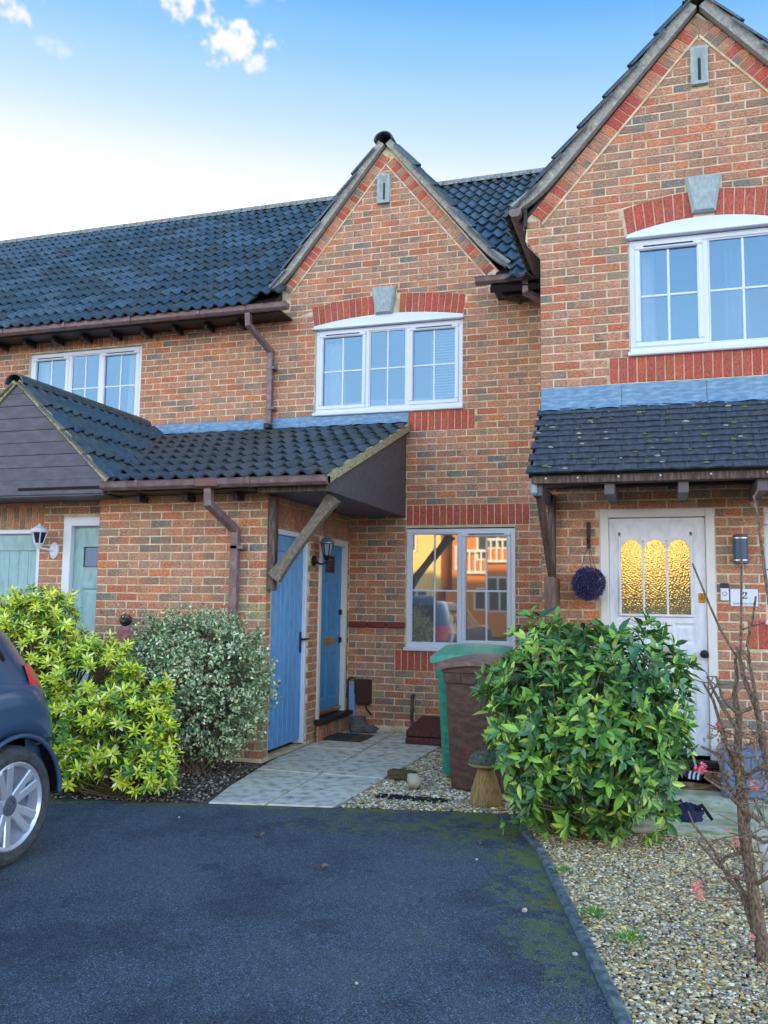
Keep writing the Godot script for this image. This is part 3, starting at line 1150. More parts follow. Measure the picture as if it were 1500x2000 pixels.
func stones(called: String, label: String, area: Callable, count: int, x0: float, x1: float, z0: float, z1: float, tones: Array, smin: float, smax: float, y := 0.0, group := ""):
	var mm := MultiMesh.new()
	mm.transform_format = MultiMesh.TRANSFORM_3D
	mm.use_colors = true
	mm.mesh = pebble(3, 0.5).mesh()
	var list := []
	for i in count:
		var p := Vector3(R(x0, x1), 0, R(z0, z1))
		var k: float = area.call(p.x, p.z)
		if rng.randf() > k: continue
		list.append(p)
	mm.instance_count = list.size()
	for i in list.size():
		var s := R(smin, smax) * (1.5 if rng.randf() < 0.04 else 1.0)
		var b := Basis.from_euler(Vector3(R(-0.5, 0.5), R(0, TAU), R(-0.5, 0.5))).scaled(Vector3(s * R(0.9, 1.5), s * R(0.5, 0.8), s * R(0.8, 1.1)))
		var p: Vector3 = list[i]
		p.y = y + R(-0.2, 0.55) * s
		mm.set_instance_transform(i, Transform3D(b, p))
		var c: Color = tones[rng.randi() % tones.size()]
		var l := R(0.7, 1.2)
		mm.set_instance_color(i, lin(Color(c.r * l, c.g * l, c.b * l)))
	var o := MultiMeshInstance3D.new()
	o.multimesh = mm
	o.material_override = colours("stone_colours", 0.75)
	o.set_meta("kind", "stuff")
	tag(o, label, "gravel", group)
	put(o, called, self)

func pebble(sd: int, rough := 0.3) -> MB:   # a lumpy stone of about unit radius
	var r := RandomNumberGenerator.new()
	r.seed = sd
	var mb := MB.new()
	var t := (1.0 + sqrt(5.0)) / 2.0
	var v := [Vector3(-1, t, 0), Vector3(1, t, 0), Vector3(-1, -t, 0), Vector3(1, -t, 0), Vector3(0, -1, t), Vector3(0, 1, t), Vector3(0, -1, -t), Vector3(0, 1, -t), Vector3(t, 0, -1), Vector3(t, 0, 1), Vector3(-t, 0, -1), Vector3(-t, 0, 1)]
	for i in 12: v[i] = v[i].normalized() * r.randf_range(1.0 - rough, 1.0 + rough * 0.5)
	for f in [[0, 11, 5], [0, 5, 1], [0, 1, 7], [0, 7, 10], [0, 10, 11], [1, 5, 9], [5, 11, 4], [11, 10, 2], [10, 7, 6], [7, 1, 8], [3, 9, 4], [3, 4, 2], [3, 2, 6], [3, 6, 8], [3, 8, 9], [4, 9, 5], [2, 4, 11], [6, 2, 10], [8, 6, 7], [9, 8, 1]]:
		var a: Vector3 = v[f[0]]
		var b: Vector3 = v[f[1]]
		var d: Vector3 = v[f[2]]
		mb.stri(a, b, d, a, b, d)
	return mb

# ------------------------------------------------------------------ scene
func _ready():
	rng.seed = 20240117
	setting()
	materials()
	ground()
	middle_house()
	left_house()
	right_house()
	finish_bricks(mats["brick"])
	finish_tiles([mats["tile_a"], mats["tile_b"], mats["tile_c"], mats["tile_d"]])
	car()
	laurel()
	euonymus()
	choisya()
	hydrangea()
	objects()
	across_the_road()

func setting():
	var cam := Camera3D.new()
	cam.name = "camera"
	cam.position = cam_at
	cam.basis = Basis(Vector3.UP, 0.305908) * Basis(Vector3.RIGHT, 0.0991898) * Basis(Vector3.BACK, 0.0129248)
	cam_basis = cam.basis
	cam.fov = 60.64
	cam.near = 0.05
	cam.far = 400.0
	add_child(cam)
	cam.current = true
	var exposure := 1.8
	var env := Environment.new()
	env.background_mode = Environment.BG_SKY
	env.tonemap_mode = Environment.TONE_MAPPER_LINEAR
	env.tonemap_exposure = exposure
	env.sdfgi_enabled = true
	env.ssao_enabled = true
	env.ssil_enabled = true
	var sm := PanoramaSkyMaterial.new()
	sm.panorama = ImageTexture.create_from_image(sky_image(exposure))
	var sky := Sky.new()
	sky.sky_material = sm
	env.sky = sky
	var we := WorldEnvironment.new()
	we.name = "daylight"
	we.environment = env
	add_child(we)
	var sun := DirectionalLight3D.new()
	sun.name = "sun"
	sun.light_energy = 1.6
	sun.light_color = Color(1.0, 0.86, 0.62)
	sun.light_angular_distance = 0.5
	sun.shadow_enabled = true
	sun.sky_mode = DirectionalLight3D.SKY_MODE_LIGHT_ONLY
	add_child(sun)
	sun.look_at_from_position(Vector3(-0.42, 0.158, -0.9) * 50.0, Vector3.ZERO)

func sky_image(exposure: float) -> Image:
	# clear winter sky: white towards the low sun behind the houses, blue above; a few small clouds all round
	var w := 720
	var h := 360
	var im := Image.create_empty(w, h, false, Image.FORMAT_RGBAF)
	var es := [-90.0, 0.0, 20.0, 24.0, 26.5, 30.5, 34.3, 37.8, 46.0, 90.0]
	var near := [Color(0.5, 0.5, 0.5), Color(3.0, 2.9, 2.8), Color(2.6, 2.6, 2.6), Color(1.6, 1.6, 1.62), Color(0.96, 1.02, 1.08), Color(0.56, 0.80, 1.04), Color(0.31, 0.63, 1.0), Color(0.14, 0.46, 0.98), Color(0.09, 0.34, 0.84), Color(0.05, 0.22, 0.62)]
	var far := [Color(0.5, 0.5, 0.5), Color(3.22, 3.33, 3.68), Color(2.76, 3.1, 3.56), Color(2.3, 2.7, 3.33), Color(2.01, 2.42, 3.1), Color(1.49, 1.95, 2.64), Color(1.15, 1.61, 2.3), Color(0.862, 1.32, 2.01), Color(0.46, 0.862, 1.49), Color(0.05, 0.22, 0.62)]  # sky behind the camera, out of view, brightened to light the house fronts
	for y in h:
		var el := 90.0 - (y + 0.5) * 180.0 / h
		for x in w:
			var az := wrapf((x + 0.5) * 360.0 / w, -180.0, 180.0)     # 0 is -z, growing towards +x
			var e := el
			if el > 0.0: e += 3.2 * (1.0 - exp(-pow((az + 37.0) / 38.0, 2.0))) * smoothstep(0.0, 20.0, el)
			var k := 0
			while k < es.size() - 2 and es[k + 1] < e: k += 1
			var s: float = clampf((e - es[k]) / (es[k + 1] - es[k]), 0.0, 1.0)
			s = s * s * (3.0 - 2.0 * s) * 0.35 + s * 0.65
			var a: Color = near[k].lerp(near[k + 1], s)
			var b: Color = far[k].lerp(far[k + 1], s)
			var side := smoothstep(50.0, 125.0, absf(wrapf(az + 25.0, -180.0, 180.0)))
			im.set_pixel(x, y, a.lerp(b, side))
	im.resize(2880, 1440, Image.INTERPOLATE_CUBIC)
	var f := FastNoiseLite.new()
	f.seed = 3
	f.frequency = 0.045
	f.fractal_octaves = 5
	f.fractal_gain = 0.55
	# azimuth, elevation, half width, half height, strength
	var clouds := [[-28.4, 33.5, 2.6, 1.4, 1.1], [-26.7, 32.6, 1.3, 0.8, 0.8], [-31.9, 35.6, 2.1, 1.7, 1.2], [-43.0, 33.9, 2.4, 1.9, 1.1], [-27.0, 36.0, 2.2, 0.9, 0.35], [-39.5, 31.6, 1.8, 0.8, 0.25], [-22.0, 37.4, 1.6, 0.5, 0.25],
		[-62.0, 36.0, 6.0, 2.6, 1.0], [-85.0, 31.0, 5.0, 2.0, 0.9], [40.0, 38.0, 5.0, 2.2, 0.9], [70.0, 33.0, 7.0, 2.4, 1.0], [110.0, 36.0, 5.0, 2.2, 0.9], [150.0, 31.0, 6.0, 2.0, 0.9], [-150.0, 35.0, 6.0, 2.4, 1.0], [-120.0, 40.0, 4.0, 2.0, 0.8], [10.0, 44.0, 4.0, 1.6, 0.8]]
	for c in clouds:
		var x0 := int((c[0] - c[2] * 1.8) * 8.0)
		var x1 := int((c[0] + c[2] * 1.8) * 8.0)
		var y0 := int((90.0 - c[1] - c[3] * 1.8) * 8.0)
		var y1 := int((90.0 - c[1] + c[3] * 1.8) * 8.0)
		for y in range(y0, y1):
			for x in range(x0, x1):
				var az := x / 8.0
				var el := 90.0 - y / 8.0
				var u: float = (az - c[0]) / c[2]
				var v: float = (el - c[1]) / c[3]
				var n := f.get_noise_2d(x * 1.6, y * 2.2)
				var n2 := f.get_noise_2d(x * 6.0 + 90.0, y * 7.0)
				var d: float = 1.0 - sqrt(u * u + v * v) + n * 0.95 + n2 * 0.3
				var a: float = smoothstep(0.12, 0.62, d) * minf(1.0, c[4])
				if c[4] < 0.5: a = smoothstep(0.2, 1.2, d) * c[4] * 1.6
				if a <= 0.0: continue
				var px := posmod(x, 2880)
				var o := im.get_pixel(px, y)
				var l := 1.06 - 0.1 * smoothstep(0.2, -0.8, v) + n2 * 0.1
				im.set_pixel(px, y, o.lerp(Color(l, l, l * 1.01), clampf(a, 0.0, 0.96)))
	im.convert(Image.FORMAT_RGBAF)
	var data := im.get_data().to_float32_array()
	for i in range(0, data.size(), 4):
		data[i] /= exposure
		data[i + 1] /= exposure
		data[i + 2] /= exposure
	return Image.create_from_data(2880, 1440, false, Image.FORMAT_RGBAF, data.to_byte_array())

func materials():
	var bi := brick_images()
	var b := StandardMaterial3D.new()
	b.albedo_texture = bi[0]
	b.heightmap_enabled = true
	b.heightmap_texture = bi[1]
	b.heightmap_scale = 0.25
	b.roughness = 0.85
	mats["brick"] = b
	noisy("mortar", [[0.25, rgb(196, 180, 144)], [0.5, rgb(220, 204, 168)], [0.8, rgb(234, 220, 188)]], Vector3(1.1, 1.1, 1.1), 0.02, 0.9, 0.3, 2)
	noisy("tile_a", [[0.2, rgb(62, 78, 91)], [0.5, rgb(78, 99, 110)], [0.7, rgb(92, 110, 118)], [0.86, rgb(115, 124, 120)]], Vector3(2.0, 2.0, 2.0), 0.025, 0.36, 0.1, 3)
	noisy("tile_b", [[0.2, rgb(50, 63, 73)], [0.5, rgb(63, 80, 89)], [0.75, rgb(77, 92, 98)]], Vector3(2.3, 2.3, 2.3), 0.03, 0.38, 0.1, 4)
	noisy("tile_c", [[0.2, rgb(51, 63, 70)], [0.55, rgb(68, 82, 88)], [0.72, rgb(83, 92, 89)], [0.9, rgb(94, 100, 73)]], Vector3(1.7, 1.7, 1.7), 0.028, 0.5, 0.12, 5)
	noisy("tile_d", [[0.2, rgb(50, 60, 70)], [0.5, rgb(66, 78, 90)], [0.75, rgb(80, 90, 96)], [0.93, rgb(104, 110, 106)]], Vector3(2.4, 2.4, 2.4), 0.03, 0.5, 0.15, 34)
	noisy("ridge_grey", [[0.2, rgb(96, 104, 108)], [0.5, rgb(130, 138, 138)], [0.8, rgb(160, 162, 150)]], Vector3(2.0, 2.0, 2.0), 0.03, 0.85, 0.2, 6)
	noisy("verge_grey", [[0.15, rgb(140, 142, 138)], [0.45, rgb(174, 174, 166)], [0.6, rgb(154, 158, 146)], [0.85, rgb(198, 194, 180)]], Vector3(1.6, 1.6, 1.6), 0.03, 0.9, 0.5, 7)
	noisy("verge_moss", [[0.15, rgb(120, 122, 84)], [0.45, rgb(168, 164, 124)], [0.7, rgb(186, 178, 146)], [0.85, rgb(140, 146, 80)]], Vector3(2.2, 2.2, 2.2), 0.035, 0.9, 0.6, 8)
	noisy("lead", [[0.15, rgb(94, 130, 160)], [0.45, rgb(110, 148, 178)], [0.65, rgb(124, 160, 188)], [0.88, rgb(160, 186, 202)]], Vector3(1.0, 4.5, 2.0), 0.03, 0.5, 0.12, 9)
	noisy("stone", [[0.2, rgb(156, 172, 174)], [0.6, rgb(172, 188, 188)], [0.9, rgb(188, 198, 194)]], Vector3(3.0, 1.6, 3.0), 0.03, 0.85, 0.2, 10)
	noisy("concrete", [[0.1, rgb(140, 142, 124)], [0.3, rgb(198, 194, 174)], [0.55, rgb(220, 214, 196)], [0.85, rgb(230, 224, 208)]], Vector3(1.3, 1.3, 1.3), 0.022, 0.85, 0.4, 11, 6)
	noisy("concrete_green", [[0.15, rgb(140, 152, 108)], [0.45, rgb(184, 190, 156)], [0.75, rgb(214, 214, 194)], [0.9, rgb(166, 178, 118)]], Vector3(0.5, 0.5, 0.5), 0.03, 0.85, 0.3, 12, 5)
	noisy("soil", [[0.2, rgb(74, 66, 56)], [0.6, rgb(112, 100, 82)], [0.9, rgb(142, 130, 108)]], Vector3(1.5, 1.5, 1.5), 0.05, 0.95, 1.0, 13)
	noisy("kerb", [[0.2, rgb(70, 84, 90)], [0.5, rgb(98, 112, 116)], [0.8, rgb(128, 138, 132)], [0.92, rgb(96, 116, 72)]], Vector3(1.4, 1.4, 1.4), 0.04, 0.85, 0.3, 14)
	noisy("brown_wood", [[0.2, rgb(66, 54, 48)], [0.5, rgb(92, 76, 68)], [0.8, rgb(118, 100, 88)]], Vector3(3.0, 0.5, 3.0), 0.04, 0.65, 0.1, 15)
	noisy("grey_wood", [[0.15, rgb(92, 88, 82)], [0.5, rgb(124, 116, 104)], [0.8, rgb(150, 144, 124)], [0.95, rgb(130, 138, 98)]], Vector3(3.0, 0.8, 3.0), 0.04, 0.8, 0.2, 16)
	noisy("dark_board", [[0.2, rgb(74, 76, 88)], [0.6, rgb(84, 86, 98)], [0.9, rgb(94, 96, 106)]], Vector3(0.6, 1.6, 1.6), 0.03, 0.5, 0.0, 17)
	noisy("shaded_brown", [[0.2, rgb(34, 29, 31)], [0.8, rgb(46, 39, 41)]], Vector3(1, 1, 1), 0.03, 0.5, 0.0, 18)  # brown timber, darkened to hold the shade under the eaves
	noisy("brown_pvc", [[0.2, rgb(112, 90, 92)], [0.6, rgb(128, 106, 108)], [0.9, rgb(150, 132, 136)]], Vector3(1, 1, 1), 0.03, 0.32, 0.0, 19)
	noisy("rubber", [[0.2, rgb(50, 54, 58)], [0.8, rgb(74, 78, 82)]], Vector3(2, 2, 2), 0.04, 0.8, 0.0, 20)
	flat("upvc", rgb(226, 236, 248), 0.28)  # white plastic with the blue cast of skylight mixed into its colour
	flat("cream", rgb(230, 229, 222), 0.4)
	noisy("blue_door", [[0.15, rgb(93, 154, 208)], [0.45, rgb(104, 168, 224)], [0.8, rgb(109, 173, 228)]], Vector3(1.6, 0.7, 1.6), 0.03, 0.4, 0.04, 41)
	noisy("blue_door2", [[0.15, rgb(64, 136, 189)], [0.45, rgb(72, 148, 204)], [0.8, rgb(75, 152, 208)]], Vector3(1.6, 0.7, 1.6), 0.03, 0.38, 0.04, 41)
	noisy("teal_door", [[0.15, rgb(138, 178, 180)], [0.45, rgb(150, 192, 194)], [0.8, rgb(158, 198, 200)]], Vector3(1.6, 0.7, 1.6), 0.03, 0.4, 0.04, 41)
	noisy("white_door", [[0.15, rgb(218, 222, 226)], [0.45, rgb(230, 233, 238)], [0.8, rgb(236, 238, 242)]], Vector3(1.6, 0.7, 1.6), 0.03, 0.35, 0.04, 41)
	flat("dark_plastic", rgb(52, 54, 60), 0.5)
	flat("black", rgb(22, 22, 24), 0.45)
	flat("iron", rgb(34, 35, 40), 0.35, 0.3)
	flat("brass", rgb(214, 160, 74), 0.25, 0.9)
	flat("steel", rgb(196, 200, 204), 0.25, 0.9)
	flat("room", rgb(196, 204, 212), 0.9)
	flat("room_dark", rgb(60, 58, 58), 0.9)
	flat("cloth_white", rgb(246, 248, 250), 0.85)
	flat("cable", rgb(60, 50, 48), 0.5)
	glass("glass_sky", Color(0.36, 0.54, 0.66), 0.64)  # blue tint in the upstairs panes stands for the mirrored sky
	glass("glass_low", Color(0.8, 0.78, 0.74), 0.8)
	glass("glass_ripple", Color(0.95, 0.90, 0.74), 0.9, 0.03, 0.10)
	glass("glass_dark", Color(0.24, 0.32, 0.42), 0.6)

func ground():
	var g := MB.new()
	g.quad(Vector3(-150, -0.05, 150), Vector3(150, -0.05, 150), Vector3(150, -0.05, -150), Vector3(-150, -0.05, -150))
	struct("ground", g, mats["soil"])
	# the drive
	var far := func(x): return 3.683 + (x + 0.565) * -0.222
	var pts := PackedVector2Array([Vector2(-12, far.call(-3.0)), Vector2(-3.0, far.call(-3.0)), Vector2(-0.565, 3.683), Vector2(0.585, 3.409), Vector2(1.675, 3.185), Vector2(1.76, 3.50), Vector2(1.965, 4.019), Vector2(2.48, 5.912), Vector2(2.91, 7.6), Vector2(3.4, 10.0), Vector2(3.4, 13.0), Vector2(-12, 13.0)])
	var idx := Geometry2D.triangulate_polygon(pts)
	var v := PackedVector3Array()
	var n := PackedVector3Array()
	var t := PackedVector2Array()
	var t2 := PackedVector2Array()
	for k in range(0, idx.size(), 3):
		var a := pts[idx[k]]
		var b := pts[idx[k + 1]]
		var c := pts[idx[k + 2]]
		var o := [a, b, c] if (b - a).cross(c - a) > 0 else [a, c, b]
		for p in o:
			v.append(Vector3(p.x, 0.0, p.y))
			n.append(Vector3.UP)
			t.append(p / 1.28)
			t2.append(Vector2((p.x + 4.0) / 8.0, (p.y - 2.0) / 8.0))
	var arr := []
	arr.resize(Mesh.ARRAY_MAX)
	arr[Mesh.ARRAY_VERTEX] = v
	arr[Mesh.ARRAY_NORMAL] = n
	arr[Mesh.ARRAY_TEX_UV] = t
	arr[Mesh.ARRAY_TEX_UV2] = t2
	var am := ArrayMesh.new()
	am.add_surface_from_arrays(Mesh.PRIMITIVE_TRIANGLES, arr)
	var dr := MeshInstance3D.new()
	dr.mesh = am
	mats["asphalt"] = asphalt_material()
	dr.material_override = mats["asphalt"]
	dr.set_meta("kind", "structure")
	put(dr, "driveway", self)
	var rd := MB.new()
	rd.quad(Vector3(-60, -0.01, 19.5), Vector3(60, -0.01, 19.5), Vector3(60, -0.01, 13.0), Vector3(-60, -0.01, 13.0))
	struct("road", rd, mats["asphalt"])
	# beds below the gravel
	var bd := MB.new()
	bd.quad(Vector3(0.5, -0.012, 3.6), Vector3(1.8, -0.012, 3.6), Vector3(1.8, -0.012, 0.0), Vector3(0.5, -0.012, 0.0))
	bd.quad(Vector3(1.8, -0.012, 9.0), Vector3(7.0, -0.012, 9.0), Vector3(7.0, -0.012, 1.8), Vector3(1.8, -0.012, 1.8))
	bd.quad(Vector3(-6.5, -0.012, 4.4), Vector3(-0.3, -0.012, 4.4), Vector3(-0.3, -0.012, 1.9), Vector3(-6.5, -0.012, 1.9))
	struct("garden_bed", bd, mats["soil"])
	var mj := MB.new()
	mj.quad(Vector3(-0.66, -0.014, 3.6), Vector3(0.62, -0.014, 3.3), Vector3(0.62, -0.014, 0.0), Vector3(-0.66, -0.014, 0.0))
	struct("joint_bed", mj, flat("damp_bed", rgb(58, 58, 50), 0.95))
	# path of concrete slabs to the blue doors
	var path := node("path", self)
	path.set_meta("kind", "structure")
	var left_edge := func(z): return -0.655 if z < 2.2 else lerpf(-0.62, -0.40, (z - 2.2) / 1.5)
	var joint := func(z): return -0.09 + z * 0.031
	var right_edge := func(z): return 0.60 - z * 0.028
	var zs := [0.0, 0.62, 1.22, 1.82, 2.42, 3.02, 3.9]
	for i in zs.size() - 1:
		for s in 2:
			var z0: float = zs[i] + 0.008
			var z1: float = zs[i + 1] - 0.008
			var f0: Callable = left_edge if s == 0 else joint
			var f1: Callable = joint if s == 0 else right_edge
			var p := [Vector2(f0.call(z0) + 0.009, z0), Vector2(f1.call(z0) - 0.009, z0), Vector2(f1.call(z1) - 0.009, z1), Vector2(f0.call(z1) + 0.009, z1)]
			if i == 5:   # cut to the slanting edge of the drive
				for k in [2, 3]: p[k].y = far.call(p[k].x) - 0.006
			slab(path, p, 0.008 + R(-0.003, 0.004), mats["concrete"])
	var p2 := node("path", self)
	p2.set_meta("kind", "structure")
	for q in [[2.05, 2.66, 1.99, 2.66], [2.67, 3.27, 1.99, 2.66], [3.28, 3.9, 1.99, 2.66], [2.05, 2.66, 2.67, 3.34], [2.67, 3.27, 2.67, 3.34], [3.28, 3.9, 2.67, 3.36], [3.91, 4.6, 1.99, 3.36]]:
		slab(p2, [Vector2(q[0], q[2]), Vector2(q[1], q[2]), Vector2(q[1], q[3]), Vector2(q[0], q[3])], 0.02 + R(-0.003, 0.003), mats["concrete_green"])
	# edging between drive and gravel
	var kerb := node("kerb", self)
	kerb.set_meta("kind", "structure")
	var line := [Vector2(1.67, 3.25), Vector2(1.77, 3.55), Vector2(1.955, 4.03), Vector2(2.21, 4.97), Vector2(2.465, 5.91), Vector2(2.72, 6.9), Vector2(2.93, 7.75)]
	for i in line.size() - 1:
		var mb := MB.new()
		var a := Vector3(line[i].x, 0.0, line[i].y)
		var b := Vector3(line[i + 1].x, 0.0, line[i + 1].y)
		var d := (b - a).normalized() * 0.003
		mb.bar(a + d + Vector3(0.028, -0.03, 0), b - d + Vector3(0.028, -0.03, 0), 0.055, 0.1 + R(-0.006, 0.006), Vector3.UP, 0.012)
		part("edging_stone", mb, mats["kerb"], kerb)

func slab(parent: Node, p: Array, y: float, m: Material):
	var mb := MB.new()
	var c := Vector2.ZERO
	for q in p: c += q / 4.0
	var top := []
	var mid := []
	var bot := []
	var ty := R(-0.002, 0.002)
	for q in p:
		var d: Vector2 = (c - q).normalized() * 0.009
		top.append(Vector3(q.x + d.x, y + ty, q.y + d.y))
		mid.append(Vector3(q.x, y - 0.006, q.y))
		bot.append(Vector3(q.x, y - 0.05, q.y))
	mb.quad(top[3], top[2], top[1], top[0])
	for i in 4:
		var j := (i + 1) % 4
		mb.quad(mid[j], mid[i], top[i], top[j])
		mb.quad(bot[j], bot[i], mid[i], mid[j])
	part("paving_slab", mb, m, parent)

func roof_variants() -> Array:
	return [roman_tile(1), roman_tile(2), roman_tile(3)]

func main_y(z: float) -> float:
	return 4.735 + (0.46 - z) * 0.7816

func gable_y(x: float) -> float:
	return 6.66 - 1.24 * absf(x + 0.29)

func wing_y(x: float) -> float:
	return 6.44 - 1.135 * absf(x - 3.04)

func lean_y(z: float) -> float:
	return 2.43 + (2.50 - z) * 0.3684

func porch_y(x: float) -> float:
	return 3.47 - 0.94 * absf(x + 3.19)

func shell(h: Node, x0: float, x1: float, ends: Array):   # unseen house back, blocks the low sun: rear wall, end walls, rear roof
	var mb := MB.new()
	mb.box(Vector3((x0 + x1) / 2, 2.35, -7.4), Vector3(x1 - x0, 4.7, 0.2))
	for e in ends:
		var s := 0.1 if e == x0 else -0.1
		mb.box(Vector3(e + s, 2.35, -3.75), Vector3(0.2, 4.7, 7.1))
		var pr := MB.new()
		pr.prism([Vector2(-7.4, 4.72), Vector2(0.0, 4.72), Vector2(0.0, 5.0), Vector2(-3.5, 7.7), Vector2(-7.4, 4.72)].slice(0, 4), 0.0, 0.2)
		mb.add(pr, Transform3D(Basis(Vector3(0, 0, 1), Vector3.UP, Vector3(-1, 0, 0)), Vector3(e + (0.2 if e == x0 else 0.0), 0, 0)))
	part("rear_wall", mb, mats["mortar"], h)
	var rf := MB.new()
	deck(rf, Vector3(x0, 4.6, -7.9), Vector3(x0, 7.84, -3.5), Vector3(x1, 7.84, -3.5), Vector3(x1, 4.6, -7.9))
	part("rear_roof", rf, mats["tile_b"], h)

func eaves(h: Node, x0: float, x1: float, y := 4.70, z0 := 0.0, z1 := 0.36, step := 0.42):
	# soffit with rafter feet showing below, eaves shade painted into the brown
	var mb := MB.new()
	mb.box(Vector3((x0 + x1) / 2, y + 0.005, (z0 + z1) / 2), Vector3(x1 - x0, 0.02, z1 - z0))
	part("soffit", mb, mats["shaded_brown"], h)
	var n := int((x1 - x0) / step)
	for i in n:
		var r := MB.new()
		r.box(Vector3(x0 + (i + 0.5) * (x1 - x0) / n, y - 0.045, (z0 + z1) / 2 - 0.05), Vector3(0.045, 0.06, z1 - z0 - 0.13), 0.004)
		part("rafter_foot", r, mats["shaded_brown"], h)

func arch_half(y: float, hw: float, y_end: float, sag: float) -> float:
	if y < y_end: return hw
	if y > y_end + sag: return -1.0
	return hw * sqrt(1.0 - (y - y_end) / sag)

func head_panel(h: Node, o: Vector3, xc: float, hw: float, y0: float, y_end: float, sag: float):
	# the white board that fills the arch above a window, and a thin drip moulding under it
	var pts := [Vector2(xc - hw, y0), Vector2(xc + hw, y0)]
	for i in 13:
		var a := 1.0 - i / 6.0
		pts.append(Vector2(xc + a * hw, y_end + sag * (1.0 - a * a) - 0.004))
	var mb := MB.new()
	mb.xf = Transform3D(Basis(), o)
	mb.prism(pts, -0.09, 0.004)
	part("arch_panel", mb, mats["upvc"], h)
	var d := MB.new()
	d.xf = Transform3D(Basis(), o)
	d.box(Vector3(xc, y0 - 0.008, 0.002), Vector3(hw * 2.0 + 0.02, 0.016, 0.06), 0.004)
	part("drip_moulding", d, mats["upvc"], h)

func middle_house():
	var h := thing("brick_house", "middle brick house with steep narrow gable, blue doors and lean-to porch", "house")
	var o := Vector3.ZERO
	var X := Vector3.RIGHT
	var low := rect_hole(0.0, 0.895, 1.195, 2.21)
	var up := rect_hole(-1.125, 3.53, 0.62, 4.56)
	var slit := rect_hole(-0.385, 5.965, -0.235, 6.305)
	var wall := part("wall", wall_sheet(o, X, -1.80, 1.71, 0.0, 4.98, [low, up]), mats["mortar"], h)
	var gw := MB.new()
	gw.prism([Vector2(-1.62, 4.98), Vector2(1.06, 4.98), Vector2(-0.28, 6.66)], -0.12, -0.0035)
	part("gable_wall", gw, mats["mortar"], wall)
	var span := func(y: float) -> Array:
		var k := int(round((y - 0.0975) / 0.075))
		if y < 2.36:
			var holes := []
			if y > 0.88 and y < 2.22: holes.append(Vector2(0.0 - 0.005, 1.2))
			if y > 0.66 and y < 0.885: holes.append(Vector2(-0.12, 1.36))
			if y > 2.235: holes.append(Vector2(-0.003, 1.352))
			if y > 1.11 and y < 1.185: return []
			return cut(-0.655, 1.71, holes)
		if y < 2.46: return cut(-0.02, 1.71, [Vector2(-0.003, 1.352)])
		if y < 3.30: return cut(-0.02, 1.71, [Vector2(-0.02, 0.762)] if y > 3.285 else [])
		if y < 4.76:
			var holes := []
			if y < 3.51: holes.append(Vector2(-0.02, 0.762))
			elif y < 4.58: holes.append(Vector2(-1.13, 0.624))
			elif y < 4.97:
				var w := 0.0
				w = 0.890 + (y - 4.58) * 0.11
				if y < 4.77: holes.append(Vector2(-0.26 - w, -0.26 + w))
				holes.append(Vector2(-0.29 - 0.125 - (y - 4.66) * 0.09, -0.29 + 0.125 + (y - 4.66) * 0.09))
			return cut(-1.80, 1.71, holes)
		if y < 4.98:
			var holes := []
			if y < 4.965: holes.append(Vector2(-0.29 - 0.15, -0.29 + 0.15))
			return cut(-1.45, 0.90, holes)
		var g := gable_span(y, -0.29, 1.17, 4.98, 6.43)
		if g.size() and y > 5.95 and y < 6.31: g = cut(g[0].x, g[0].y, [Vector2(-0.392, -0.228)])
		return g
	lay("mid", wall, o, X, 0.06, 85, span, func(x: float, y: float) -> float: return 0.22 * smoothstep(0.45, 0.1, y), 0.0, 4.97, func(x: float) -> float:
		var a := (x + 0.26) / 0.918
		return 4.803 + 0.08 * (1.0 - a * a) if absf(a) < 1.0 else -1.0)
	soldiers("mid", wall, o, X, 0.0, 1.35, 2.235)
	soldiers("mid", wall, o, X, -0.117, 1.353, 0.66)
	soldiers("mid", wall, o, X, 0.01, 0.76, 3.285)
	arch("mid", wall, o, -0.26, 0.888, 4.585, 0.08, 0.218, 0.125)
	keystone(h, o, [Vector2(-0.388, 4.656), Vector2(-0.188, 4.656), Vector2(-0.142, 4.968), Vector2(-0.438, 4.972)], mats["stone"])
	slope_bricks("mid", wall, o, Vector2(-1.462, 4.99), Vector2(-0.212, 6.539), 0.118)
	slope_bricks("mid", wall, o, Vector2(0.882, 4.99), Vector2(-0.32, 6.477), 0.118)
	for sg in [-1.0, 1.0]:   # pale fillet of mortar along the gable's brick edging
		var mb := MB.new()
		mb.bar(Vector3(-0.29 + sg * 1.18, 4.97, 0.0), Vector3(-0.29, 6.437, 0.0), 0.016, 0.014, Vector3(0, 0, 1))
		part("mortar_fillet", mb, mats["mortar"], wall)
	# bullnose string course
	for q in [[-0.655, 0.0, 3], [1.197, 1.71, 2]]:
		for i in q[2]:
			var a: float = lerpf(q[0], q[1], float(i) / q[2])
			var b: float = lerpf(q[0], q[1], float(i + 1) / q[2])
			var mb := MB.new()
			mb.box(Vector3((a + b) / 2, 1.147, 0.004), Vector3(b - a - 0.007, 0.068, 0.05), 0.011)
			part("bullnose_brick", mb, flat("bullnose", rgb(124, 54, 48), 0.45), wall)
	vent(wall, o, -0.385, -0.235, 5.965, 6.305, mats["stone"])
	# windows
	var w1 := window_in(h, o, X, 0.0, 1.195, 0.91, 2.2, [[1.0, false], [1.0, true]], mats["glass_low"], 2, 0.03, 0.475)
	room_behind(w1, o, X, -0.3, 1.5, 0.55, 2.34, 1.9, mats["room_dark"])
	curtain(w1, o, X, 0.04, 0.25, 0.93, 1.95, -0.17, mats["cloth_white"], 3.0)
	var pl := MB.new()   # plants on the inner sill
	for i in 26:
		var d := ball_dir()
		d.y = absf(d.y)
		pl.add(leaf_mesh(0.1, 0.02), aim(Vector3(0.2 + R(-0.02, 0.02), 0.99, -0.2), d + Vector3(0, 0.5, 0), Vector3.UP))
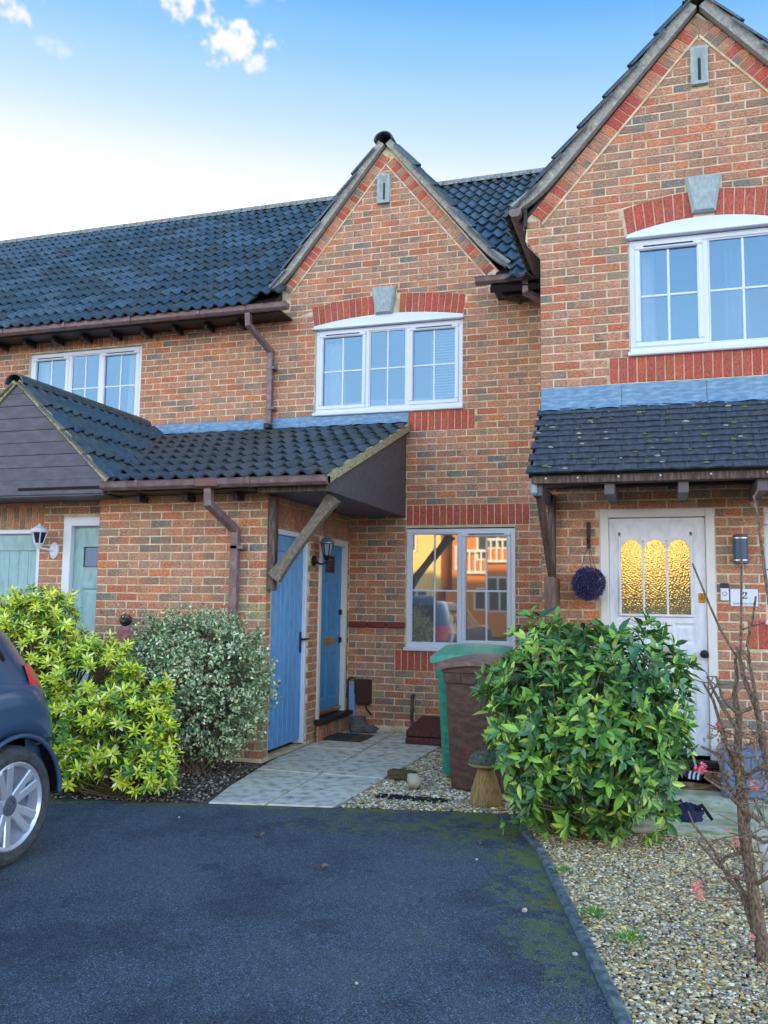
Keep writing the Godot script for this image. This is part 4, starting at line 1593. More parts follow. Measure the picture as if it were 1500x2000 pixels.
	part("potted_plant", pl, flat("dark_leaf", rgb(52, 74, 46), 0.6), w1)
	var w2 := window_in(h, o, X, -1.125, 0.62, 3.545, 4.53, [[1.0, true], [0.82, false], [1.0, true]], mats["glass_sky"])
	room_behind(w2, o, X, -1.3, 0.8, 3.3, 4.6, 1.3, mats["room"])
	curtain(w2, o, X, -1.06, -0.80, 3.6, 4.40, -0.15, mats["cloth_white"], 4.0)
	var bd := MB.new()
	bd.box(Vector3(-0.3, 3.64, -0.5), Vector3(1.3, 0.18, 0.5), 0.03)
	part("bed", bd, mats["cloth_white"], w2)
	var bl := MB.new()
	for i in 26: bl.box(Vector3(0.40, 3.63 + i * 0.032, -0.135), Vector3(0.34, 0.003, 0.026), 0.0, Basis(Vector3.RIGHT, 0.7))
	part("window_blind", bl, mats["cloth_white"], w2)
	head_panel(h, o, -0.26, 0.886, 4.548, 4.585, 0.08)
	# gable roof
	var rv := roof_variants()
	var roof := MB.new()
	deck(roof, Vector3(1.07, 4.985, -0.01), Vector3(1.07, 4.985, -2.1), Vector3(-0.29, 6.67, -2.1), Vector3(-0.29, 6.67, -0.01), 0.05)
	deck(roof, Vector3(-1.65, 4.985, -2.1), Vector3(-1.65, 4.985, -0.01), Vector3(-0.29, 6.67, -0.01), Vector3(-0.29, 6.67, -2.1), 0.05)
	deck(roof, Vector3(-1.80, 4.70, 0.40), Vector3(-1.56, 4.70, 0.40), Vector3(-1.56, 7.82, -3.5), Vector3(-1.80, 7.82, -3.5), 0.06)
	deck(roof, Vector3(1.0, 4.70, 0.40), Vector3(1.71, 4.70, 0.40), Vector3(1.71, 7.82, -3.5), Vector3(1.0, 7.82, -3.5), 0.06)
	deck(roof, Vector3(-1.56, 5.06, -0.06), Vector3(1.0, 5.06, -0.06), Vector3(1.0, 7.82, -3.5), Vector3(-1.56, 7.82, -3.5), 0.06)
	var rn := part("roof", roof, mats["shaded_brown"], h)
	var gl := sqrt(1.36 * 1.36 + 1.685 * 1.685)
	tile_slope("mid", rn, rv, Vector3(1.145, 4.987, 0.10), Vector3(0, 0, -1), Vector3(-1.36, 1.685, 0) / gl, 7, 6, 0.298, 0.345)
	tile_slope("mid", rn, rv, Vector3(-1.725, 4.987, 0.10 - 7 * 0.298), Vector3(0, 0, 1), Vector3(1.36, 1.685, 0) / gl, 7, 6, 0.298, 0.345)
	ridge(rn, Vector3(-0.29, 6.675, 0.13), Vector3(-0.29, 6.675, -2.1), mats["tile_d"], 0.115, 0.45)
	verge(rn, Vector2(-1.63, 4.99), Vector2(-0.30, 6.655), -0.02, 0.065, 0.08, mats["verge_grey"], "verge", 0.05)
	verge(rn, Vector2(1.07, 5.0), Vector2(-0.28, 6.655), -0.02, 0.065, 0.08, mats["verge_grey"], "verge", 0.05)
	var upm := Vector3(0, 3.095, -3.96).normalized()
	tile_slope("mid", rn, rv, Vector3(-1.80, 4.72, 0.47), X, upm, 12, 15, 0.298, 0.335, func(p: Vector3) -> bool:
		return gable_y(p.x) > p.y + 0.12 or (p.z > -0.1 and p.x > -1.62 and p.x < 1.06) or wing_y(p.x) > p.y + 0.1)
	ridge(rn, Vector3(-1.80, 7.80, -3.5), Vector3(1.71, 7.80, -3.5), mats["ridge_grey"], 0.13, 0.45)
	# eaves and rainwater goods
	eaves(h, -1.80, -1.42, 4.68, 0.0, 0.34, 0.4)
	eaves(h, 1.02, 1.50, 4.70, 0.0, 0.34, 0.4)
	gutter(h, [Vector3(-1.80, 4.745, 0.36), Vector3(-1.30, 4.745, 0.36)], mats["brown_pvc"])
	gutter(h, [Vector3(0.84, 4.83, 0.30), Vector3(1.46, 4.83, 0.30)], mats["brown_pvc"])
	var bk := MB.new()
	bk.box(Vector3(1.13, 4.70, 0.24), Vector3(0.05, 0.14, 0.10), 0.004)
	bk.box(Vector3(1.33, 4.70, 0.18), Vector3(0.36, 0.12, 0.2), 0.004)
	part("fascia_bracket", bk, mats["shaded_brown"], h)
	pipe(h, [Vector3(1.37, 4.77, 0.36), Vector3(1.37, 4.63, 0.36), Vector3(1.56, 4.55, 0.2), Vector3(1.63, 4.5, 0.06), Vector3(1.64, 2.6, 0.06)], mats["brown_pvc"])
	var dp := pipe(h, [Vector3(-1.80, 4.69, 0.40), Vector3(-1.80, 4.54, 0.38), Vector3(-1.66, 4.30, 0.06), Vector3(-1.66, 3.42, 0.06)], mats["brown_pvc"])
	for y in [4.1, 3.62]:
		var cl := MB.new()
		cl.box(Vector3(-1.645, y, 0.05), Vector3(0.11, 0.035, 0.1), 0.006)
		part("pipe_clip", cl, mats["brown_pvc"], dp)
	var sh := MB.new()
	sh.box(Vector3(-1.66, 3.405, 0.09), Vector3(0.07, 0.06, 0.11), 0.008)
	part("pipe_shoe", sh, mats["black"], dp)
	# single-storey front
	var gz := 2.156
	var og := Vector3(0, 0, gz)
	var gwall := part("wall", wall_sheet(og, X, -2.404, -0.664, 0.0, 2.40, []), mats["mortar"], h)
	var lichen := func(x: float, y: float) -> float:
		return clampf((x + 1.5) * 0.9, 0.0, 0.8) * smoothstep(1.75, 1.1, y)
	lay("mid", gwall, og, X, 0.031, 31, func(y: float) -> Array: return [Vector2(-2.41, -0.657)], lichen, -2.41)
	var ret := MB.new()
	ret.box(Vector3(-2.352, 1.2, 2.05), Vector3(0.1, 2.4, 0.18))
	part("wall_return", ret, mats["mortar"], gwall)
	var os := Vector3(-0.66, 0, 0)
	var U := Vector3(0, 0, -1)
	var d1 := rect_hole(-2.055, 0.02, -1.165, 2.065)
	var d2 := rect_hole(-0.92, 0.2, -0.07, 2.065)
	var swall := part("wall", wall_sheet(os, U, -2.15, 0.0, 0.0, 2.40, [d1, d2]), mats["mortar"], h)
	lay("mid", swall, os, U, 0.035, 32, func(y: float) -> Array:
		if y > 2.065 and y < 2.29: return []
		var holes := [Vector2(-0.92, -0.07)]
		if y < 2.065: holes.append(Vector2(-2.055, -1.165))
		if y > 2.065: holes = []
		return cut(-2.15, 0.0, holes), null, -2.15)
	soldiers("mid", swall, os, U, -2.15, -0.0, 2.066, 0.215, 0.003, true)
	var P := plane_xf(os, U)
	# boarded utility door
	var door := node("utility_door", h)
	var uf := MB.new()
	uf.xf = P
	uf.box(Vector3(-1.195, 1.045, -0.07), Vector3(0.05, 2.03, 0.116), 0.006)
	uf.box(Vector3(-1.64, 2.035, -0.07), Vector3(0.84, 0.05, 0.116), 0.006)
	part("door_frame", uf, mats["upvc"], door)
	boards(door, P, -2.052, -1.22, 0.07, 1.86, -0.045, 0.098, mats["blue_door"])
	var rl := MB.new()
	rl.xf = P
	rl.box(Vector3(-1.636, 1.935, -0.055), Vector3(0.832, 0.148, 0.02), 0.005)
	part("top_rail", rl, mats["blue_door"], door)
	var hd := MB.new()
	hd.xf = P
	hd.box(Vector3(-1.265, 1.0, -0.038), Vector3(0.035, 0.2, 0.012), 0.005)
	hd.box(Vector3(-1.265, 1.03, -0.015), Vector3(0.02, 0.02, 0.05), 0.005)
	hd.box(Vector3(-1.215, 1.03, 0.005), Vector3(0.11, 0.02, 0.018), 0.007)
	part("handle", hd, mats["iron"], door)
	# panelled front door
	var fd := node("front_door", h)
	door_frame(fd, P, -0.915, -0.075, 0.2, 2.06, 0.065, mats["cream"], 0.012)
	var lf := MB.new()
	lf.xf = P
	var lx0 := -0.85
	var lx1 := -0.14
	var hs := [rect_hole(lx0 + 0.1, 1.06, lx0 + 0.31, 1.62), rect_hole(lx0 + 0.4, 1.06, lx0 + 0.61, 1.62), rect_hole(lx0 + 0.1, 0.38, lx0 + 0.31, 0.86), rect_hole(lx0 + 0.4, 0.38, lx0 + 0.61, 0.86), rect_hole(lx0 + 0.22, 1.70, lx0 + 0.49, 1.88)]
	door_face(lf, lx0, lx1, 0.24, 1.995, -0.04, 0.04, hs)
	for i in 4: panel(lf, hs[i].position.x, hs[i].end.x, hs[i].position.y, hs[i].end.y, -0.04)
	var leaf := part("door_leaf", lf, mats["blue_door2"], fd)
	var pg := MB.new()
	pg.xf = P
	pg.box(Vector3(lx0 + 0.355, 1.79, -0.05), Vector3(0.27, 0.18, 0.01))
	part("pane", pg, mats["glass_dark"], leaf)
	var lp := MB.new()
	lp.xf = P
	lp.box(Vector3(lx0 + 0.355, 0.98, -0.034), Vector3(0.25, 0.07, 0.012), 0.005)
	lp.box(Vector3(lx0 + 0.355, 0.98, -0.025), Vector3(0.18, 0.036, 0.012), 0.005)
	part("letter_plate", lp, mats["brass"], leaf)
	var ky := MB.new()
	ky.xf = P
	for y in [1.28, 0.98]: ky.box(Vector3(lx1 - 0.04, y, -0.03), Vector3(0.04, 0.06, 0.03), 0.008)
	part("lock", ky, mats["iron"], leaf)
	var cl2 := MB.new()
	cl2.xf = P
	cl2.box(Vector3(lx0 + 0.355, 0.262, -0.03), Vector3(0.7, 0.03, 0.03), 0.006)
	part("weather_bar", cl2, mats["brass"], fd)
	var th := MB.new()
	th.box(Vector3(-0.66, 0.195, 0.49), Vector3(0.17, 0.05, 0.96), 0.01)
	part("threshold", th, mats["shaded_brown"], fd)
	soldiers("mid", swall, os + Vector3(0.045, 0, 0), U, -0.96, 0.0, 0.0, 0.155, 0.0, true)
	# lean-to roof over doors
	var lt := MB.new()
	deck(lt, Vector3(-3.1, lean_y(2.47) - 0.02, 2.47), Vector3(0.02, lean_y(2.47) - 0.02, 2.47), Vector3(0.02, lean_y(0.0) - 0.02, 0.0), Vector3(-3.1, lean_y(0.0) - 0.02, 0.0), 0.05)
	var ln := part("porch_roof", lt, mats["shaded_brown"], h)
	var upl := Vector3(0, 0.3684, -1).normalized()
	tile_slope("mid", ln, rv, Vector3(0.035 - 11 * 0.298, lean_y(2.52), 2.52), X, upl, 11, 8, 0.298, 0.332, func(p: Vector3) -> bool: return porch_y(p.x) > p.y + 0.06)
	verge(ln, Vector2(-2.50, lean_y(2.50) - 0.055), Vector2(-0.02, lean_y(0.02) - 0.055), 0.0, 0.06, 0.075, mats["verge_moss"])
	var vg := ln.get_child(ln.get_child_count() - 1) as MeshInstance3D
	vg.transform = Transform3D(Basis(Vector3(0, 0, -1), Vector3.UP, Vector3(1, 0, 0)), Vector3(-0.02, 0, 0))
	lead_strip(h, -3.25, 0.015, lean_y(0.0) + 0.03, 3.515, 0.003, 0.07, mats["lead"])
	gutter(h, [Vector3(-2.14, 2.445, 2.45), Vector3(0.04, 2.445, 2.45)], mats["brown_pvc"])
	eaves(h, -2.14, -0.66, 2.36, 2.16, 2.44, 0.38)
	var plate := MB.new()
	plate.box(Vector3(-0.32, 2.355, 2.40), Vector3(0.64, 0.06, 0.05), 0.004)
	part("eaves_beam", plate, mats["brown_wood"], h)
	var ch := MB.new()
	ch.prism([Vector2(-2.40, 2.335), Vector2(0.0, 2.335), Vector2(0.0, lean_y(0.0) - 0.06), Vector2(-2.40, lean_y(2.40) - 0.06)], 0.0, 0.02)
	var chn := part("cheek_board", ch, mats["dark_board"], h)
	chn.transform = Transform3D(Basis(Vector3(0, 0, -1), Vector3.UP, Vector3(1, 0, 0)), Vector3(-0.03, 0, 0))
	var sf := node("soffit", h)
	boards(sf, Transform3D(Basis(Vector3.RIGHT, Vector3(0, 0, 1), Vector3.DOWN), Vector3(0, 2.34, 0)), -0.655, -0.032, 0.01, 2.38, 0.0, 0.1, mats["dark_board"], true, "soffit_board")
	# timber post and curved brace
	var ps := MB.new()
	ps.box(Vector3(-0.618, 1.91, 2.135), Vector3(0.075, 0.84, 0.08), 0.008)
	part("timber_post", ps, mats["brown_wood"], h)
	var br := MB.new()
	var bp := []
	var bq := []
	for i in 11:
		var s := i / 10.0
		var c := Vector2(lerpf(-0.575, -0.03, s), lerpf(1.60, 2.30, s))
		var w := 0.040 + 0.026 * pow(absf(s - 0.5) * 2.0, 3.0)
		var nrm := Vector2(-0.70, 0.545).normalized()
		bp.append(c + nrm * w)
		bq.append(c - nrm * w)
	bq.reverse()
	br.prism(bp + bq, 2.14, 2.215)
	part("timber_brace", br, noisy("brace_wood", [[0.15, rgb(104, 96, 88)], [0.6, rgb(124, 114, 102)], [0.9, rgb(142, 136, 114)]], Vector3(2, 2, 2), 0.04, 0.8, 0.1, 16), h)
	# garage-front downpipe
	var d3 := pipe(h, [Vector3(-1.07, 2.40, 2.50), Vector3(-1.07, 2.23, 2.49), Vector3(-0.945, 2.02, 2.215), Vector3(-0.945, 0.3, 2.215)], mats["brown_pvc"], 0.07)
	var hp := MB.new()
	hp.box(Vector3(-1.07, 2.41, 2.505), Vector3(0.22, 0.085, 0.125), 0.012)
	part("gutter_outlet", hp, flat("red_brown_pvc", rgb(108, 66, 62), 0.35), d3)
	for y in [1.87, 0.9]:
		var cc := MB.new()
		cc.box(Vector3(-0.92, y, 2.2), Vector3(0.13, 0.04, 0.1), 0.006)
		part("pipe_clip", cc, mats["brown_pvc"], d3)
	# meter box, cover strip and pipe on the wall by the door
	var mt := MB.new()
	mt.box(Vector3(-0.455, 0.42, 0.035), Vector3(0.165, 0.27, 0.08), 0.012)
	part("meter_box", mt, flat("meter_brown", rgb(72, 46, 42), 0.4), h)
	var cv := MB.new()
	cv.box(Vector3(-0.595, 0.28, 0.02), Vector3(0.075, 0.42, 0.035), 0.008)
	part("pipe_cover", cv, flat("pale_blue", rgb(130, 170, 214), 0.5), h)
	var cb := MB.new()
	cb.tube([Vector3(-0.63, 0.2, 0.03), Vector3(-0.645, 0.4, 0.03), Vector3(-0.64, 0.54, 0.03), Vector3(-0.6, 0.57, 0.03), Vector3(-0.56, 0.55, 0.03), Vector3(-0.555, 0.4, 0.05)], [0.008], 6)
	cb.tube([Vector3(-0.43, 0.29, 0.04), Vector3(-0.425, 0.23, 0.03), Vector3(-0.39, 0.2, 0.02), Vector3(-0.38, 0.17, 0.0)], [0.009], 6)
	part("cable", cb, mats["cable"], h)
	var op := MB.new()
	op.tube([Vector3(0.10, 0.40, -0.02), Vector3(0.10, 0.40, 0.04), Vector3(0.10, 0.37, 0.05), Vector3(0.095, 0.15, 0.05), Vector3(0.11, 0.11, 0.06), Vector3(0.18, 0.10, 0.08)], [0.018], 8)
	part("overflow_pipe", op, mats["brown_wood"], h)
	shell(h, -1.80, 1.71, [])

func left_house():
	var h := thing("brick_house", "long low brick house on the left with teal doors and a boarded porch gable", "house")
	var o := Vector3.ZERO
	var X := Vector3.RIGHT
	var hole := rect_hole(-5.125, 3.55, -3.45, 4.54)
	var wall := part("wall", wall_sheet(o, X, -26.0, -1.80, 0.0, 4.98, [hole]), mats["mortar"], h)  # runs far out of view to keep the sun off the houses opposite
	lay("left", wall, o, X, 3.135, 21, func(y: float) -> Array:
		var holes := []
		if y > 3.5 and y < 4.55: holes.append(Vector2(-5.13, -3.445))
		if y >= 4.55: holes.append(Vector2(-5.28, -3.42))
		return cut(-7.2, -1.80, holes))
	soldiers("left", wall, o, X, -5.28, -3.42, 4.555, 0.16, 0.003, true)
	var w := window_in(h, o, X, -5.125, -3.45, 3.56, 4.535, [[1.0, true], [0.82, false], [1.0, true]], mats["glass_sky"])
	room_behind(w, o, X, -5.3, -3.3, 3.3, 4.6, 1.3, mats["room"])
	curtain(w, o, X, -5.06, -4.86, 3.6, 4.45, -0.15, mats["cloth_white"], 3.0)
	curtain(w, o, X, -3.72, -3.52, 3.6, 4.45, -0.15, mats["cloth_white"], 3.0)
	var rv := roof_variants()
	var rf := MB.new()
	deck(rf, Vector3(-26.0, 4.70, 0.40), Vector3(-1.80, 4.70, 0.40), Vector3(-1.80, 7.82, -3.5), Vector3(-26.0, 7.82, -3.5), 0.06)  # carried on out of view to block the low sun
	var rn := part("roof", rf, mats["shaded_brown"], h)
	tile_slope("left", rn, rv, Vector3(-1.80 - 37 * 0.298, 4.72, 0.47), X, Vector3(0, 3.095, -3.96).normalized(), 37, 15, 0.298, 0.335)
	ridge(rn, Vector3(-12.9, 7.80, -3.5), Vector3(-1.80, 7.80, -3.5), mats["ridge_grey"], 0.13, 0.45)
	eaves(h, -10.0, -1.80, 4.68, 0.0, 0.34, 0.42)
	gutter(h, [Vector3(-12.9, 4.745, 0.36), Vector3(-1.805, 4.745, 0.36)], mats["brown_pvc"])
	# single-storey front with the teal doors
	var oz := Vector3(0, 0, 2.0)
	var g1 := rect_hole(-5.6, 0.02, -3.2, 2.075)
	var g2 := rect_hole(-2.93, 0.08, -2.06, 2.19)
	var fw := part("wall", wall_sheet(oz, X, -6.6, -2.05, 0.0, 2.40, [g1, g2]), mats["mortar"], h)
	lay("left", fw, oz, X, 0.041, 31, func(y: float) -> Array:
		var holes := []
		if y < 2.19: holes.append(Vector2(-2.93, -2.05))
		if y < 2.29: holes.append(Vector2(-5.7, -3.2) if y < 2.07 else Vector2(-5.7, -3.16))
		return cut(-6.6, -2.45, holes), null, -3.2)
	soldiers("left", fw, oz, X, -5.71, -3.16, 2.075, 0.215, 0.003, true)
	var P := plane_xf(oz, X)
	var gd := node("garage_door", h)
	door_frame(gd, P, -5.6, -3.2, 0.02, 2.075, 0.045, mats["upvc"], -0.01)
	boards(gd, P, -5.55, -3.25, 0.05, 1.86, -0.05, 0.115, mats["teal_door"])
	var rl := MB.new()
	rl.xf = P
	rl.box(Vector3(-4.4, 1.945, -0.058), Vector3(2.3, 0.165, 0.02), 0.006)
	part("top_rail", rl, mats["teal_door"], gd)
	var fd := node("front_door", h)
	door_frame(fd, P, -2.93, -2.06, 0.1, 2.19, 0.09, mats["upvc"], -0.0)
	var lf := MB.new()
	lf.xf = P
	var x0 := -2.835
	var hs := [rect_hole(x0 + 0.11, 1.70, x0 + 0.58, 1.90), rect_hole(x0 + 0.10, 0.95, x0 + 0.32, 1.50), rect_hole(x0 + 0.38, 0.95, x0 + 0.60, 1.50), rect_hole(x0 + 0.10, 0.3, x0 + 0.32, 0.82), rect_hole(x0 + 0.38, 0.3, x0 + 0.60, 0.82)]
	door_face(lf, x0, x0 + 0.7, 0.12, 2.10, -0.06, 0.04, hs)
	for i in range(1, 5): panel(lf, hs[i].position.x, hs[i].end.x, hs[i].position.y, hs[i].end.y, -0.06)
	var leaf := part("door_leaf", lf, mats["teal_door"], fd)
	var pg := MB.new()
	pg.xf = P
	pg.box(Vector3(x0 + 0.345, 1.80, -0.075), Vector3(0.45, 0.18, 0.01))
	part("pane", pg, mats["glass_dark"], leaf)
	var lk := MB.new()
	lk.xf = P
	lk.box(Vector3(x0 + 0.05, 1.25, -0.05), Vector3(0.035, 0.11, 0.02), 0.01)
	lk.box(Vector3(x0 + 0.045, 1.215, -0.03), Vector3(0.05, 0.03, 0.03), 0.008)
	part("lock", lk, flat("old_brass", rgb(126, 112, 82), 0.35, 0.8), leaf)
	# boarded porch gable
	var pz := 2.45
	var gable := node("porch_gable", h)
	for i in 8:
		var ya := 2.50 + i * 0.12
		var yb := ya + 0.1145
		var wa := (3.42 - ya) / 0.94
		var wb := maxf(0.0, (3.42 - yb) / 0.94)
		if wa < 0.05: continue
		var mb := MB.new()
		mb.prism([Vector2(-3.19 - wa, ya), Vector2(-3.19 + wa, ya), Vector2(-3.19 + wb, yb), Vector2(-3.19 - wb, yb)] if wb > 0.02 else [Vector2(-3.19 - wa, ya), Vector2(-3.19 + wa, ya), Vector2(-3.19, 3.42)], pz - 0.03, pz - 0.004 - 0.002 * (i % 2))
		part("cladding_board", mb, mats["dark_board"], gable)
	var bm := MB.new()
	bm.box(Vector3(-3.19, 2.425, pz - 0.03), Vector3(2.06, 0.15, 0.08), 0.008)
	part("porch_beam", bm, mats["dark_board"], gable)
	var so := MB.new()
	so.box(Vector3(-3.19, 2.35, 2.22), Vector3(2.04, 0.02, 0.46))
	part("soffit", so, mats["dark_board"], gable)
	var pr := MB.new()
	deck(pr, Vector3(-2.16, 2.47, 2.43), Vector3(-2.16, 2.47, 0.0), Vector3(-3.19, 3.44, 0.0), Vector3(-3.19, 3.44, 2.43), 0.05)
	deck(pr, Vector3(-4.22, 2.47, 0.0), Vector3(-4.22, 2.47, 2.43), Vector3(-3.19, 3.44, 2.43), Vector3(-3.19, 3.44, 0.0), 0.05)
	var pn := part("porch_roof", pr, mats["shaded_brown"], h)
	var l := sqrt(1.03 * 1.03 + 0.97 * 0.97)
	tile_slope("left", pn, rv, Vector3(-2.13, 2.475, 2.48), Vector3(0, 0, -1), Vector3(-1.03, 0.97, 0) / l, 8, 4, 0.298, 0.345, func(p: Vector3) -> bool: return p.x > -2.95 and lean_y(p.z) > p.y + 0.07)
	tile_slope("left", pn, rv, Vector3(-4.25, 2.475, 2.48 - 8 * 0.298), Vector3(0, 0, 1), Vector3(1.03, 0.97, 0) / l, 8, 4, 0.298, 0.345)
	ridge(pn, Vector3(-3.19, 3.43, 2.50), Vector3(-3.19, 3.43, 0.05), mats["tile_c"], 0.11, 0.44)
	verge(pn, Vector2(-2.15, 2.455), Vector2(-3.19, 3.435), pz - 0.03, pz + 0.012, 0.05, mats["verge_moss"])
	verge(pn, Vector2(-4.23, 2.455), Vector2(-3.19, 3.435), pz - 0.03, pz + 0.012, 0.05, mats["verge_moss"])
	var vl := MB.new()   # lead valley between the two porch roofs
	var g := []
	for i in 7:
		var s := i / 6.0
		var zz := lerpf(2.45, 0.05, s)
		var yy := lean_y(zz) + 0.03
		var xx := -3.19 + (3.47 - yy) / 0.94
		g.append([Vector3(xx - 0.07, yy + 0.055, zz), Vector3(xx, yy, zz), Vector3(xx + 0.1, yy + 0.012, zz)])
	vl.sheet(g)
	part("lead_valley", vl, flat("valley_lead", rgb(84, 104, 122), 0.5), pn)
	shell(h, -26.0, -1.80, [-26.0])

func right_house():
	var h := thing("brick_house", "large gabled brick house on the right with a tiled canopy over its pale door", "house")
	var z := 1.8276
	var o := Vector3(0, 0, z)
	var X := Vector3.RIGHT
	var up := rect_hole(2.447, 3.48, 3.66, 4.5)
	var dr := rect_hole(2.185, 0.1, 3.075, 2.19)
	var lw := rect_hole(3.44, 1.29, 4.34, 2.19)
	var wall := part("wall", wall_sheet(o, X, 1.71, 4.37, 0.0, 4.70, [up, dr, lw]), mats["mortar"], h)
	var gw := MB.new()
	gw.xf = Transform3D(Basis(), o)
	gw.prism([Vector2(1.58, 4.56), Vector2(1.71, 4.41), Vector2(1.71, 4.70), Vector2(4.37, 4.70), Vector2(4.47, 4.76), Vector2(3.04, 6.40), Vector2(1.60, 4.76)], -0.12, -0.0035)
	part("gable_wall", gw, mats["mortar"], wall)
	lay("right", wall, o, X, 0.01, 84, func(y: float) -> Array:
		var holes := []
		if y < 2.42:
			if y < 2.19: holes.append(Vector2(2.18, 3.08))
			if y > 1.285 and y < 2.2: holes.append(Vector2(3.435, 4.345))
			if y > 1.085 and y < 1.285: holes.append(Vector2(3.295, 4.37))
			return cut(1.71, 4.37, holes)
		if y < 2.9: return []
		if y < 4.705:
			if y > 3.235 and y < 3.46: holes.append(Vector2(2.28, 3.83))
			if y > 3.46 and y < 4.51: holes.append(Vector2(2.442, 3.665))
			if y >= 4.51 and y < 4.72:
				var w := 0.635 + (y - 4.52) * 0.12
				holes.append(Vector2(3.05 - w, 3.05 + w))
			var left := 1.71
			if y > 4.41: left = 1.655
			if y > 4.485: left = 1.60
			if y > 4.56: left = 1.565
			return cut(left, 4.37, holes)
		var g := gable_span(y, 3.045, 1.305, 4.70, 6.196)
		if g.size() == 0: return []
		if y < 4.94: holes.append(Vector2(2.905, 3.197))
		if y > 5.74 and y < 6.08: holes.append(Vector2(2.97, 3.115))
		return cut(g[0].x, g[0].y, holes), null, 1.71, 4.70, func(x: float) -> float:
			var a := (x - 3.05) / 0.644
			return 4.742 + 0.09 * (1.0 - a * a) if absf(a) < 1.0 else -1.0)
	soldiers("right", wall, o, X, 2.28, 3.83, 3.24)
	soldiers("right", wall, o, X, 3.295, 4.37, 1.075)
	arch("right", wall, o, 3.05, 0.614, 4.52, 0.09, 0.222, 0.10)
	keystone(h, o, [Vector2(2.958, 4.632), Vector2(3.142, 4.632), Vector2(3.194, 4.945), Vector2(2.908, 4.948)], mats["stone"])
	slope_bricks("right", wall, o, Vector2(1.735, 4.71), Vector2(3.13, 6.298), 0.135)
	slope_bricks("right", wall, o, Vector2(4.355, 4.71), Vector2(3.01, 6.242), 0.135)
	for sg in [-1.0, 1.0]:
		var mb := MB.new()
		mb.bar(Vector3(3.045 + sg * 1.318, 4.695, z), Vector3(3.045, 6.192, z), 0.018, 0.016, Vector3(0, 0, 1))
		part("mortar_fillet", mb, mats["mortar"], wall)
	vent(wall, o, 2.977, 3.108, 5.744, 6.077, mats["stone"])
	var w1 := window_in(h, o, X, 2.447, 3.66, 3.495, 4.47, [[1.0, true], [1.0, false]], mats["glass_sky"], 2, 0.03, 0.5)
	room_behind(w1, o, X, 2.2, 3.9, 3.3, 4.6, 1.3, mats["room"])
	curtain(w1, o, X, 2.5, 2.66, 3.55, 4.4, -0.16, mats["cloth_white"], 3.0)
	curtain(w1, o, X, 3.2, 3.42, 3.55, 4.4, -0.2, flat("cloth_blue", rgb(150, 170, 196), 0.85), 4.0)
	head_panel(h, o, 3.05, 0.613, 4.488, 4.52, 0.09)
	var w2 := window_in(h, o, X, 3.44, 4.34, 1.30, 2.19, [[1.0, true], [1.0, false]], mats["glass_low"])
	room_behind(w2, o, X, 3.3, 4.5, 1.1, 2.3, 1.4, mats["room_dark"])
	# roof
	var rv := roof_variants()
	var rf := MB.new()
	deck(rf, Vector3(1.52, 4.72, -2.2), Vector3(1.52, 4.72, 1.815), Vector3(3.04, 6.425, 1.815), Vector3(3.04, 6.425, -2.2), 0.06)
	deck(rf, Vector3(4.56, 4.72, 1.815), Vector3(4.56, 4.72, -2.2), Vector3(3.04, 6.425, -2.2), Vector3(3.04, 6.425, 1.815), 0.06)
	deck(rf, Vector3(1.71, 5.0, 0.05), Vector3(7.0, 5.0, 0.05), Vector3(7.0, 7.82, -3.5), Vector3(1.71, 7.82, -3.5), 0.06)
	var rn := part("roof", rf, mats["shaded_brown"], h)
	var l := sqrt(1.52 * 1.52 + 1.705 * 1.705)
	tile_slope("right", rn, rv, Vector3(1.45, 4.745, 1.935 - 13 * 0.298), Vector3(0, 0, 1), Vector3(1.52, 1.705, 0) / l, 13, 7, 0.298, 0.325)
	tile_slope("right", rn, rv, Vector3(4.63, 4.745, 1.935), Vector3(0, 0, -1), Vector3(-1.52, 1.705, 0) / l, 13, 7, 0.298, 0.325)
	ridge(rn, Vector3(3.04, 6.44, 1.95), Vector3(3.04, 6.44, -2.1), mats["ridge_grey"], 0.125, 0.45)
	ridge(rn, Vector3(1.71, 7.80, -3.5), Vector3(7.0, 7.80, -3.5), mats["ridge_grey"], 0.13, 0.45)
	verge(rn, Vector2(1.565, 4.755), Vector2(3.03, 6.41), z - 0.02, z + 0.07, 0.09, mats["verge_grey"], "verge", 0.06)
	verge(rn, Vector2(4.515, 4.755), Vector2(3.05, 6.41), z - 0.02, z + 0.07, 0.09, mats["verge_grey"], "verge", 0.06)
	gutter(h, [Vector3(1.56, 4.82, 0.2), Vector3(1.56, 4.82, 1.94)], mats["brown_pvc"])
	var fs := MB.new()
	fs.box(Vector3(1.585, 4.755, 1.02), Vector3(0.03, 0.17, 1.7), 0.004)
	fs.box(Vector3(1.65, 4.68, 1.0), Vector3(0.12, 0.02, 1.62))
	part("fascia", fs, mats["shaded_brown"], h)
	var sw := MB.new()   # the wing's side wall, turned away from the road
	sw.box(Vector3(1.77, 2.35, 0.85), Vector3(0.12, 4.7, 1.7))
	sw.box(Vector3(4.31, 2.35, 0.85), Vector3(0.12, 4.7, 1.7))
	part("side_wall", sw, mats["mortar"], h)
	# canopy
	var cp := MB.new()
	deck(cp, Vector3(1.70, 2.40, 2.53), Vector3(4.38, 2.40, 2.53), Vector3(4.38, 3.03, 1.83), Vector3(1.70, 3.03, 1.83), 0.04)
	var cn := part("canopy_roof", cp, mats["shaded_brown"], h)
	tile_slope("right_canopy", cn, [plain_tile(1), plain_tile(2), plain_tile(3), plain_tile(4)], Vector3(1.685, 2.395, 2.56), X, Vector3(0, 0.645, -0.715).normalized(), 16, 11, 0.165, 0.0862, null, 0.045)
	var ms := MB.new()
	ms.colored = true
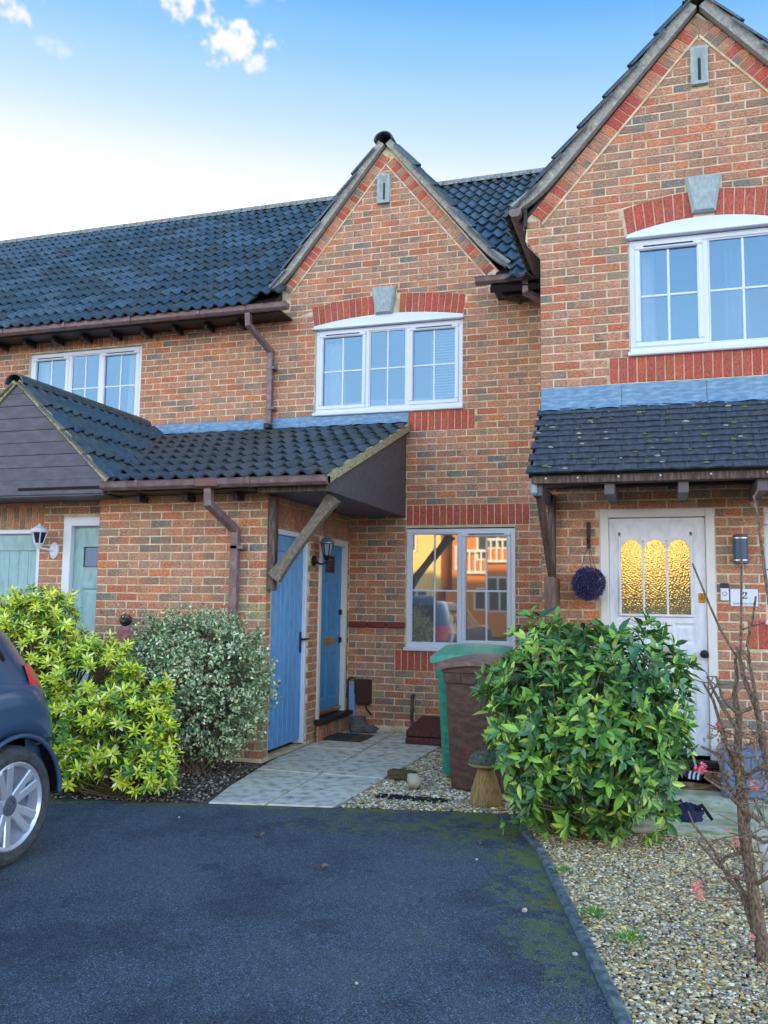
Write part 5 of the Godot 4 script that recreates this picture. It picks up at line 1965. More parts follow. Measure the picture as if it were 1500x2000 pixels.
	for i in 130:
		var s := pow(R(0, 1), 1.0)
		var x := R(1.72, 4.3)
		var k := MB.new()
		var p := Vector3(x, 2.43 + 0.62 * s, 2.56 - 0.69 * s)
		var rr := R(0.005, 0.022)
		ms.tint = lin([rgb(118, 130, 62), rgb(100, 118, 54), rgb(140, 148, 120), rgb(168, 172, 160)][rng.randi() % 4])
		ms.xf = Transform3D(Basis(Vector3.RIGHT, -0.73).scaled(Vector3(rr * R(1.0, 1.8), rr * 0.5, rr)), p)
		var pb := pebble(i)
		for t in range(0, pb.v.size(), 3): ms.stri(pb.v[t], pb.v[t + 2], pb.v[t + 1], pb.n[t], pb.n[t + 2], pb.n[t + 1])
	part("moss", ms, colours("moss_colours", 0.95), cn, "stuff")
	lead_strip(h, 1.715, 4.37, 3.03, 3.235, z + 0.003, z + 0.06, mats["lead"])
	var fa := MB.new()
	fa.box(Vector3(3.05, 2.362, 2.50), Vector3(2.66, 0.075, 0.03), 0.005)
	var fan := part("fascia", fa, mats["brown_wood"], h)
	for x in [1.83, 2.07, 2.37, 2.67, 3.02, 3.4]:
		var sc := MB.new()
		sc.box(Vector3(x, 2.365, 2.517), Vector3(0.014, 0.014, 0.006), 0.003)
		part("screw_cover", sc, mats["upvc"], fan)
	for x in [1.76, 2.30, 2.83, 3.37, 3.9]:
		var rb := MB.new()
		rb.box(Vector3(x, 2.285, 2.16), Vector3(0.075, 0.10, 0.62), 0.006)
		part("rafter_foot", rb, flat("rafter_grey", rgb(104, 98, 100), 0.6), h)
	var wp := MB.new()
	wp.box(Vector3(3.05, 2.39, 1.87), Vector3(2.66, 0.05, 0.06), 0.004)
	wp.box(Vector3(3.05, 2.355, 2.40), Vector3(2.66, 0.05, 0.05), 0.004)
	part("wall_plate", wp, mats["shaded_brown"], h)
	var ec := MB.new()
	ec.box(Vector3(1.735, 2.30, 2.46), Vector3(0.05, 0.11, 0.07), 0.015)
	part("beam_end", ec, flat("pale_grey_blue", rgb(150, 172, 190), 0.4), h)
	var tp := MB.new()
	tp.box(Vector3(1.80, 1.95, 1.87), Vector3(0.06, 0.72, 0.08), 0.006)
	part("timber_post", tp, mats["brown_wood"], h)
	var tb := MB.new()
	tb.bar(Vector3(1.765, 2.30, 2.43), Vector3(1.80, 1.64, 1.90), 0.06, 0.07, Vector3(0, 0.5, 0.8), 0.006)
	part("timber_brace", tb, mats["brown_wood"], h)
	# the door
	var P := plane_xf(o, X)
	var fd := node("front_door", h)
	door_frame(fd, P, 2.185, 3.075, 0.21, 2.19, 0.07, mats["cream"], 0.0)
	var lf := MB.new()
	lf.xf = P
	var a := 2.258
	var b := 3.002
	var gh := rect_hole(2.33, 1.315, 2.905, 2.0)
	var hs := [gh, rect_hole(2.34, 1.10, 2.505, 1.27), rect_hole(2.545, 1.10, 2.71, 1.27), rect_hole(2.75, 1.10, 2.915, 1.27), rect_hole(2.34, 0.42, 2.58, 0.94), rect_hole(2.66, 0.42, 2.915, 0.94)]
	door_face(lf, a, b, 0.24, 2.115, -0.04, 0.04, hs)
	for i in range(1, 6): panel(lf, hs[i].position.x, hs[i].end.x, hs[i].position.y, hs[i].end.y, -0.04)
	var leaf := part("door_leaf", lf, mats["white_door"], fd)
	# glazed upper part: three arched lights
	var gz := MB.new()
	gz.xf = P
	gz.box(Vector3(2.6175, 1.325, -0.035), Vector3(0.575, 0.02, 0.03), 0.006)
	gz.box(Vector3(2.34, 1.65, -0.035), Vector3(0.02, 0.64, 0.03), 0.006)
	gz.box(Vector3(2.895, 1.65, -0.035), Vector3(0.02, 0.64, 0.03), 0.006)
	var ox := 2.35
	var lwid := 0.167
	for i in 3:
		var l0 := ox + i * (lwid + 0.017)
		var l1 := l0 + lwid
		if i < 2: gz.box(Vector3(l1 + 0.0085, 1.62, -0.037), Vector3(0.017, 0.60, 0.02), 0.005)
		var top := []
		var base := []
		for k in 11:
			var s := k / 10.0
			var q := sin(PI * s)
			top.append(Vector2(lerpf(l0, l1, s), 1.865 + 0.075 * pow(q, 0.6)))
		var poly := [Vector2(l0, 2.0), Vector2(l1, 2.0)]
		var tr := top.duplicate()
		tr.reverse()
		for k in 10:
			gz.quad(Vector3(top[k].x, top[k].y, -0.03), Vector3(top[k + 1].x, top[k + 1].y, -0.03), Vector3(top[k + 1].x, 2.0, -0.03), Vector3(top[k].x, 2.0, -0.03))
			gz.quad(Vector3(top[k + 1].x, top[k + 1].y, -0.03), Vector3(top[k].x, top[k].y, -0.03), Vector3(top[k].x, top[k].y, -0.05), Vector3(top[k + 1].x, top[k + 1].y, -0.05))
		var pn := MB.new()
		pn.xf = P
		pn.quad(Vector3(l0 - 0.004, 1.33, -0.048), Vector3(l1 + 0.004, 1.33, -0.048), Vector3(l1 + 0.004, 1.96, -0.048), Vector3(l0 - 0.004, 1.96, -0.048))
		part("pane", pn, mats["glass_ripple"], leaf)
	gz.quad(Vector3(2.517, 1.93, -0.031), Vector3(2.534, 1.93, -0.031), Vector3(2.534, 2.0, -0.031), Vector3(2.517, 2.0, -0.031))
	gz.quad(Vector3(2.701, 1.93, -0.031), Vector3(2.718, 1.93, -0.031), Vector3(2.718, 2.0, -0.031), Vector3(2.701, 2.0, -0.031))
	part("glazing_frame", gz, mats["white_door"], leaf)
	var lp := MB.new()
	lp.xf = P
	lp.box(Vector3(2.675, 1.03, -0.034), Vector3(0.25, 0.075, 0.014), 0.006)
	lp.box(Vector3(2.675, 1.03, -0.024), Vector3(0.2, 0.045, 0.01), 0.004)
	part("letter_plate", lp, flat("pearl", rgb(206, 200, 190), 0.25, 0.5), leaf)
	var lk := MB.new()
	lk.xf = P
	lk.box(Vector3(2.968, 1.47, -0.034), Vector3(0.05, 0.075, 0.014), 0.01)
	lk.box(Vector3(2.968, 1.475, -0.02), Vector3(0.03, 0.03, 0.02), 0.01)
	part("lock", lk, mats["brass"], leaf)
	var kn := MB.new()
	kn.xf = P * Transform3D(Basis(Vector3.RIGHT, PI / 2), Vector3(2.975, 1.03, -0.04))
	kn.lathe([Vector2(0.028, 0.0), Vector2(0.028, 0.008), Vector2(0.014, 0.012), Vector2(0.014, 0.035), Vector2(0.03, 0.042), Vector2(0.032, 0.055), Vector2(0.022, 0.066), Vector2(0.0, 0.068)], 16)
	part("knob", kn, mats["iron"], leaf)
	var th := MB.new()
	th.box(Vector3(2.63, 0.185, z + 0.02), Vector3(0.93, 0.055, 0.14), 0.01)
	part("threshold", th, mats["shaded_brown"], fd)
	soldiers("right", wall, o + Vector3(0, 0, 0.06), X, 2.17, 3.09, 0.0, 0.15, 0.0, true)
	var wx := MB.new()
	wx.box(Vector3(4.37 + 1.4, 2.4, -0.05), Vector3(2.8, 4.8, 0.12))  # out of view, closes the right end against the sun
	part("wall", wx, mats["mortar"], h)
	shell(h, 1.71, 7.0, [7.0])

# ------------------------------------------------------------------ the parked car
func car():
	var c := thing("parked_car", "dark blue hatchback parked at the left with its rear towards the house", "car")
	var paint := flat("car_paint", rgb(62, 92, 124), 0.3, 0.3)
	paint.clearcoat_enabled = true
	paint.clearcoat = 0.8
	paint.clearcoat_roughness = 0.08
	var trim := flat("car_trim", rgb(34, 38, 46), 0.5)
	var cx := -1.505
	var wz := 5.275
	var ar := 0.352
	var ys := [0.20, 0.30, 0.40, 0.52, 0.62, 0.72, 0.82, 0.90, 0.96]
	var ws := [0.845, 0.872, 0.884, 0.888, 0.890, 0.890, 0.884, 0.874, 0.858]
	var zr := [4.74, 4.66, 4.61, 4.60, 4.61, 4.65, 4.69, 4.72, 4.745]
	var zf := [8.60, 8.66, 8.68, 8.68, 8.66, 8.60, 8.50, 8.35, 8.1]
	var gy := [0.96, 1.06, 1.18, 1.30, 1.40, 1.455]
	var gw := [0.858, 0.815, 0.765, 0.71, 0.655, 0.58]
	var gr := [4.745, 4.80, 4.88, 4.97, 5.06, 5.2]
	var gf := [7.75, 7.55, 7.35, 7.15, 6.98, 6.8]
	# plan outline of a row: from the middle of the tail round the near corner, along the side, round the nose
	var row := func(y: float, w: float, r: float, f: float) -> Array:
		var out := []
		for i in 13:
			var t := PI / 2 * i / 12.0
			out.append(Vector3(w * pow(sin(t), 0.8), y, r + 0.55 * (1.0 - cos(t))))
		var n := 44
		for i in range(1, n):
			out.append(Vector3(w, y, lerpf(r + 0.55, f - 0.6, float(i) / n)))
		for i in 9:
			var t := PI / 2 * i / 8.0
			out.append(Vector3(w * pow(cos(t), 0.6), y, f - 0.6 * (1.0 - pow(sin(t), 0.8))))
		return out
	var low := []
	for k in ys.size(): low.append(row.call(ys[k], ws[k], zr[k], zf[k]))
	# lift the lower rows over the wheel arches
	var grid := []
	for k in ys.size():
		var line := []
		for p in low[k]:
			var q: Vector3 = p
			for cz in [wz, wz + 2.62]:
				var d: float = absf(q.z - cz)
				if d < ar + 0.03 and q.x > 0.8:
					var floor_y: float = 0.32 + sqrt(maxf(0.0, ar * ar - d * d))
					if d > ar: floor_y = 0.32 * (1.0 - (d - ar) / 0.03) + 0.2 * (d - ar) / 0.03
					var s: float = (ys[k] - 0.2) / 0.76
					q.y = maxf(q.y, lerpf(floor_y, 0.96, s))
			line.append(q)
		grid.append(line)
	var green := []
	for k in gy.size(): green.append(row.call(gy[k], gw[k], gr[k], gf[k]))
	var put_half := func(mb: MB, g: Array, sgn: float, i0: int, i1: int, j0: int, j1: int):
		var sub := []
		for i in range(i0, i1 + 1):
			var r2 := []
			for j in range(j0, j1 + 1):
				var p: Vector3 = g[i][j]
				r2.append(Vector3(cx + p.x * sgn, p.y, p.z))
			if sgn > 0: pass
			else: r2.reverse()
			sub.append(r2)
		mb.sheet(sub)
	var nj: int = grid[0].size()
	var body := MB.new()
	for s in [1.0, -1.0]:
		put_half.call(body, grid, s, 0, grid.size() - 1, 0, nj - 1)
		put_half.call(body, green, s, 3, 5, 0, nj - 1)
		put_half.call(body, green, s, 0, 3, 6, 19)      # rear pillar
	# roof, bonnet, floor
	var top: Array = green[5]
	for j in nj - 1:
		var a: Vector3 = top[j]
		var b: Vector3 = top[j + 1]
		body.quad(Vector3(cx + a.x, a.y, a.z), Vector3(cx - a.x, a.y, a.z), Vector3(cx - b.x, b.y, b.z), Vector3(cx + b.x, b.y, b.z))
	var belt: Array = grid[grid.size() - 1]
	for j in nj - 1:
		var a: Vector3 = belt[j]
		var b: Vector3 = belt[j + 1]
		body.quad(Vector3(cx + a.x, a.y - 0.002, a.z), Vector3(cx - a.x, a.y - 0.002, a.z), Vector3(cx - b.x, b.y - 0.002, b.z), Vector3(cx + b.x, b.y - 0.002, b.z))
	part("body", body, paint, c)
	var gl := MB.new()
	for s in [1.0, -1.0]:
		put_half.call(gl, green, s, 0, 3, 0, 6)
		put_half.call(gl, green, s, 0, 3, 19, nj - 1)
	part("window", gl, flat("car_glass", rgb(20, 26, 32), 0.05), c)
	# wheel arch lips and dark wells
	for cz in [wz, wz + 2.62]:
		for s in [1.0, -1.0]:
			var lip := MB.new()
			var pts := []
			for i in 25:
				var t := PI * i / 24.0
				pts.append(Vector3(cx + s * 0.886, 0.32 + sin(t) * (ar + 0.004), cz - cos(t) * (ar + 0.004)))
			lip.tube(pts, [0.014], 6)
			part("wheel_arch", lip, paint, c)
			var well := MB.new()
			var g := []
			for i in 17:
				var t := PI * i / 16.0
				g.append([Vector3(cx + s * 0.88, 0.32 + sin(t) * ar, cz - cos(t) * ar), Vector3(cx + s * 0.55, 0.32 + sin(t) * ar, cz - cos(t) * ar)])
			well.sheet(g)
			well.quad(Vector3(cx + s * 0.55, 0.2, cz - ar), Vector3(cx + s * 0.55, 0.2, cz + ar), Vector3(cx + s * 0.55, 0.73, cz + ar), Vector3(cx + s * 0.55, 0.73, cz - ar))
			part("wheel_well", well, mats["black"], c)
			wheel(c, Vector3(cx + s * 0.78, 0.312, cz), s)
	var under := MB.new()
	under.box(Vector3(cx, 0.25, 6.65), Vector3(1.4, 0.08, 3.3))
	part("underbody", under, mats["black"], c)
	# tail lamps wrap round the corner
	for s in [1.0, -1.0]:
		var tl := MB.new()
		var g := []
		for k in 7:
			var y := lerpf(0.81, 1.045, k / 6.0)
			var ty := [0.72, 0.82, 0.90, 0.96, 1.06]
			var tr := [4.65, 4.69, 4.72, 4.745, 4.80]
			var tw := [0.890, 0.884, 0.874, 0.858, 0.815]
			var m := 0
			while m < 3 and ty[m + 1] < y: m += 1
			var f: float = (y - ty[m]) / (ty[m + 1] - ty[m])
			var r0: float = lerpf(tr[m], tr[m + 1], f)
			var w: float = lerpf(tw[m], tw[m + 1], f) + 0.010
			var line := []
			for i in 9:
				var t0 := lerpf(0.62, 1.0, 0.0)
				var t := PI / 2 * lerpf(0.42, 0.90 + 0.05 * sin(PI * k / 6.0) - 0.10 * (k / 6.0), i / 8.0)
				line.append(Vector3(cx + s * w * pow(sin(t), 0.8), y, r0 - 0.012 + 0.55 * (1.0 - cos(t))))
			if s < 0: line.reverse()
			g.append(line)
		tl.sheet(g)
		var red := flat("tail_lamp", rgb(214, 32, 44), 0.12)
		red.clearcoat_enabled = true
		part("tail_light", tl, red, c)
	var bump := MB.new()
	for s in [1.0, -1.0]:
		var line := []
		for i in 13:
			var t := PI / 2 * i / 12.0
			line.append(Vector3(cx + s * 0.892 * pow(sin(t), 0.8), 0.615, 4.606 + 0.55 * (1.0 - cos(t))))
		bump.tube(line, [0.008], 5)
	part("bumper_line", bump, trim, c)
	var hn := MB.new()
	hn.box(Vector3(-0.612, 0.92, 6.0), Vector3(0.03, 0.03, 0.2), 0.012)
	part("door_handle", hn, paint, c)
	var cap := MB.new()   # quarter window surround end seen at the frame's edge
	cap.tube([Vector3(-0.668, 1.08, 5.36), Vector3(-0.668, 1.15, 5.42), Vector3(-0.69, 1.2, 5.52)], [0.012], 6)
	part("window_trim", cap, trim, c)

func wheel(c: Node3D, at: Vector3, s: float):
	var w := node("wheel", c, at)
	w.basis = Basis(Vector3(0, 0, 1), Vector3(s, 0, 0), Vector3(0, s, 0)) if false else Basis(Vector3.BACK, -s * PI / 2)   # axle along x, outside at +y
	var ty := MB.new()
	w.scale = Vector3(0.96, 0.96, 0.96)
	ty.lathe([Vector2(0.228, -0.1), Vector2(0.29, -0.11), Vector2(0.315, -0.085), Vector2(0.325, -0.05), Vector2(0.325, 0.05), Vector2(0.317, 0.08), Vector2(0.30, 0.102), Vector2(0.275, 0.112), Vector2(0.248, 0.106), Vector2(0.236, 0.09), Vector2(0.228, 0.06)], 48)
	part("tyre", ty, mats["rubber"], w)
	var rim := MB.new()
	rim.lathe([Vector2(0.19, -0.08), Vector2(0.23, -0.06), Vector2(0.222, 0.05), Vector2(0.238, 0.096), Vector2(0.23, 0.1), Vector2(0.214, 0.086), Vector2(0.208, 0.03), Vector2(0.185, -0.06), Vector2(0.0, -0.07)], 40)
	part("rim", rim, flat("alloy", rgb(206, 214, 224), 0.3, 0.6), w)
	for i in 5:
		var a := TAU * i / 5.0 + 0.32
		var sp := MB.new()
		for q in [-1.0, 1.0]:
			var d0 := Vector3(cos(a + q * 0.28), 0, sin(a + q * 0.28))
			var d1 := Vector3(cos(a + q * 0.20), 0, sin(a + q * 0.20))
			var p0 := d0 * 0.045 + Vector3(0, 0.062, 0)
			var p1 := d1 * 0.22 + Vector3(0, 0.084, 0)
			sp.bar(p0, p1, 0.048, 0.022, Vector3.UP, 0.006)
		part("spoke", sp, mats["alloy"], w)
	var hub := MB.new()
	hub.lathe([Vector2(0.062, 0.05), Vector2(0.062, 0.07), Vector2(0.05, 0.078), Vector2(0.034, 0.08), Vector2(0.034, 0.074), Vector2(0.0, 0.074)], 20)
	for i in 5:
		var a := TAU * (i + 0.5) / 5.0 + 0.32
		hub.box(Vector3(cos(a) * 0.056, 0.066, sin(a) * 0.056), Vector3(0.016, 0.012, 0.016), 0.004)
	part("hub", hub, flat("hub_grey", rgb(112, 122, 136), 0.35, 0.6), w)
	var bd := MB.new()   # hub badge: a ring with the two stacked letters
	for t in [[Vector2(-0.018, 0.02), Vector2(0.0, 0.003)], [Vector2(0.018, 0.02), Vector2(0.0, 0.003)], [Vector2(-0.026, 0.006), Vector2(-0.012, -0.022)], [Vector2(-0.012, -0.022), Vector2(0.0, 0.0)], [Vector2(0.0, 0.0), Vector2(0.012, -0.022)], [Vector2(0.012, -0.022), Vector2(0.026, 0.006)]]:
		bd.bar(Vector3(t[0].x, 0.0765, -t[0].y), Vector3(t[1].x, 0.0765, -t[1].y), 0.004, 0.003, Vector3.UP)
	part("badge", bd, mats["steel"], w)

# ------------------------------------------------------------------ shrubs
func shoot_score(p: Vector3, c: Vector3) -> float:
	var d := seen_size(p)
	return d * (1.0 + 0.9 * (p - c).normalized().dot((cam_at - c).normalized()))

func green_mats(key: String, cols: Array, rough: float) -> Array:
	var out := []
	for i in cols.size():
		var m := flat("%s_%d" % [key, i], cols[i], rough)
		m.backlight_enabled = true
		m.backlight = Color(0.22, 0.26, 0.1)
		out.append(m)
	return out

func laurel():
	var b := thing("laurel_bush", "large rounded glossy green shrub with long spotted leaves in the gravel by the pale door", "bush", Vector3(2.20, 0, 3.52))
	var cols := [rgb(96, 148, 62), rgb(118, 170, 70), rgb(142, 190, 78), rgb(76, 128, 68), rgb(92, 146, 100), rgb(186, 212, 92), rgb(60, 104, 54)]
	var ms := green_mats("laurel", cols, 0.3)
	var me := leaf_mesh(0.082, 0.032, 0.16, 0.3).mesh()
	var leaves := []
	var rad := Vector3(0.56, 0.63, 0.46)
	var cen := Vector3(0, 0.63, 0)
	var twigs := MB.new()
	var fz := FastNoiseLite.new()
	fz.seed = 21
	fz.frequency = 1.9
	fz.fractal_octaves = 2
	for i in 1900:
		var d := ball_dir()
		if d.y < -0.55 and rng.randf() < 0.5: continue
		var k := R(0.62, 1.0) if rng.randf() < 0.45 else R(0.88, 1.04)
		var lump := 1.0 + 0.06 * sin(d.x * 7.0 + d.y * 5.0) + 0.05 * sin(d.z * 9.0 - d.y * 6.0)
		var gap := fz.get_noise_3dv(d)
		if gap > 0.16: k *= 0.84
		elif gap < -0.2: k *= 1.05
		var p := cen + squash(d, rad, 3.6) * k * lump
		if p.y < 0.05: p.y = R(0.05, 0.12)
		if p.x < -0.48 and p.y < 0.46: continue
		if p.x > 0.50 and p.y < 0.45: continue
		var out := (d + Vector3(0, 0.35, 0) + ball_dir() * 0.35).normalized()
		var n := 4 + rng.randi() % 4
		var a0 := R(0, TAU)
		var side := out.cross(Vector3(0.3, 1, 0.2)).normalized()
		var oth := out.cross(side)
		var tone := rng.randi() % cols.size()
		for j in n:
			var a := a0 + TAU * j / n + R(-0.3, 0.3)
			var r := side * cos(a) + oth * sin(a)
			var dir := (r * R(0.7, 1.1) + out * R(0.3, 1.0) + Vector3(0, -0.05, 0)).normalized()
			var t := (tone + (rng.randi() % 2)) % cols.size()
			if k < 0.85: t = [6, 3, 6, 4][rng.randi() % 4]  # inner leaves get darker greens, painting shade into the bush
			var x := aim(p + r * 0.008, dir, out, R(-0.5, 0.5), R(0.5, 1.15) + (0.5 if rng.randf() < 0.12 else 0.0))
			var l := R(0.8, 1.15)
			leaves.append([x, t, lin(Color(cols[t].r * l, cols[t].g * l, cols[t].b * l)), shoot_score(b.position + p + dir * 0.05, b.position + cen)])
		if i % 5 == 0:
			var root := Vector3(R(-0.22, 0.22), 0, R(-0.15, 0.15))
			twigs.tube([root, root.lerp(p, 0.5) + Vector3(R(-0.05, 0.05), 0.05, R(-0.05, 0.05)), p], [0.008, 0.005, 0.003], 5, false)
	foliage(b, leaves, me, ms, colours("laurel_many", 0.3, 0.2), 290)
	part("twigs", twigs, flat("twig_green", rgb(128, 134, 84), 0.7), b)
	var dead := MB.new()
	for i in 26:
		var d := ball_dir()
		d.z = absf(d.z)
		var p := cen + squash(d, rad, 2.7) * R(0.85, 1.03)
		dead.tube([p, p + ball_dir() * R(0.08, 0.2)], [0.003, 0.002], 4, false)
	part("dry_twigs", dead, flat("twig_pale", rgb(176, 158, 134), 0.8), b)

func euonymus():
	var b := thing("variegated_bush", "rounded grey green shrub with tiny cream edged leaves beside the blue utility door", "bush", Vector3(-1.04, 0, 2.70))
	var cols := [rgb(150, 182, 132), rgb(192, 210, 150), rgb(118, 152, 106), rgb(222, 230, 176), rgb(164, 196, 148), rgb(84, 118, 76), rgb(240, 240, 200)]
	var me := leaf_mesh(0.030, 0.019, 0.1, 0.3).mesh()
	var leaves := []
	var rad := Vector3(0.68, 0.60, 0.42)
	var cen := Vector3(0, 0.71, 0)
	var twigs := MB.new()
	var f := FastNoiseLite.new()
	f.seed = 8
	f.frequency = 3.2
	for i in 2600:
		var d := ball_dir()
		var k := R(0.75, 1.03)
		var hole := f.get_noise_3dv(d * 0.9)
		if hole > 0.30: k *= 0.8
		var p := cen + squash(d, rad, 2.5) * k * (1.0 + 0.07 * f.get_noise_3dv(d * 2.0))
		if p.y < 0.12 and rng.randf() < 0.6: continue
		var out := (d + Vector3(0, 0.4, 0) + ball_dir() * 0.5).normalized()
		for j in 9:
			var dir := (ball_dir() + out * 0.7).normalized()
			var q := p + out * R(-0.05, 0.03) + ball_dir() * 0.018
			var t := rng.randi() % cols.size()
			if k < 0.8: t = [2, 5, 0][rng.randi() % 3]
			var l := R(0.8, 1.12)
			leaves.append([aim(q, dir, out, R(-0.6, 0.6), R(0.7, 1.25)), t, lin(Color(cols[t].r * l, cols[t].g * l, cols[t].b * l)), 0.0])
		if i % 9 == 0:
			var root := Vector3(R(-0.14, 0.14), 0, R(-0.1, 0.1))
			twigs.tube([root, root.lerp(p, 0.45) + Vector3(R(-0.05, 0.05), 0.03, 0), p], [0.009, 0.005, 0.002], 5, false)
	for i in 40:   # long wisps above the crown
		var a := R(-0.7, 0.5)
		var p := cen + Vector3(a, 0.5, R(-0.2, 0.25))
		var e := p + Vector3(R(-0.16, 0.1), R(0.05, 0.16), R(-0.05, 0.05))
		twigs.tube([p, e], [0.003, 0.0015], 4, false)
		for j in 5:
			var t := rng.randi() % cols.size()
			leaves.append([aim(p.lerp(e, 0.5 + j * 0.12), ball_dir(), Vector3.UP, 0, 0.8), t, lin(cols[t]), 0.0])
	foliage(b, leaves, me, [], colours("euonymus_many", 0.5, 0.15), 0)
	part("twigs", twigs, flat("twig_grey", rgb(118, 100, 84), 0.8), b)

func choisya():
	var lab := ["tall lime green shrub with star shaped leaf clusters behind the parked car", "low sprawling lime green shrub at the edge of the drive beside the car"]
	var bases := [Vector3(-2.15, 0, 3.15), Vector3(-1.12, 0, 3.62)]
	var balls := [
		[[Vector3(-0.22, 0.86, -0.05), Vector3(0.50, 0.56, 0.36), 170], [Vector3(0.50, 0.72, 0.08), Vector3(0.40, 0.42, 0.32), 110], [Vector3(0.05, 0.42, 0.25), Vector3(0.62, 0.42, 0.3), 110], [Vector3(-0.75, 0.85, 0.1), Vector3(0.45, 0.6, 0.35), 80], [Vector3(-0.12, 1.18, -0.05), Vector3(0.42, 0.32, 0.3), 90]],
		[[Vector3(0.10, 0.38, 0.0), Vector3(0.36, 0.40, 0.28), 120], [Vector3(-0.28, 0.36, 0.10), Vector3(0.34, 0.40, 0.28), 110], [Vector3(0.30, 0.20, 0.06), Vector3(0.20, 0.22, 0.2), 46], [Vector3(-0.02, 0.72, -0.05), Vector3(0.16, 0.22, 0.14), 24], [Vector3(0.29, 0.62, -0.08), Vector3(0.09, 0.24, 0.09), 12], [Vector3(-0.35, 0.2, 0.22), Vector3(0.3, 0.2, 0.16), 40]]]
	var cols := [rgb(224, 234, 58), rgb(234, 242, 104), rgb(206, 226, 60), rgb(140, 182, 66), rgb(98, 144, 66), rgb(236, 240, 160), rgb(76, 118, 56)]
	var ms := green_mats("choisya", cols, 0.4)
	var me := leaf_mesh(0.058, 0.019, 0.12, 0.3).mesh()
	for q in 2:
		var b := thing("shrub", lab[q], "shrub", bases[q], 0.0, "lime green shrubs by the drive")
		var leaves := []
		var twigs := MB.new()
		for ball in balls[q]:
			for i in int(ball[2] * 1.9):
				var d := ball_dir()
				if d.y < -0.6: d.y = -d.y
				var k := R(0.6, 1.02)
				var p: Vector3 = ball[0] + Vector3(d.x * ball[1].x, d.y * ball[1].y, d.z * ball[1].z) * k * R(0.92, 1.08)
				if p.y < 0.04: p.y = R(0.04, 0.12)
				var out := (d * 0.7 + Vector3(0, 0.8, 0) + ball_dir() * 0.3).normalized()
				if (cam_at - bases[q]).dot(d) > 0: out = (out + (cam_at - bases[q]).normalized() * 0.25).normalized()
				var side := out.cross(Vector3(0.9, 0.1, 0.3)).normalized()
				var oth := out.cross(side)
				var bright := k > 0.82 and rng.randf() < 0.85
				for ring in 2:
					var n := 7 if ring == 0 else 5
					var a0 := R(0, TAU)
					for j in n:
						var a := a0 + TAU * j / n + R(-0.2, 0.2)
						var r := side * cos(a) + oth * sin(a)
						var dir := (r + out * (R(0.0, 0.35) if ring == 0 else R(0.6, 1.2))).normalized()
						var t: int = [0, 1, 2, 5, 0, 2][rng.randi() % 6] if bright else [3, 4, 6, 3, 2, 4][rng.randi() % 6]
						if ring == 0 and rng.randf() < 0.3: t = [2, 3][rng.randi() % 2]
						var l := R(0.85, 1.12)
						var pp := p - out * (0.02 if ring == 0 else 0.0) + r * 0.004
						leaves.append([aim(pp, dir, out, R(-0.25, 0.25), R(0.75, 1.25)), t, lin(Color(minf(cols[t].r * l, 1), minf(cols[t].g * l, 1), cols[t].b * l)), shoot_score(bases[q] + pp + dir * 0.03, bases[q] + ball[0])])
				if i % 2 == 0:
					var root := Vector3(R(-0.2, 0.2), 0, R(-0.1, 0.1))
					twigs.tube([root, root.lerp(p, 0.55) + Vector3(0, -0.05, 0), p], [0.007, 0.005, 0.003], 5, false)
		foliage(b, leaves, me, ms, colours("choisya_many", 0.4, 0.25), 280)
		part("twigs", twigs, flat("twig_brown", rgb(104, 96, 66), 0.8), b)

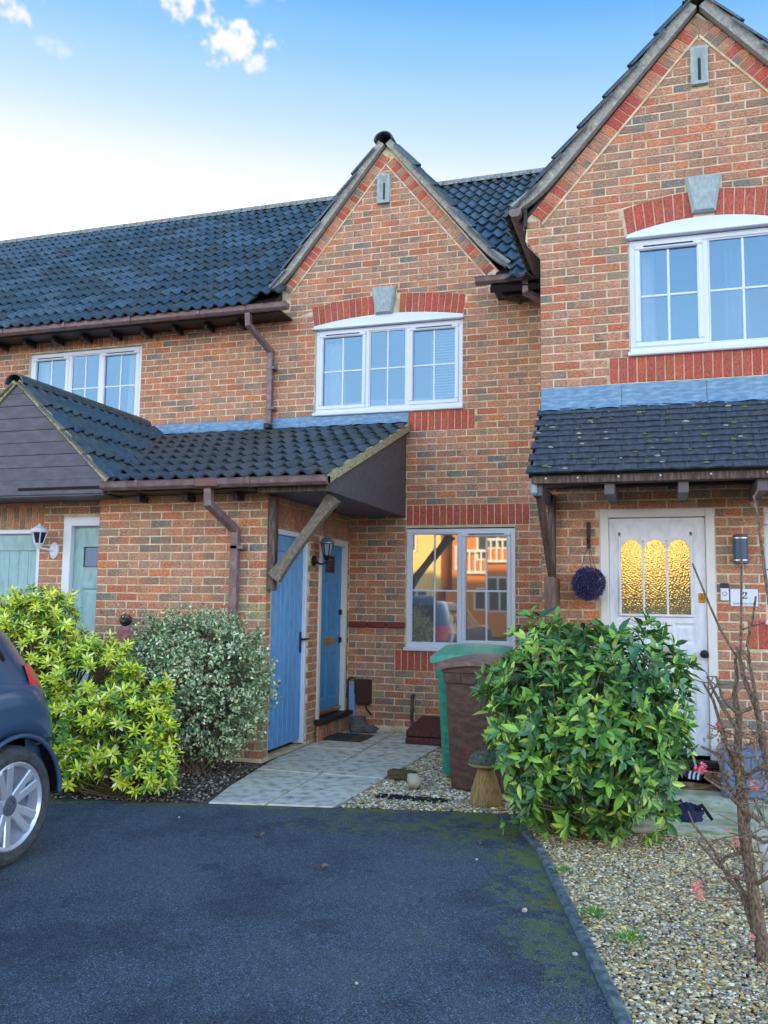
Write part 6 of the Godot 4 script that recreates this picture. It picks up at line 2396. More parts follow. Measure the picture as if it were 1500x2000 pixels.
func hydrangea():
	var b := thing("bare_shrub", "leafless woody shrub with a few pink dried flower heads at the right edge", "shrub", Vector3(3.04, 0, 5.25))
	var P := func(x: float, y: float, dz := 0.0) -> Vector3: return Vector3(x - 3.04, y, dz)
	var wood := noisy("twig_bark", [[0.2, rgb(86, 70, 58)], [0.5, rgb(124, 104, 86)], [0.75, rgb(160, 142, 122)], [0.9, rgb(112, 112, 92)]], Vector3(6, 3, 6), 0.05, 0.85, 0.3, 22)
	var trunk := MB.new()
	trunk.tube([P.call(3.035, -0.02), P.call(3.01, 0.14, 0.01), P.call(2.985, 0.34), P.call(2.965, 0.5, 0.015), P.call(2.962, 0.63), P.call(2.95, 0.80, 0.01)], [0.034, 0.027, 0.024, 0.025, 0.023, 0.022], 10)
	trunk.tube([P.call(3.06, -0.02, -0.03), P.call(3.0, 0.10, -0.03), P.call(2.97, 0.2, -0.04), P.call(2.93, 0.3, -0.06)], [0.022, 0.018, 0.015, 0.01], 8)
	part("trunk", trunk, wood, b)
	var limbs := [
		[[2.95, 0.78, 0.0], [2.90, 0.86, 0.02], [2.885, 0.90, 0.0], [2.87, 0.93, -0.01]],
		[[2.95, 0.80, 0.0], [2.955, 0.95, -0.02], [2.945, 1.05, -0.02], [2.95, 1.12, -0.01], [2.955, 1.20, 0.0]],
		[[3.06, 0.72, 0.04], [3.045, 0.9, 0.03], [3.02, 1.0, 0.02], [2.985, 1.12, 0.02], [2.965, 1.2, 0.02], [2.955, 1.25, 0.02]],
		[[3.045, 0.92, 0.03], [3.02, 1.06, 0.05], [3.0, 1.18, 0.05], [2.99, 1.26, 0.05]],
		[[2.955, 1.20, 0.0], [2.90, 1.32, -0.02], [2.855, 1.42, -0.03], [2.79, 1.60, -0.05]],
		[[2.97, 1.22, 0.02], [2.975, 1.40, 0.02], [2.98, 1.52, 0.0], [2.985, 1.62, 0.0]],
		[[2.99, 1.25, 0.05], [3.015, 1.36, 0.06], [3.03, 1.46, 0.06]],
		[[3.13, 1.0, 0.1], [3.09, 1.3, 0.1], [3.06, 1.55, 0.08], [3.045, 1.75, 0.06], [3.035, 1.88, 0.05]],
		[[2.955, 0.72, 0.0], [2.90, 0.78, 0.02], [2.84, 0.82, 0.03], [2.80, 0.835, 0.04]],
		[[2.96, 0.70, 0.0], [3.02, 0.76, 0.03], [3.10, 0.80, 0.06]],
		[[2.975, 0.42, 0.0], [2.90, 0.40, 0.03], [2.86, 0.36, 0.05], [2.82, 0.42, 0.07], [2.775, 0.46, 0.08]],
		[[2.965, 0.50, 0.0], [3.03, 0.47, 0.04], [3.10, 0.50, 0.06]],
		[[2.99, 0.28, 0.0], [3.05, 0.34, 0.05], [3.12, 0.38, 0.08]],
		[[2.985, 0.22, -0.02], [2.90, 0.30, 0.02], [2.84, 0.42, 0.04], [2.765, 0.53, 0.06]],
		[[2.98, 0.30, 0.0], [2.92, 0.33, 0.05], [2.87, 0.32, 0.07]],
		[[2.955, 0.62, 0.0], [2.915, 0.66, 0.03], [2.89, 0.74, 0.04], [2.87, 0.82, 0.05]],
		[[2.95, 0.90, 0.0], [2.90, 0.99, 0.0], [2.865, 1.06, -0.01], [2.84, 1.12, -0.02]],
		[[3.0, 1.0, 0.03], [2.95, 0.98, 0.06], [2.90, 1.03, 0.08], [2.87, 1.13, 0.08]],
		[[2.95, 0.70, 0.0], [2.89, 0.92, -0.04], [2.86, 1.02, -0.04], [2.825, 1.09, -0.04]],
		[[3.02, 0.55, 0.03], [2.96, 0.60, 0.06], [2.89, 0.67, 0.08], [2.81, 0.72, 0.08]]]
	for l in limbs:
		var pts := []
		for p in l: pts.append(P.call(p[0] + R(-0.006, 0.006), p[1], p[2]))
		var r: float = 0.017 if l[0][1] > 0.65 and l[0][1] < 0.95 and l.size() > 4 else 0.009
		if l[0][1] > 1.1: r = 0.006
		var rr := []
		for i in pts.size(): rr.append(lerpf(r, 0.0035, float(i) / pts.size()))
		var mb := MB.new()
		mb.tube(pts, rr, 7)
		part("branch", mb, wood, b)
	# a thicket of short spurs and old flower stalks
	var spurs := MB.new()
	for i in 170:
		var l: Array = limbs[rng.randi() % limbs.size()]
		if l[0][1] > 1.1: continue
		var k := rng.randi() % (l.size() - 1)
		var s := R(0, 1)
		var a: Vector3 = P.call(lerpf(l[k][0], l[k + 1][0], s), lerpf(l[k][1], l[k + 1][1], s), lerpf(l[k][2], l[k + 1][2], s))
		var d := ball_dir()
		d.y = absf(d.y) * 0.8
		var e := a + d * R(0.02, 0.09)
		spurs.tube([a, a.lerp(e, 0.6) + ball_dir() * 0.006, e], [0.0035, 0.003, 0.002], 5, false)
	for i in 120:
		var a: Vector3 = P.call(R(2.93, 3.12), R(0.35, 0.95), R(-0.05, 0.12))
		spurs.tube([a, a + ball_dir() * R(0.04, 0.14)], [0.003, 0.0018], 4, false)
	part("spurs", spurs, flat("spur_grey", rgb(136, 118, 100), 0.85), b, "stuff")
	# lichen grey husks
	var husk := MB.new()
	for i in 130:
		var c: Vector3 = [P.call(2.87, 0.86, 0.03), P.call(3.03, 0.62, 0.04), P.call(3.0, 0.85, 0.03), P.call(2.94, 0.72, 0.03)][rng.randi() % 4]
		var p := c + ball_dir() * R(0.02, 0.07)
		husk.add(leaf_mesh(0.022, 0.012), aim(p, ball_dir(), ball_dir()))
	part("dry_leaves", husk, flat("husk", rgb(150, 140, 110), 0.9), b, "stuff")
	for f in [[2.80, 0.755, 0.09, 0.022], [2.775, 0.30, 0.12, 0.022], [2.785, 0.265, 0.12, 0.018], [3.055, 0.885, 0.02, 0.018], [3.05, 1.36, 0.08, 0.012], [2.925, 0.47, 0.06, 0.016], [3.005, 0.70, 0.08, 0.018], [2.875, 0.915, 0.0, 0.014], [3.035, 0.03, 0.2, 0.018], [2.90, 0.515, 0.07, 0.01], [2.98, 0.10, 0.05, 0.012]]:
		var fl := MB.new()
		for i in 34:
			var d := ball_dir()
			fl.add(leaf_mesh(f[3] * 0.75, f[3] * 0.6, 0.2, 0.5), aim(P.call(f[0], f[1], f[2]) + d * f[3] * 0.7, (d + ball_dir() * 0.9).normalized(), d))
		part("flower_head", fl, flat("pink_%d" % (rng.randi() % 2), [rgb(236, 120, 140), rgb(240, 160, 150)][rng.randi() % 2], 0.7), b)
		var st := MB.new()
		st.tube([P.call(f[0], f[1] - 0.01, f[2]), P.call(lerpf(f[0], 2.97, 0.35), f[1] - 0.02, f[2] * 0.6), P.call(lerpf(f[0], 2.97, 0.9), maxf(0.02, f[1] - 0.04), 0.0)], [0.003], 5, false)
		part("stalk", st, wood, b)

# ------------------------------------------------------------------ small things
func bin(called: String, label: String, at: Vector3, turn: float, body_m: Material, lid_m: Material, open := 0.0):
	var b := thing(called, label, "bin", at, turn, "wheeled bins under the window")
	var mb := MB.new()
	var h := 0.94
	var sec := func(y: float, w: float, d0: float, d1: float) -> Array:
		var r := 0.035
		return [Vector3(-w + r, y, d1), Vector3(w - r, y, d1), Vector3(w, y, d1 - r), Vector3(w, y, d0 + r), Vector3(w - r, y, d0), Vector3(-w + r, y, d0), Vector3(-w, y, d0 + r), Vector3(-w, y, d1 - r)]
	var rings := [sec.call(0.02, 0.205, -0.21, 0.22), sec.call(0.05, 0.21, -0.21, 0.225), sec.call(0.80, 0.245, -0.27, 0.265), sec.call(0.805, 0.258, -0.27, 0.278), sec.call(0.88, 0.262, -0.27, 0.282), sec.call(0.885, 0.272, -0.28, 0.292), sec.call(h, 0.274, -0.28, 0.294)]
	for i in rings.size() - 1:
		for k in 8:
			var q := (k + 1) % 8
			mb.quad(rings[i][k], rings[i][q], rings[i + 1][q], rings[i + 1][k])
	var cap: Array = rings[rings.size() - 1]
	for k in range(1, 7): mb.tri(cap[0], cap[k], cap[k + 1])
	part("body", mb, body_m, b)
	for x in [-0.12, 0.0, 0.12]:
		var rb := MB.new()
		rb.box(Vector3(x, 0.845, 0.284), Vector3(0.012, 0.075, 0.012), 0.004)
		part("rib", rb, body_m, b)
	var ln := MB.new()
	var g := []
	for i in 9:
		var s := i / 8.0
		var x := lerpf(-0.29, 0.29, s)
		var row := []
		for j in 7:
			var t := j / 6.0
			var z := lerpf(-0.30, 0.315, t)
			row.append(Vector3(x, 0.955 + 0.045 * sin(PI * s) * sin(PI * (0.15 + 0.7 * t)) + open * (1.0 - t) + 0.02 * (1.0 - t), z))
		row.reverse()
		g.append(row)
	ln.sheet(g)
	for e in 8:   # the lid's skirt
		var x0 := lerpf(-0.29, 0.29, e / 8.0)
		var x1 := lerpf(-0.29, 0.29, (e + 1) / 8.0)
		var a: Vector3 = g[e][0]
		var c: Vector3 = g[e + 1][0]
		var dip := 0.055 - 0.02 * sin(PI * (e + 0.5) / 8.0)
		ln.quad(Vector3(x0, a.y - dip, 0.318), Vector3(x1, c.y - dip, 0.318), c, a)
	for s in [0, 8]:
		for j in 6:
			var a: Vector3 = g[s][j]
			var c: Vector3 = g[s][j + 1]
			var d := Vector3(0, -0.04, 0)
			if s == 0: ln.quad(c + d, a + d, a, c)
			else: ln.quad(a + d, c + d, c, a)
	part("lid", ln, lid_m, b)
	var hd := MB.new()
	hd.tube([Vector3(-0.2, 0.985, -0.33), Vector3(0.2, 0.985, -0.33)], [0.016], 8)
	for x in [-0.2, 0.0, 0.2]: hd.box(Vector3(x, 0.975, -0.30), Vector3(0.035, 0.05, 0.07), 0.01)
	for x in [-0.17, 0.17]: hd.box(Vector3(x, 1.0, -0.2), Vector3(0.1, 0.03, 0.16), 0.012)
	part("handle", hd, lid_m, b)
	for s in [-1.0, 1.0]:
		var wh := MB.new()
		wh.xf = Transform3D(Basis(Vector3.BACK, PI / 2), Vector3(s * 0.2, 0.1, -0.22))
		wh.lathe([Vector2(0.0, -0.025), Vector2(0.08, -0.025), Vector2(0.1, -0.015), Vector2(0.1, 0.015), Vector2(0.08, 0.025), Vector2(0.0, 0.025)], 20)
		part("wheel", wh, mats["black"], b)

func simple(called: String, label: String, cat: String, mb: MB, m: Material, group := "") -> MeshInstance3D:
	var o := part(called, mb, m, self)
	tag(o, label, cat, group)
	return o

func objects():
	# gravel
	var tones := [rgb(230, 214, 172), rgb(208, 188, 136), rgb(184, 164, 124), rgb(226, 196, 118), rgb(146, 132, 108), rgb(236, 228, 206), rgb(200, 156, 90), rgb(116, 112, 104), rgb(166, 166, 152), rgb(216, 198, 158)]
	stones("gravel", "mixed beige gravel of the front garden at the lower right", func(x: float, z: float) -> float:
		var kx := 1.73 + (z - 3.45) * 0.33 if z < 4.02 else 1.95 + (z - 4.03) * 0.273
		if x < kx + 0.05: return 0.0
		if z < 3.38: return 0.0 if x > 2.0 else 0.8
		return 1.0, 120000, 1.75, 4.2, 3.1, 6.8, tones, 0.0036, 0.0092)
	stones("gravel", "pale gravel between the path slabs and the wheeled bins", func(x: float, z: float) -> float:
		if x < 0.62 - z * 0.028 or z > 3.40 - (x - 0.585) * 0.205: return 0.0
		if absf(x - 0.95) < 0.25 and absf(z - 2.98) < 0.07: return 0.25
		return 1.0, 26000, 0.5, 1.9, 0.05, 3.4, tones + [rgb(222, 222, 212), rgb(200, 204, 196)], 0.006, 0.014)
	stones("gravel", "dark damp gravel and chippings below the shrubs left of the path", func(x: float, z: float) -> float:
		if z > 3.66 + (x + 0.565) * -0.222: return 0.0
		if x > lerpf(-0.63, -0.42, clampf((z - 2.2) / 1.5, 0, 1)): return 0.0
		return 0.8, 16000, -3.0, -0.4, 2.2, 4.3, [rgb(86, 80, 76), rgb(60, 58, 58), rgb(112, 104, 98), rgb(150, 140, 124), rgb(178, 168, 148), rgb(74, 62, 54)], 0.006, 0.013)
	var ds := MB.new()   # dark soil patch among the pale gravel
	for i in 160: ds.add(pebble(i % 5), Transform3D(Basis().scaled(Vector3(R(0.008, 0.016), 0.006, R(0.006, 0.012))), Vector3(0.93 + R(-0.26, 0.26), 0.012, 3.03 + R(-0.07, 0.07))))
	var so := part("soil", ds, flat("dark_soil", rgb(34, 34, 40), 0.95), self, "stuff")
	tag(so, "dark damp soil patch in the gravel at the drive edge", "soil")
	# bins
	bin("wheeled_bin", "brown wheeled bin with closed lid standing in front of the green one", Vector3(1.335, 0.0, 2.42), -0.04, noisy("bin_brown", [[0.2, rgb(88, 62, 54)], [0.5, rgb(102, 74, 64)], [0.85, rgb(116, 90, 78)]], Vector3(1.2, 2.5, 1.2), 0.03, 0.5, 0.0, 51), noisy("bin_brown_lid", [[0.2, rgb(112, 86, 78)], [0.6, rgb(128, 100, 92)], [0.9, rgb(146, 124, 114)]], Vector3(1.5, 1.5, 1.5), 0.03, 0.45, 0.0, 52))
	bin("wheeled_bin", "green wheeled bin half hidden behind the brown one below the window", Vector3(1.17, 0.02, 2.04), 0.03, noisy("bin_green", [[0.2, rgb(44, 136, 112)], [0.6, rgb(52, 152, 124)], [0.9, rgb(92, 166, 136)]], Vector3(1.2, 2.5, 1.2), 0.03, 0.42, 0.0, 53), noisy("bin_green_lid", [[0.2, rgb(66, 150, 122)], [0.6, rgb(80, 166, 136)], [0.9, rgb(120, 182, 156)]], Vector3(1.5, 1.5, 1.5), 0.03, 0.42, 0.0, 54), 0.045)
	# toadstool
	var ts := thing("mushroom_ornament", "carved wooden toadstool standing in the gravel before the brown bin", "garden ornament", Vector3(1.462, 0.0, 3.0))
	var st := MB.new()
	st.lathe([Vector2(0.0, 0.0), Vector2(0.105, 0.0), Vector2(0.112, 0.02), Vector2(0.112, 0.06), Vector2(0.102, 0.11), Vector2(0.085, 0.165), Vector2(0.066, 0.22), Vector2(0.055, 0.265), Vector2(0.055, 0.29)], 28)
	part("stem", st, noisy("log", [[0.2, rgb(110, 92, 56)], [0.45, rgb(166, 140, 90)], [0.7, rgb(190, 150, 90)], [0.9, rgb(120, 130, 84)]], Vector3(5, 0.8, 5), 0.04, 0.75, 0.35, 24), ts)
	var cp := MB.new()
	cp.lathe([Vector2(0.0, 0.272), Vector2(0.06, 0.272), Vector2(0.10, 0.268), Vector2(0.122, 0.278), Vector2(0.124, 0.295), Vector2(0.115, 0.325), Vector2(0.092, 0.355), Vector2(0.06, 0.375), Vector2(0.025, 0.384), Vector2(0.0, 0.385)], 28)
	part("cap", cp, noisy("mossy_cap", [[0.2, rgb(58, 66, 60)], [0.5, rgb(84, 94, 84)], [0.75, rgb(112, 120, 92)], [0.9, rgb(150, 136, 92)]], Vector3(3, 3, 3), 0.04, 0.85, 0.3, 25), ts)
	var rim := MB.new()
	rim.lathe([Vector2(0.06, 0.270), Vector2(0.10, 0.265), Vector2(0.1235, 0.277), Vector2(0.1255, 0.292)], 28)
	part("cap_edge", rim, flat("pale_log", rgb(168, 144, 96), 0.8), ts)
	# loose brick, stone
	var lb := MB.new()
	lb.box(Vector3.ZERO, Vector3(0.215, 0.065, 0.1), 0.006)
	var lbo := simple("loose_brick", "mossy brown brick lying on the path edge near the bins", "brick", lb, noisy("old_brick", [[0.2, rgb(70, 60, 38)], [0.5, rgb(108, 84, 48)], [0.85, rgb(96, 100, 54)]], Vector3(4, 4, 4), 0.04, 0.9, 0.3, 26))
	lbo.transform = Transform3D(Basis(Vector3.UP, -0.15), Vector3(0.68, 0.05, 2.42))
	var rk := MB.new()
	rk.add(pebble(11, 0.35), Transform3D(Basis.from_euler(Vector3(0.2, 0.5, 0.2)).scaled(Vector3(0.07, 0.085, 0.05)), Vector3(0.86, 0.06, 2.72)))
	simple("rock", "pale pointed rock in the gravel beside the loose brick", "rock", rk, flat("pale_rock", rgb(196, 190, 164), 0.85))
	for q in [[3.13, 0.27, 4.55, 0.055, "white rough rock behind the bare shrub, upper one"], [3.16, 0.10, 4.75, 0.05, "white rough rock behind the bare shrub, lower one"]]:
		var r := MB.new()
		r.add(pebble(int(q[0] * 100), 0.35), Transform3D(Basis.from_euler(Vector3(0.3, q[0], 0.2)).scaled(Vector3(q[3] * 1.2, q[3], q[3])), Vector3(q[0], q[1] - 0.02, q[2])))
		if q[1] > 0.2: r.add(pebble(5, 0.3), Transform3D(Basis().scaled(Vector3(0.08, 0.2, 0.08)), Vector3(q[0] + 0.03, 0.1, q[2])))
		simple("rock", q[4], "rock", r, flat("white_rock", rgb(206, 200, 190), 0.85), "white rocks behind the bare shrub")
	# drain surround
	var du := thing("drain_surround", "dark red brick drain surround against the wall left of the bins", "drain surround", Vector3(0.43, 0.0, 0.42))
	var dm := noisy("drain_red", [[0.2, rgb(76, 38, 34)], [0.6, rgb(100, 52, 46)], [0.9, rgb(120, 74, 64)]], Vector3(3, 3, 3), 0.04, 0.7, 0.2, 27)
	for i in 4:
		var mb := MB.new()
		mb.box(Vector3(0, 0.04 + (0 if i < 2 else 0.07), [0.26, -0.26, 0.24, -0.24][i]), Vector3(0.42, 0.065, 0.1), 0.008)
		part("brick", mb, dm, du)
	for s in [-1.0, 1.0]:
		for k in 2:
			var mb := MB.new()
			mb.box(Vector3(s * 0.16, 0.04 + 0.07 * k, 0), Vector3(0.1, 0.065, 0.40), 0.008)
			part("brick", mb, dm, du)
	var tp := MB.new()
	tp.box(Vector3(0.0, 0.165, -0.02), Vector3(0.40, 0.035, 0.56), 0.008, Basis(Vector3.RIGHT, 0.10))
	part("cover", tp, dm, du)
	# doormat
	var dmx := thing("doormat", "dark doormat with brown worn end lying below the blue front door", "doormat", Vector3(-0.40, 0.014, 0.60))
	var mm := MB.new()
	mm.box(Vector3(-0.10, 0.006, 0.02), Vector3(0.30, 0.014, 0.42), 0.004)
	part("mat", mm, noisy("mat_dark", [[0.2, rgb(34, 38, 46)], [0.55, rgb(60, 64, 72)], [0.75, rgb(128, 130, 130)]], Vector3(7, 7, 7), 0.1, 0.95, 0.6, 28), dmx)
	var me := MB.new()
	me.box(Vector3(0.12, 0.006, 0.02), Vector3(0.14, 0.013, 0.42), 0.004)
	part("mat_edge", me, flat("mat_brown", rgb(92, 74, 48), 0.95), dmx)
	# stone boot
	var bt := thing("boot_ornament", "grey stone boot planter standing by the front door step", "garden ornament", Vector3(-0.46, 0.01, 0.20))
	var bs := MB.new()
	bs.lathe([Vector2(0.0, 0.0), Vector2(0.085, 0.0), Vector2(0.095, 0.03), Vector2(0.09, 0.08), Vector2(0.082, 0.13), Vector2(0.088, 0.16), Vector2(0.07, 0.165), Vector2(0.06, 0.14), Vector2(0.0, 0.12)], 18)
	var boot := part("shaft", bs, noisy("boot_stone", [[0.2, rgb(78, 80, 78)], [0.6, rgb(112, 112, 108)], [0.9, rgb(140, 138, 130)]], Vector3(3, 3, 3), 0.05, 0.9, 0.4, 29), bt)
	var bf := MB.new()
	bf.add(pebble(21, 0.12), Transform3D(Basis().scaled(Vector3(0.12, 0.05, 0.07)), Vector3(0.13, 0.045, 0.02)))
	bf.add(pebble(22, 0.12), Transform3D(Basis().scaled(Vector3(0.08, 0.06, 0.065)), Vector3(0.06, 0.06, 0.01)))
	part("foot", bf, mats["boot_stone"], bt)
	# lantern by the blue front door
	var ln := thing("wall_lantern", "black coach lantern on the brick pier between the two blue doors", "lamp", Vector3(-0.655, 1.80, 1.07))
	var bpl := MB.new()
	bpl.xf = Transform3D(Basis(Vector3.BACK, -PI / 2), Vector3.ZERO)
	bpl.lathe([Vector2(0.0, 0.0), Vector2(0.055, 0.0), Vector2(0.055, 0.012), Vector2(0.03, 0.03), Vector2(0.0, 0.032)], 18)
	part("back_plate", bpl, mats["iron"], ln)
	var arm := MB.new()
	arm.tube([Vector3(0.02, 0.0, 0), Vector3(0.06, -0.03, 0), Vector3(0.11, -0.03, 0), Vector3(0.14, 0.0, 0), Vector3(0.14, 0.04, 0)], [0.010], 8)
	arm.tube([Vector3(0.14, -0.06, 0), Vector3(0.14, 0.02, 0)], [0.006, 0.012], 8)
	part("arm", arm, mats["iron"], ln)
	lantern_head(ln, Vector3(0.14, 0.05, 0), 0.062, 0.20, mats["iron"], flat("lantern_glass", rgb(170, 180, 190), 0.15, 0.3), 1.0, flat("lantern_top", rgb(150, 160, 176), 0.3, 0.5))
	var wl := thing("wall_lantern", "white coach lantern hanging on the pier between the teal doors", "lamp", Vector3(-3.02, 1.86, 2.0))
	var wp := MB.new()
	wp.xf = Transform3D(Basis(Vector3.RIGHT, PI / 2).scaled_local(Vector3(0.62, 1, 1.0)), Vector3.ZERO)
	wp.lathe([Vector2(0.0, 0.0), Vector2(0.082, 0.0), Vector2(0.08, 0.014), Vector2(0.05, 0.026), Vector2(0.0, 0.03)], 24)
	part("back_plate", wp, mats["upvc"], wl)
	var wa := MB.new()
	wa.tube([Vector3(0, 0.0, 0.02), Vector3(-0.03, 0.01, 0.08), Vector3(-0.06, 0.02, 0.14), Vector3(-0.07, 0.05, 0.15)], [0.011], 8)
	part("arm", wa, mats["upvc"], wl)
	lantern_head(wl, Vector3(-0.07, 0.06, 0.15), 0.075, 0.18, mats["upvc"], flat("smoked", rgb(52, 46, 54), 0.15), 1.0, mats["upvc"])
	# up-down lamp, bell and number plate of the right house
	var z := 1.8276
	var ul := thing("wall_light", "dark grey cylinder wall light right of the pale door", "lamp", Vector3(3.255, 1.85, z + 0.075))
	var uc := MB.new()
	uc.lathe([Vector2(0.0, -0.115), Vector2(0.05, -0.115), Vector2(0.056, -0.108), Vector2(0.056, -0.09), Vector2(0.054, -0.085), Vector2(0.054, 0.085), Vector2(0.056, 0.09), Vector2(0.056, 0.108), Vector2(0.05, 0.115), Vector2(0.0, 0.115)], 28)
	part("cylinder", uc, flat("slate_metal", rgb(66, 84, 104), 0.38, 0.3), ul)
	for y in [-0.086, 0.086]:
		var rg := MB.new()
		rg.lathe([Vector2(0.055, y - 0.005), Vector2(0.0585, y - 0.004), Vector2(0.0585, y + 0.004), Vector2(0.055, y + 0.005)], 28)
		part("ring", rg, mats["steel"], ul)
	var um := MB.new()
	um.box(Vector3(0, 0, -0.062), Vector3(0.04, 0.1, 0.03), 0.004)
	part("bracket", um, mats["iron"], ul)
	var db := thing("doorbell", "small white doorbell with black hood left of the number plate", "doorbell", Vector3(3.135, 1.50, z))
	var dbb := MB.new()
	dbb.box(Vector3(0, 0, 0.012), Vector3(0.06, 0.10, 0.024), 0.006)
	part("case", dbb, mats["upvc"], db)
	var dbt := MB.new()
	dbt.box(Vector3(0, 0.07, 0.02), Vector3(0.066, 0.035, 0.04), 0.005)
	part("hood", dbt, mats["dark_plastic"], db)
	var dbr := MB.new()
	dbr.xf = Transform3D(Basis(Vector3.RIGHT, PI / 2), Vector3(0, 0.005, 0.024))
	dbr.lathe([Vector2(0.018, 0.0), Vector2(0.018, 0.002), Vector2(0.012, 0.002), Vector2(0.012, 0.0)], 20)
	part("button", dbr, flat("grey_ring", rgb(150, 156, 164), 0.4), db)
	var np := thing("number_plate", "white house plate with a black number 2 beside the pale door", "sign", Vector3(3.277, 1.475, z))
	var nb := MB.new()
	nb.box(Vector3(0, 0, 0.008), Vector3(0.20, 0.135, 0.012), 0.003)
	part("plate", nb, mats["upvc"], np)
	lettering(np, "2", Vector3(0.005, 0.018, 0.0145), 0.075, "number", "Droid Serif")
	lettering(np, "Bakehouse Close", Vector3(0, -0.045, 0.0145), 0.021, "lettering", "Droid Sans")
	# hanging ball
	var hb := thing("hanging_ball", "purple artificial topiary ball hanging on strings left of the pale door", "decoration", Vector3(2.103, 1.575, 1.99))
	var core := MB.new()
	core.add(pebble(2, 0.02), Transform3D(Basis().scaled(Vector3(0.115, 0.115, 0.115)), Vector3.ZERO))
	part("core", core, flat("ball_core", rgb(34, 32, 62), 0.9), hb)
	var lv := []
	for i in 2600:
		var d := ball_dir()
		var l := R(0.7, 1.3)
		lv.append([aim(d * R(0.105, 0.128), (d + ball_dir() * 0.8).normalized(), ball_dir(), 0.0, R(0.7, 1.2)), 0, lin(Color(0.24 * l, 0.24 * l, 0.42 * l)), 0.0])
	foliage(hb, lv, leaf_mesh(0.022, 0.007).mesh(), [], colours("ball_many", 0.6), 0)
	var sg := MB.new()
	for q in [[-0.06, 0.02], [0.06, 0.02], [0.02, -0.06]]:
		sg.tube([Vector3(q[0], 0.10, q[1]), Vector3(-0.004, 0.33, -0.08)], [0.0025], 4, false)
	part("string", sg, mats["cable"], hb)
	var hk := MB.new()
	hk.box(Vector3(-0.006, 0.40, -0.145), Vector3(0.03, 0.22, 0.016), 0.004)
	hk.tube([Vector3(-0.006, 0.36, -0.135), Vector3(-0.006, 0.34, -0.09), Vector3(-0.006, 0.36, -0.07)], [0.006], 6)
	part("hook", hk, mats["iron"], hb)
	# post in front of the wing
	var po := MB.new()
	po.box(Vector3(1.822, 0.81, 2.06), Vector3(0.085, 1.62, 0.36), 0.01)
	simple("fence_post", "brown timber post ending the fence under the tiled canopy", "post", po, noisy("fence_wood", [[0.2, rgb(96, 70, 62)], [0.6, rgb(122, 92, 82)], [0.9, rgb(142, 112, 98)]], Vector3(3, 0.5, 3), 0.04, 0.75, 0.15, 30))
	# things at the right-hand step
	var bdm := MB.new()
	bdm.box(Vector3(2.62, 0.045, 1.96), Vector3(0.86, 0.055, 0.13), 0.008)
	simple("step_board", "weathered brown board on the slabs before the pale door", "board", bdm, noisy("board_brown", [[0.2, rgb(96, 70, 46)], [0.6, rgb(134, 102, 70)], [0.9, rgb(164, 140, 110)]], Vector3(0.8, 3, 3), 0.04, 0.8, 0.2, 32))
	for i in 2:
		slipper(Vector3([2.90, 2.735][i], 0.075, [1.975, 1.955][i]), [1.25, 1.35][i], ["right one of the navy slides with white stripes on the step board", "left one of the navy slides, half hidden behind the green shrub"][i])
	var bg := thing("dark_bag", "crumpled navy cloth bag on the slabs behind the green shrub", "bag", Vector3(2.76, 0.02, 2.98))
	var bgm := MB.new()
	var fz := FastNoiseLite.new()
	fz.seed = 4
	fz.frequency = 9.0
	var grid := []
	for i in 25:
		var row := []
		for j in 13:
			var a := TAU * i / 24.0
			var t := PI / 2 * j / 12.0
			var d := Vector3(cos(a) * cos(t), sin(t), sin(a) * cos(t))
			var r := 1.0 + fz.get_noise_3dv(d * 0.35) * 0.45
			row.append(Vector3(d.x * 0.14, d.y * 0.10, d.z * 0.10) * r)
		row.reverse()
		grid.append(row)
	bgm.sheet(grid)
	part("cloth", bgm, flat("navy_cloth", rgb(26, 36, 66), 0.85), bg)
	var bh := MB.new()
	bh.tube([Vector3(0.06, 0.06, 0.02), Vector3(0.13, 0.09, 0.0), Vector3(0.16, 0.05, 0.02), Vector3(0.19, 0.012, 0.04)], [0.012, 0.014, 0.012, 0.01], 7)
	part("strap", bh, flat("navy_dark", rgb(18, 22, 34), 0.8), bg)
	var pt := thing("planter", "slate blue square planter beside the pale door frame", "planter", Vector3(3.21, 0.02, 2.10))
	var pm := MB.new()
	pm.box(Vector3(0, 0.17, 0), Vector3(0.30, 0.34, 0.30), 0.02)
	part("pot", pm, flat("slate_pot", rgb(108, 132, 166), 0.45), pt)
	# pink meter box and black cap on the garage wall
	var pk := MB.new()
	pk.box(Vector3(-1.93, 0.96, 2.22), Vector3(0.33, 0.38, 0.14), 0.03)
	simple("meter_box", "faded pink plastic meter box on the wall behind the variegated shrub", "meter box", pk, noisy("faded_pink", [[0.2, rgb(158, 98, 100)], [0.6, rgb(178, 122, 122)], [0.9, rgb(198, 150, 146)]], Vector3(2, 2, 2), 0.03, 0.5, 0.0, 33))
	var kb := MB.new()
	kb.xf = Transform3D(Basis(Vector3.RIGHT, PI / 2), Vector3(-2.06, 1.205, 2.156))
	kb.lathe([Vector2(0.05, 0.0), Vector2(0.05, 0.03), Vector2(0.058, 0.035), Vector2(0.05, 0.05), Vector2(0.02, 0.056), Vector2(0.0, 0.05)], 22)
	simple("vent_cap", "round black vent cap on the brick wall above the pink meter box", "vent", kb, mats["black"])
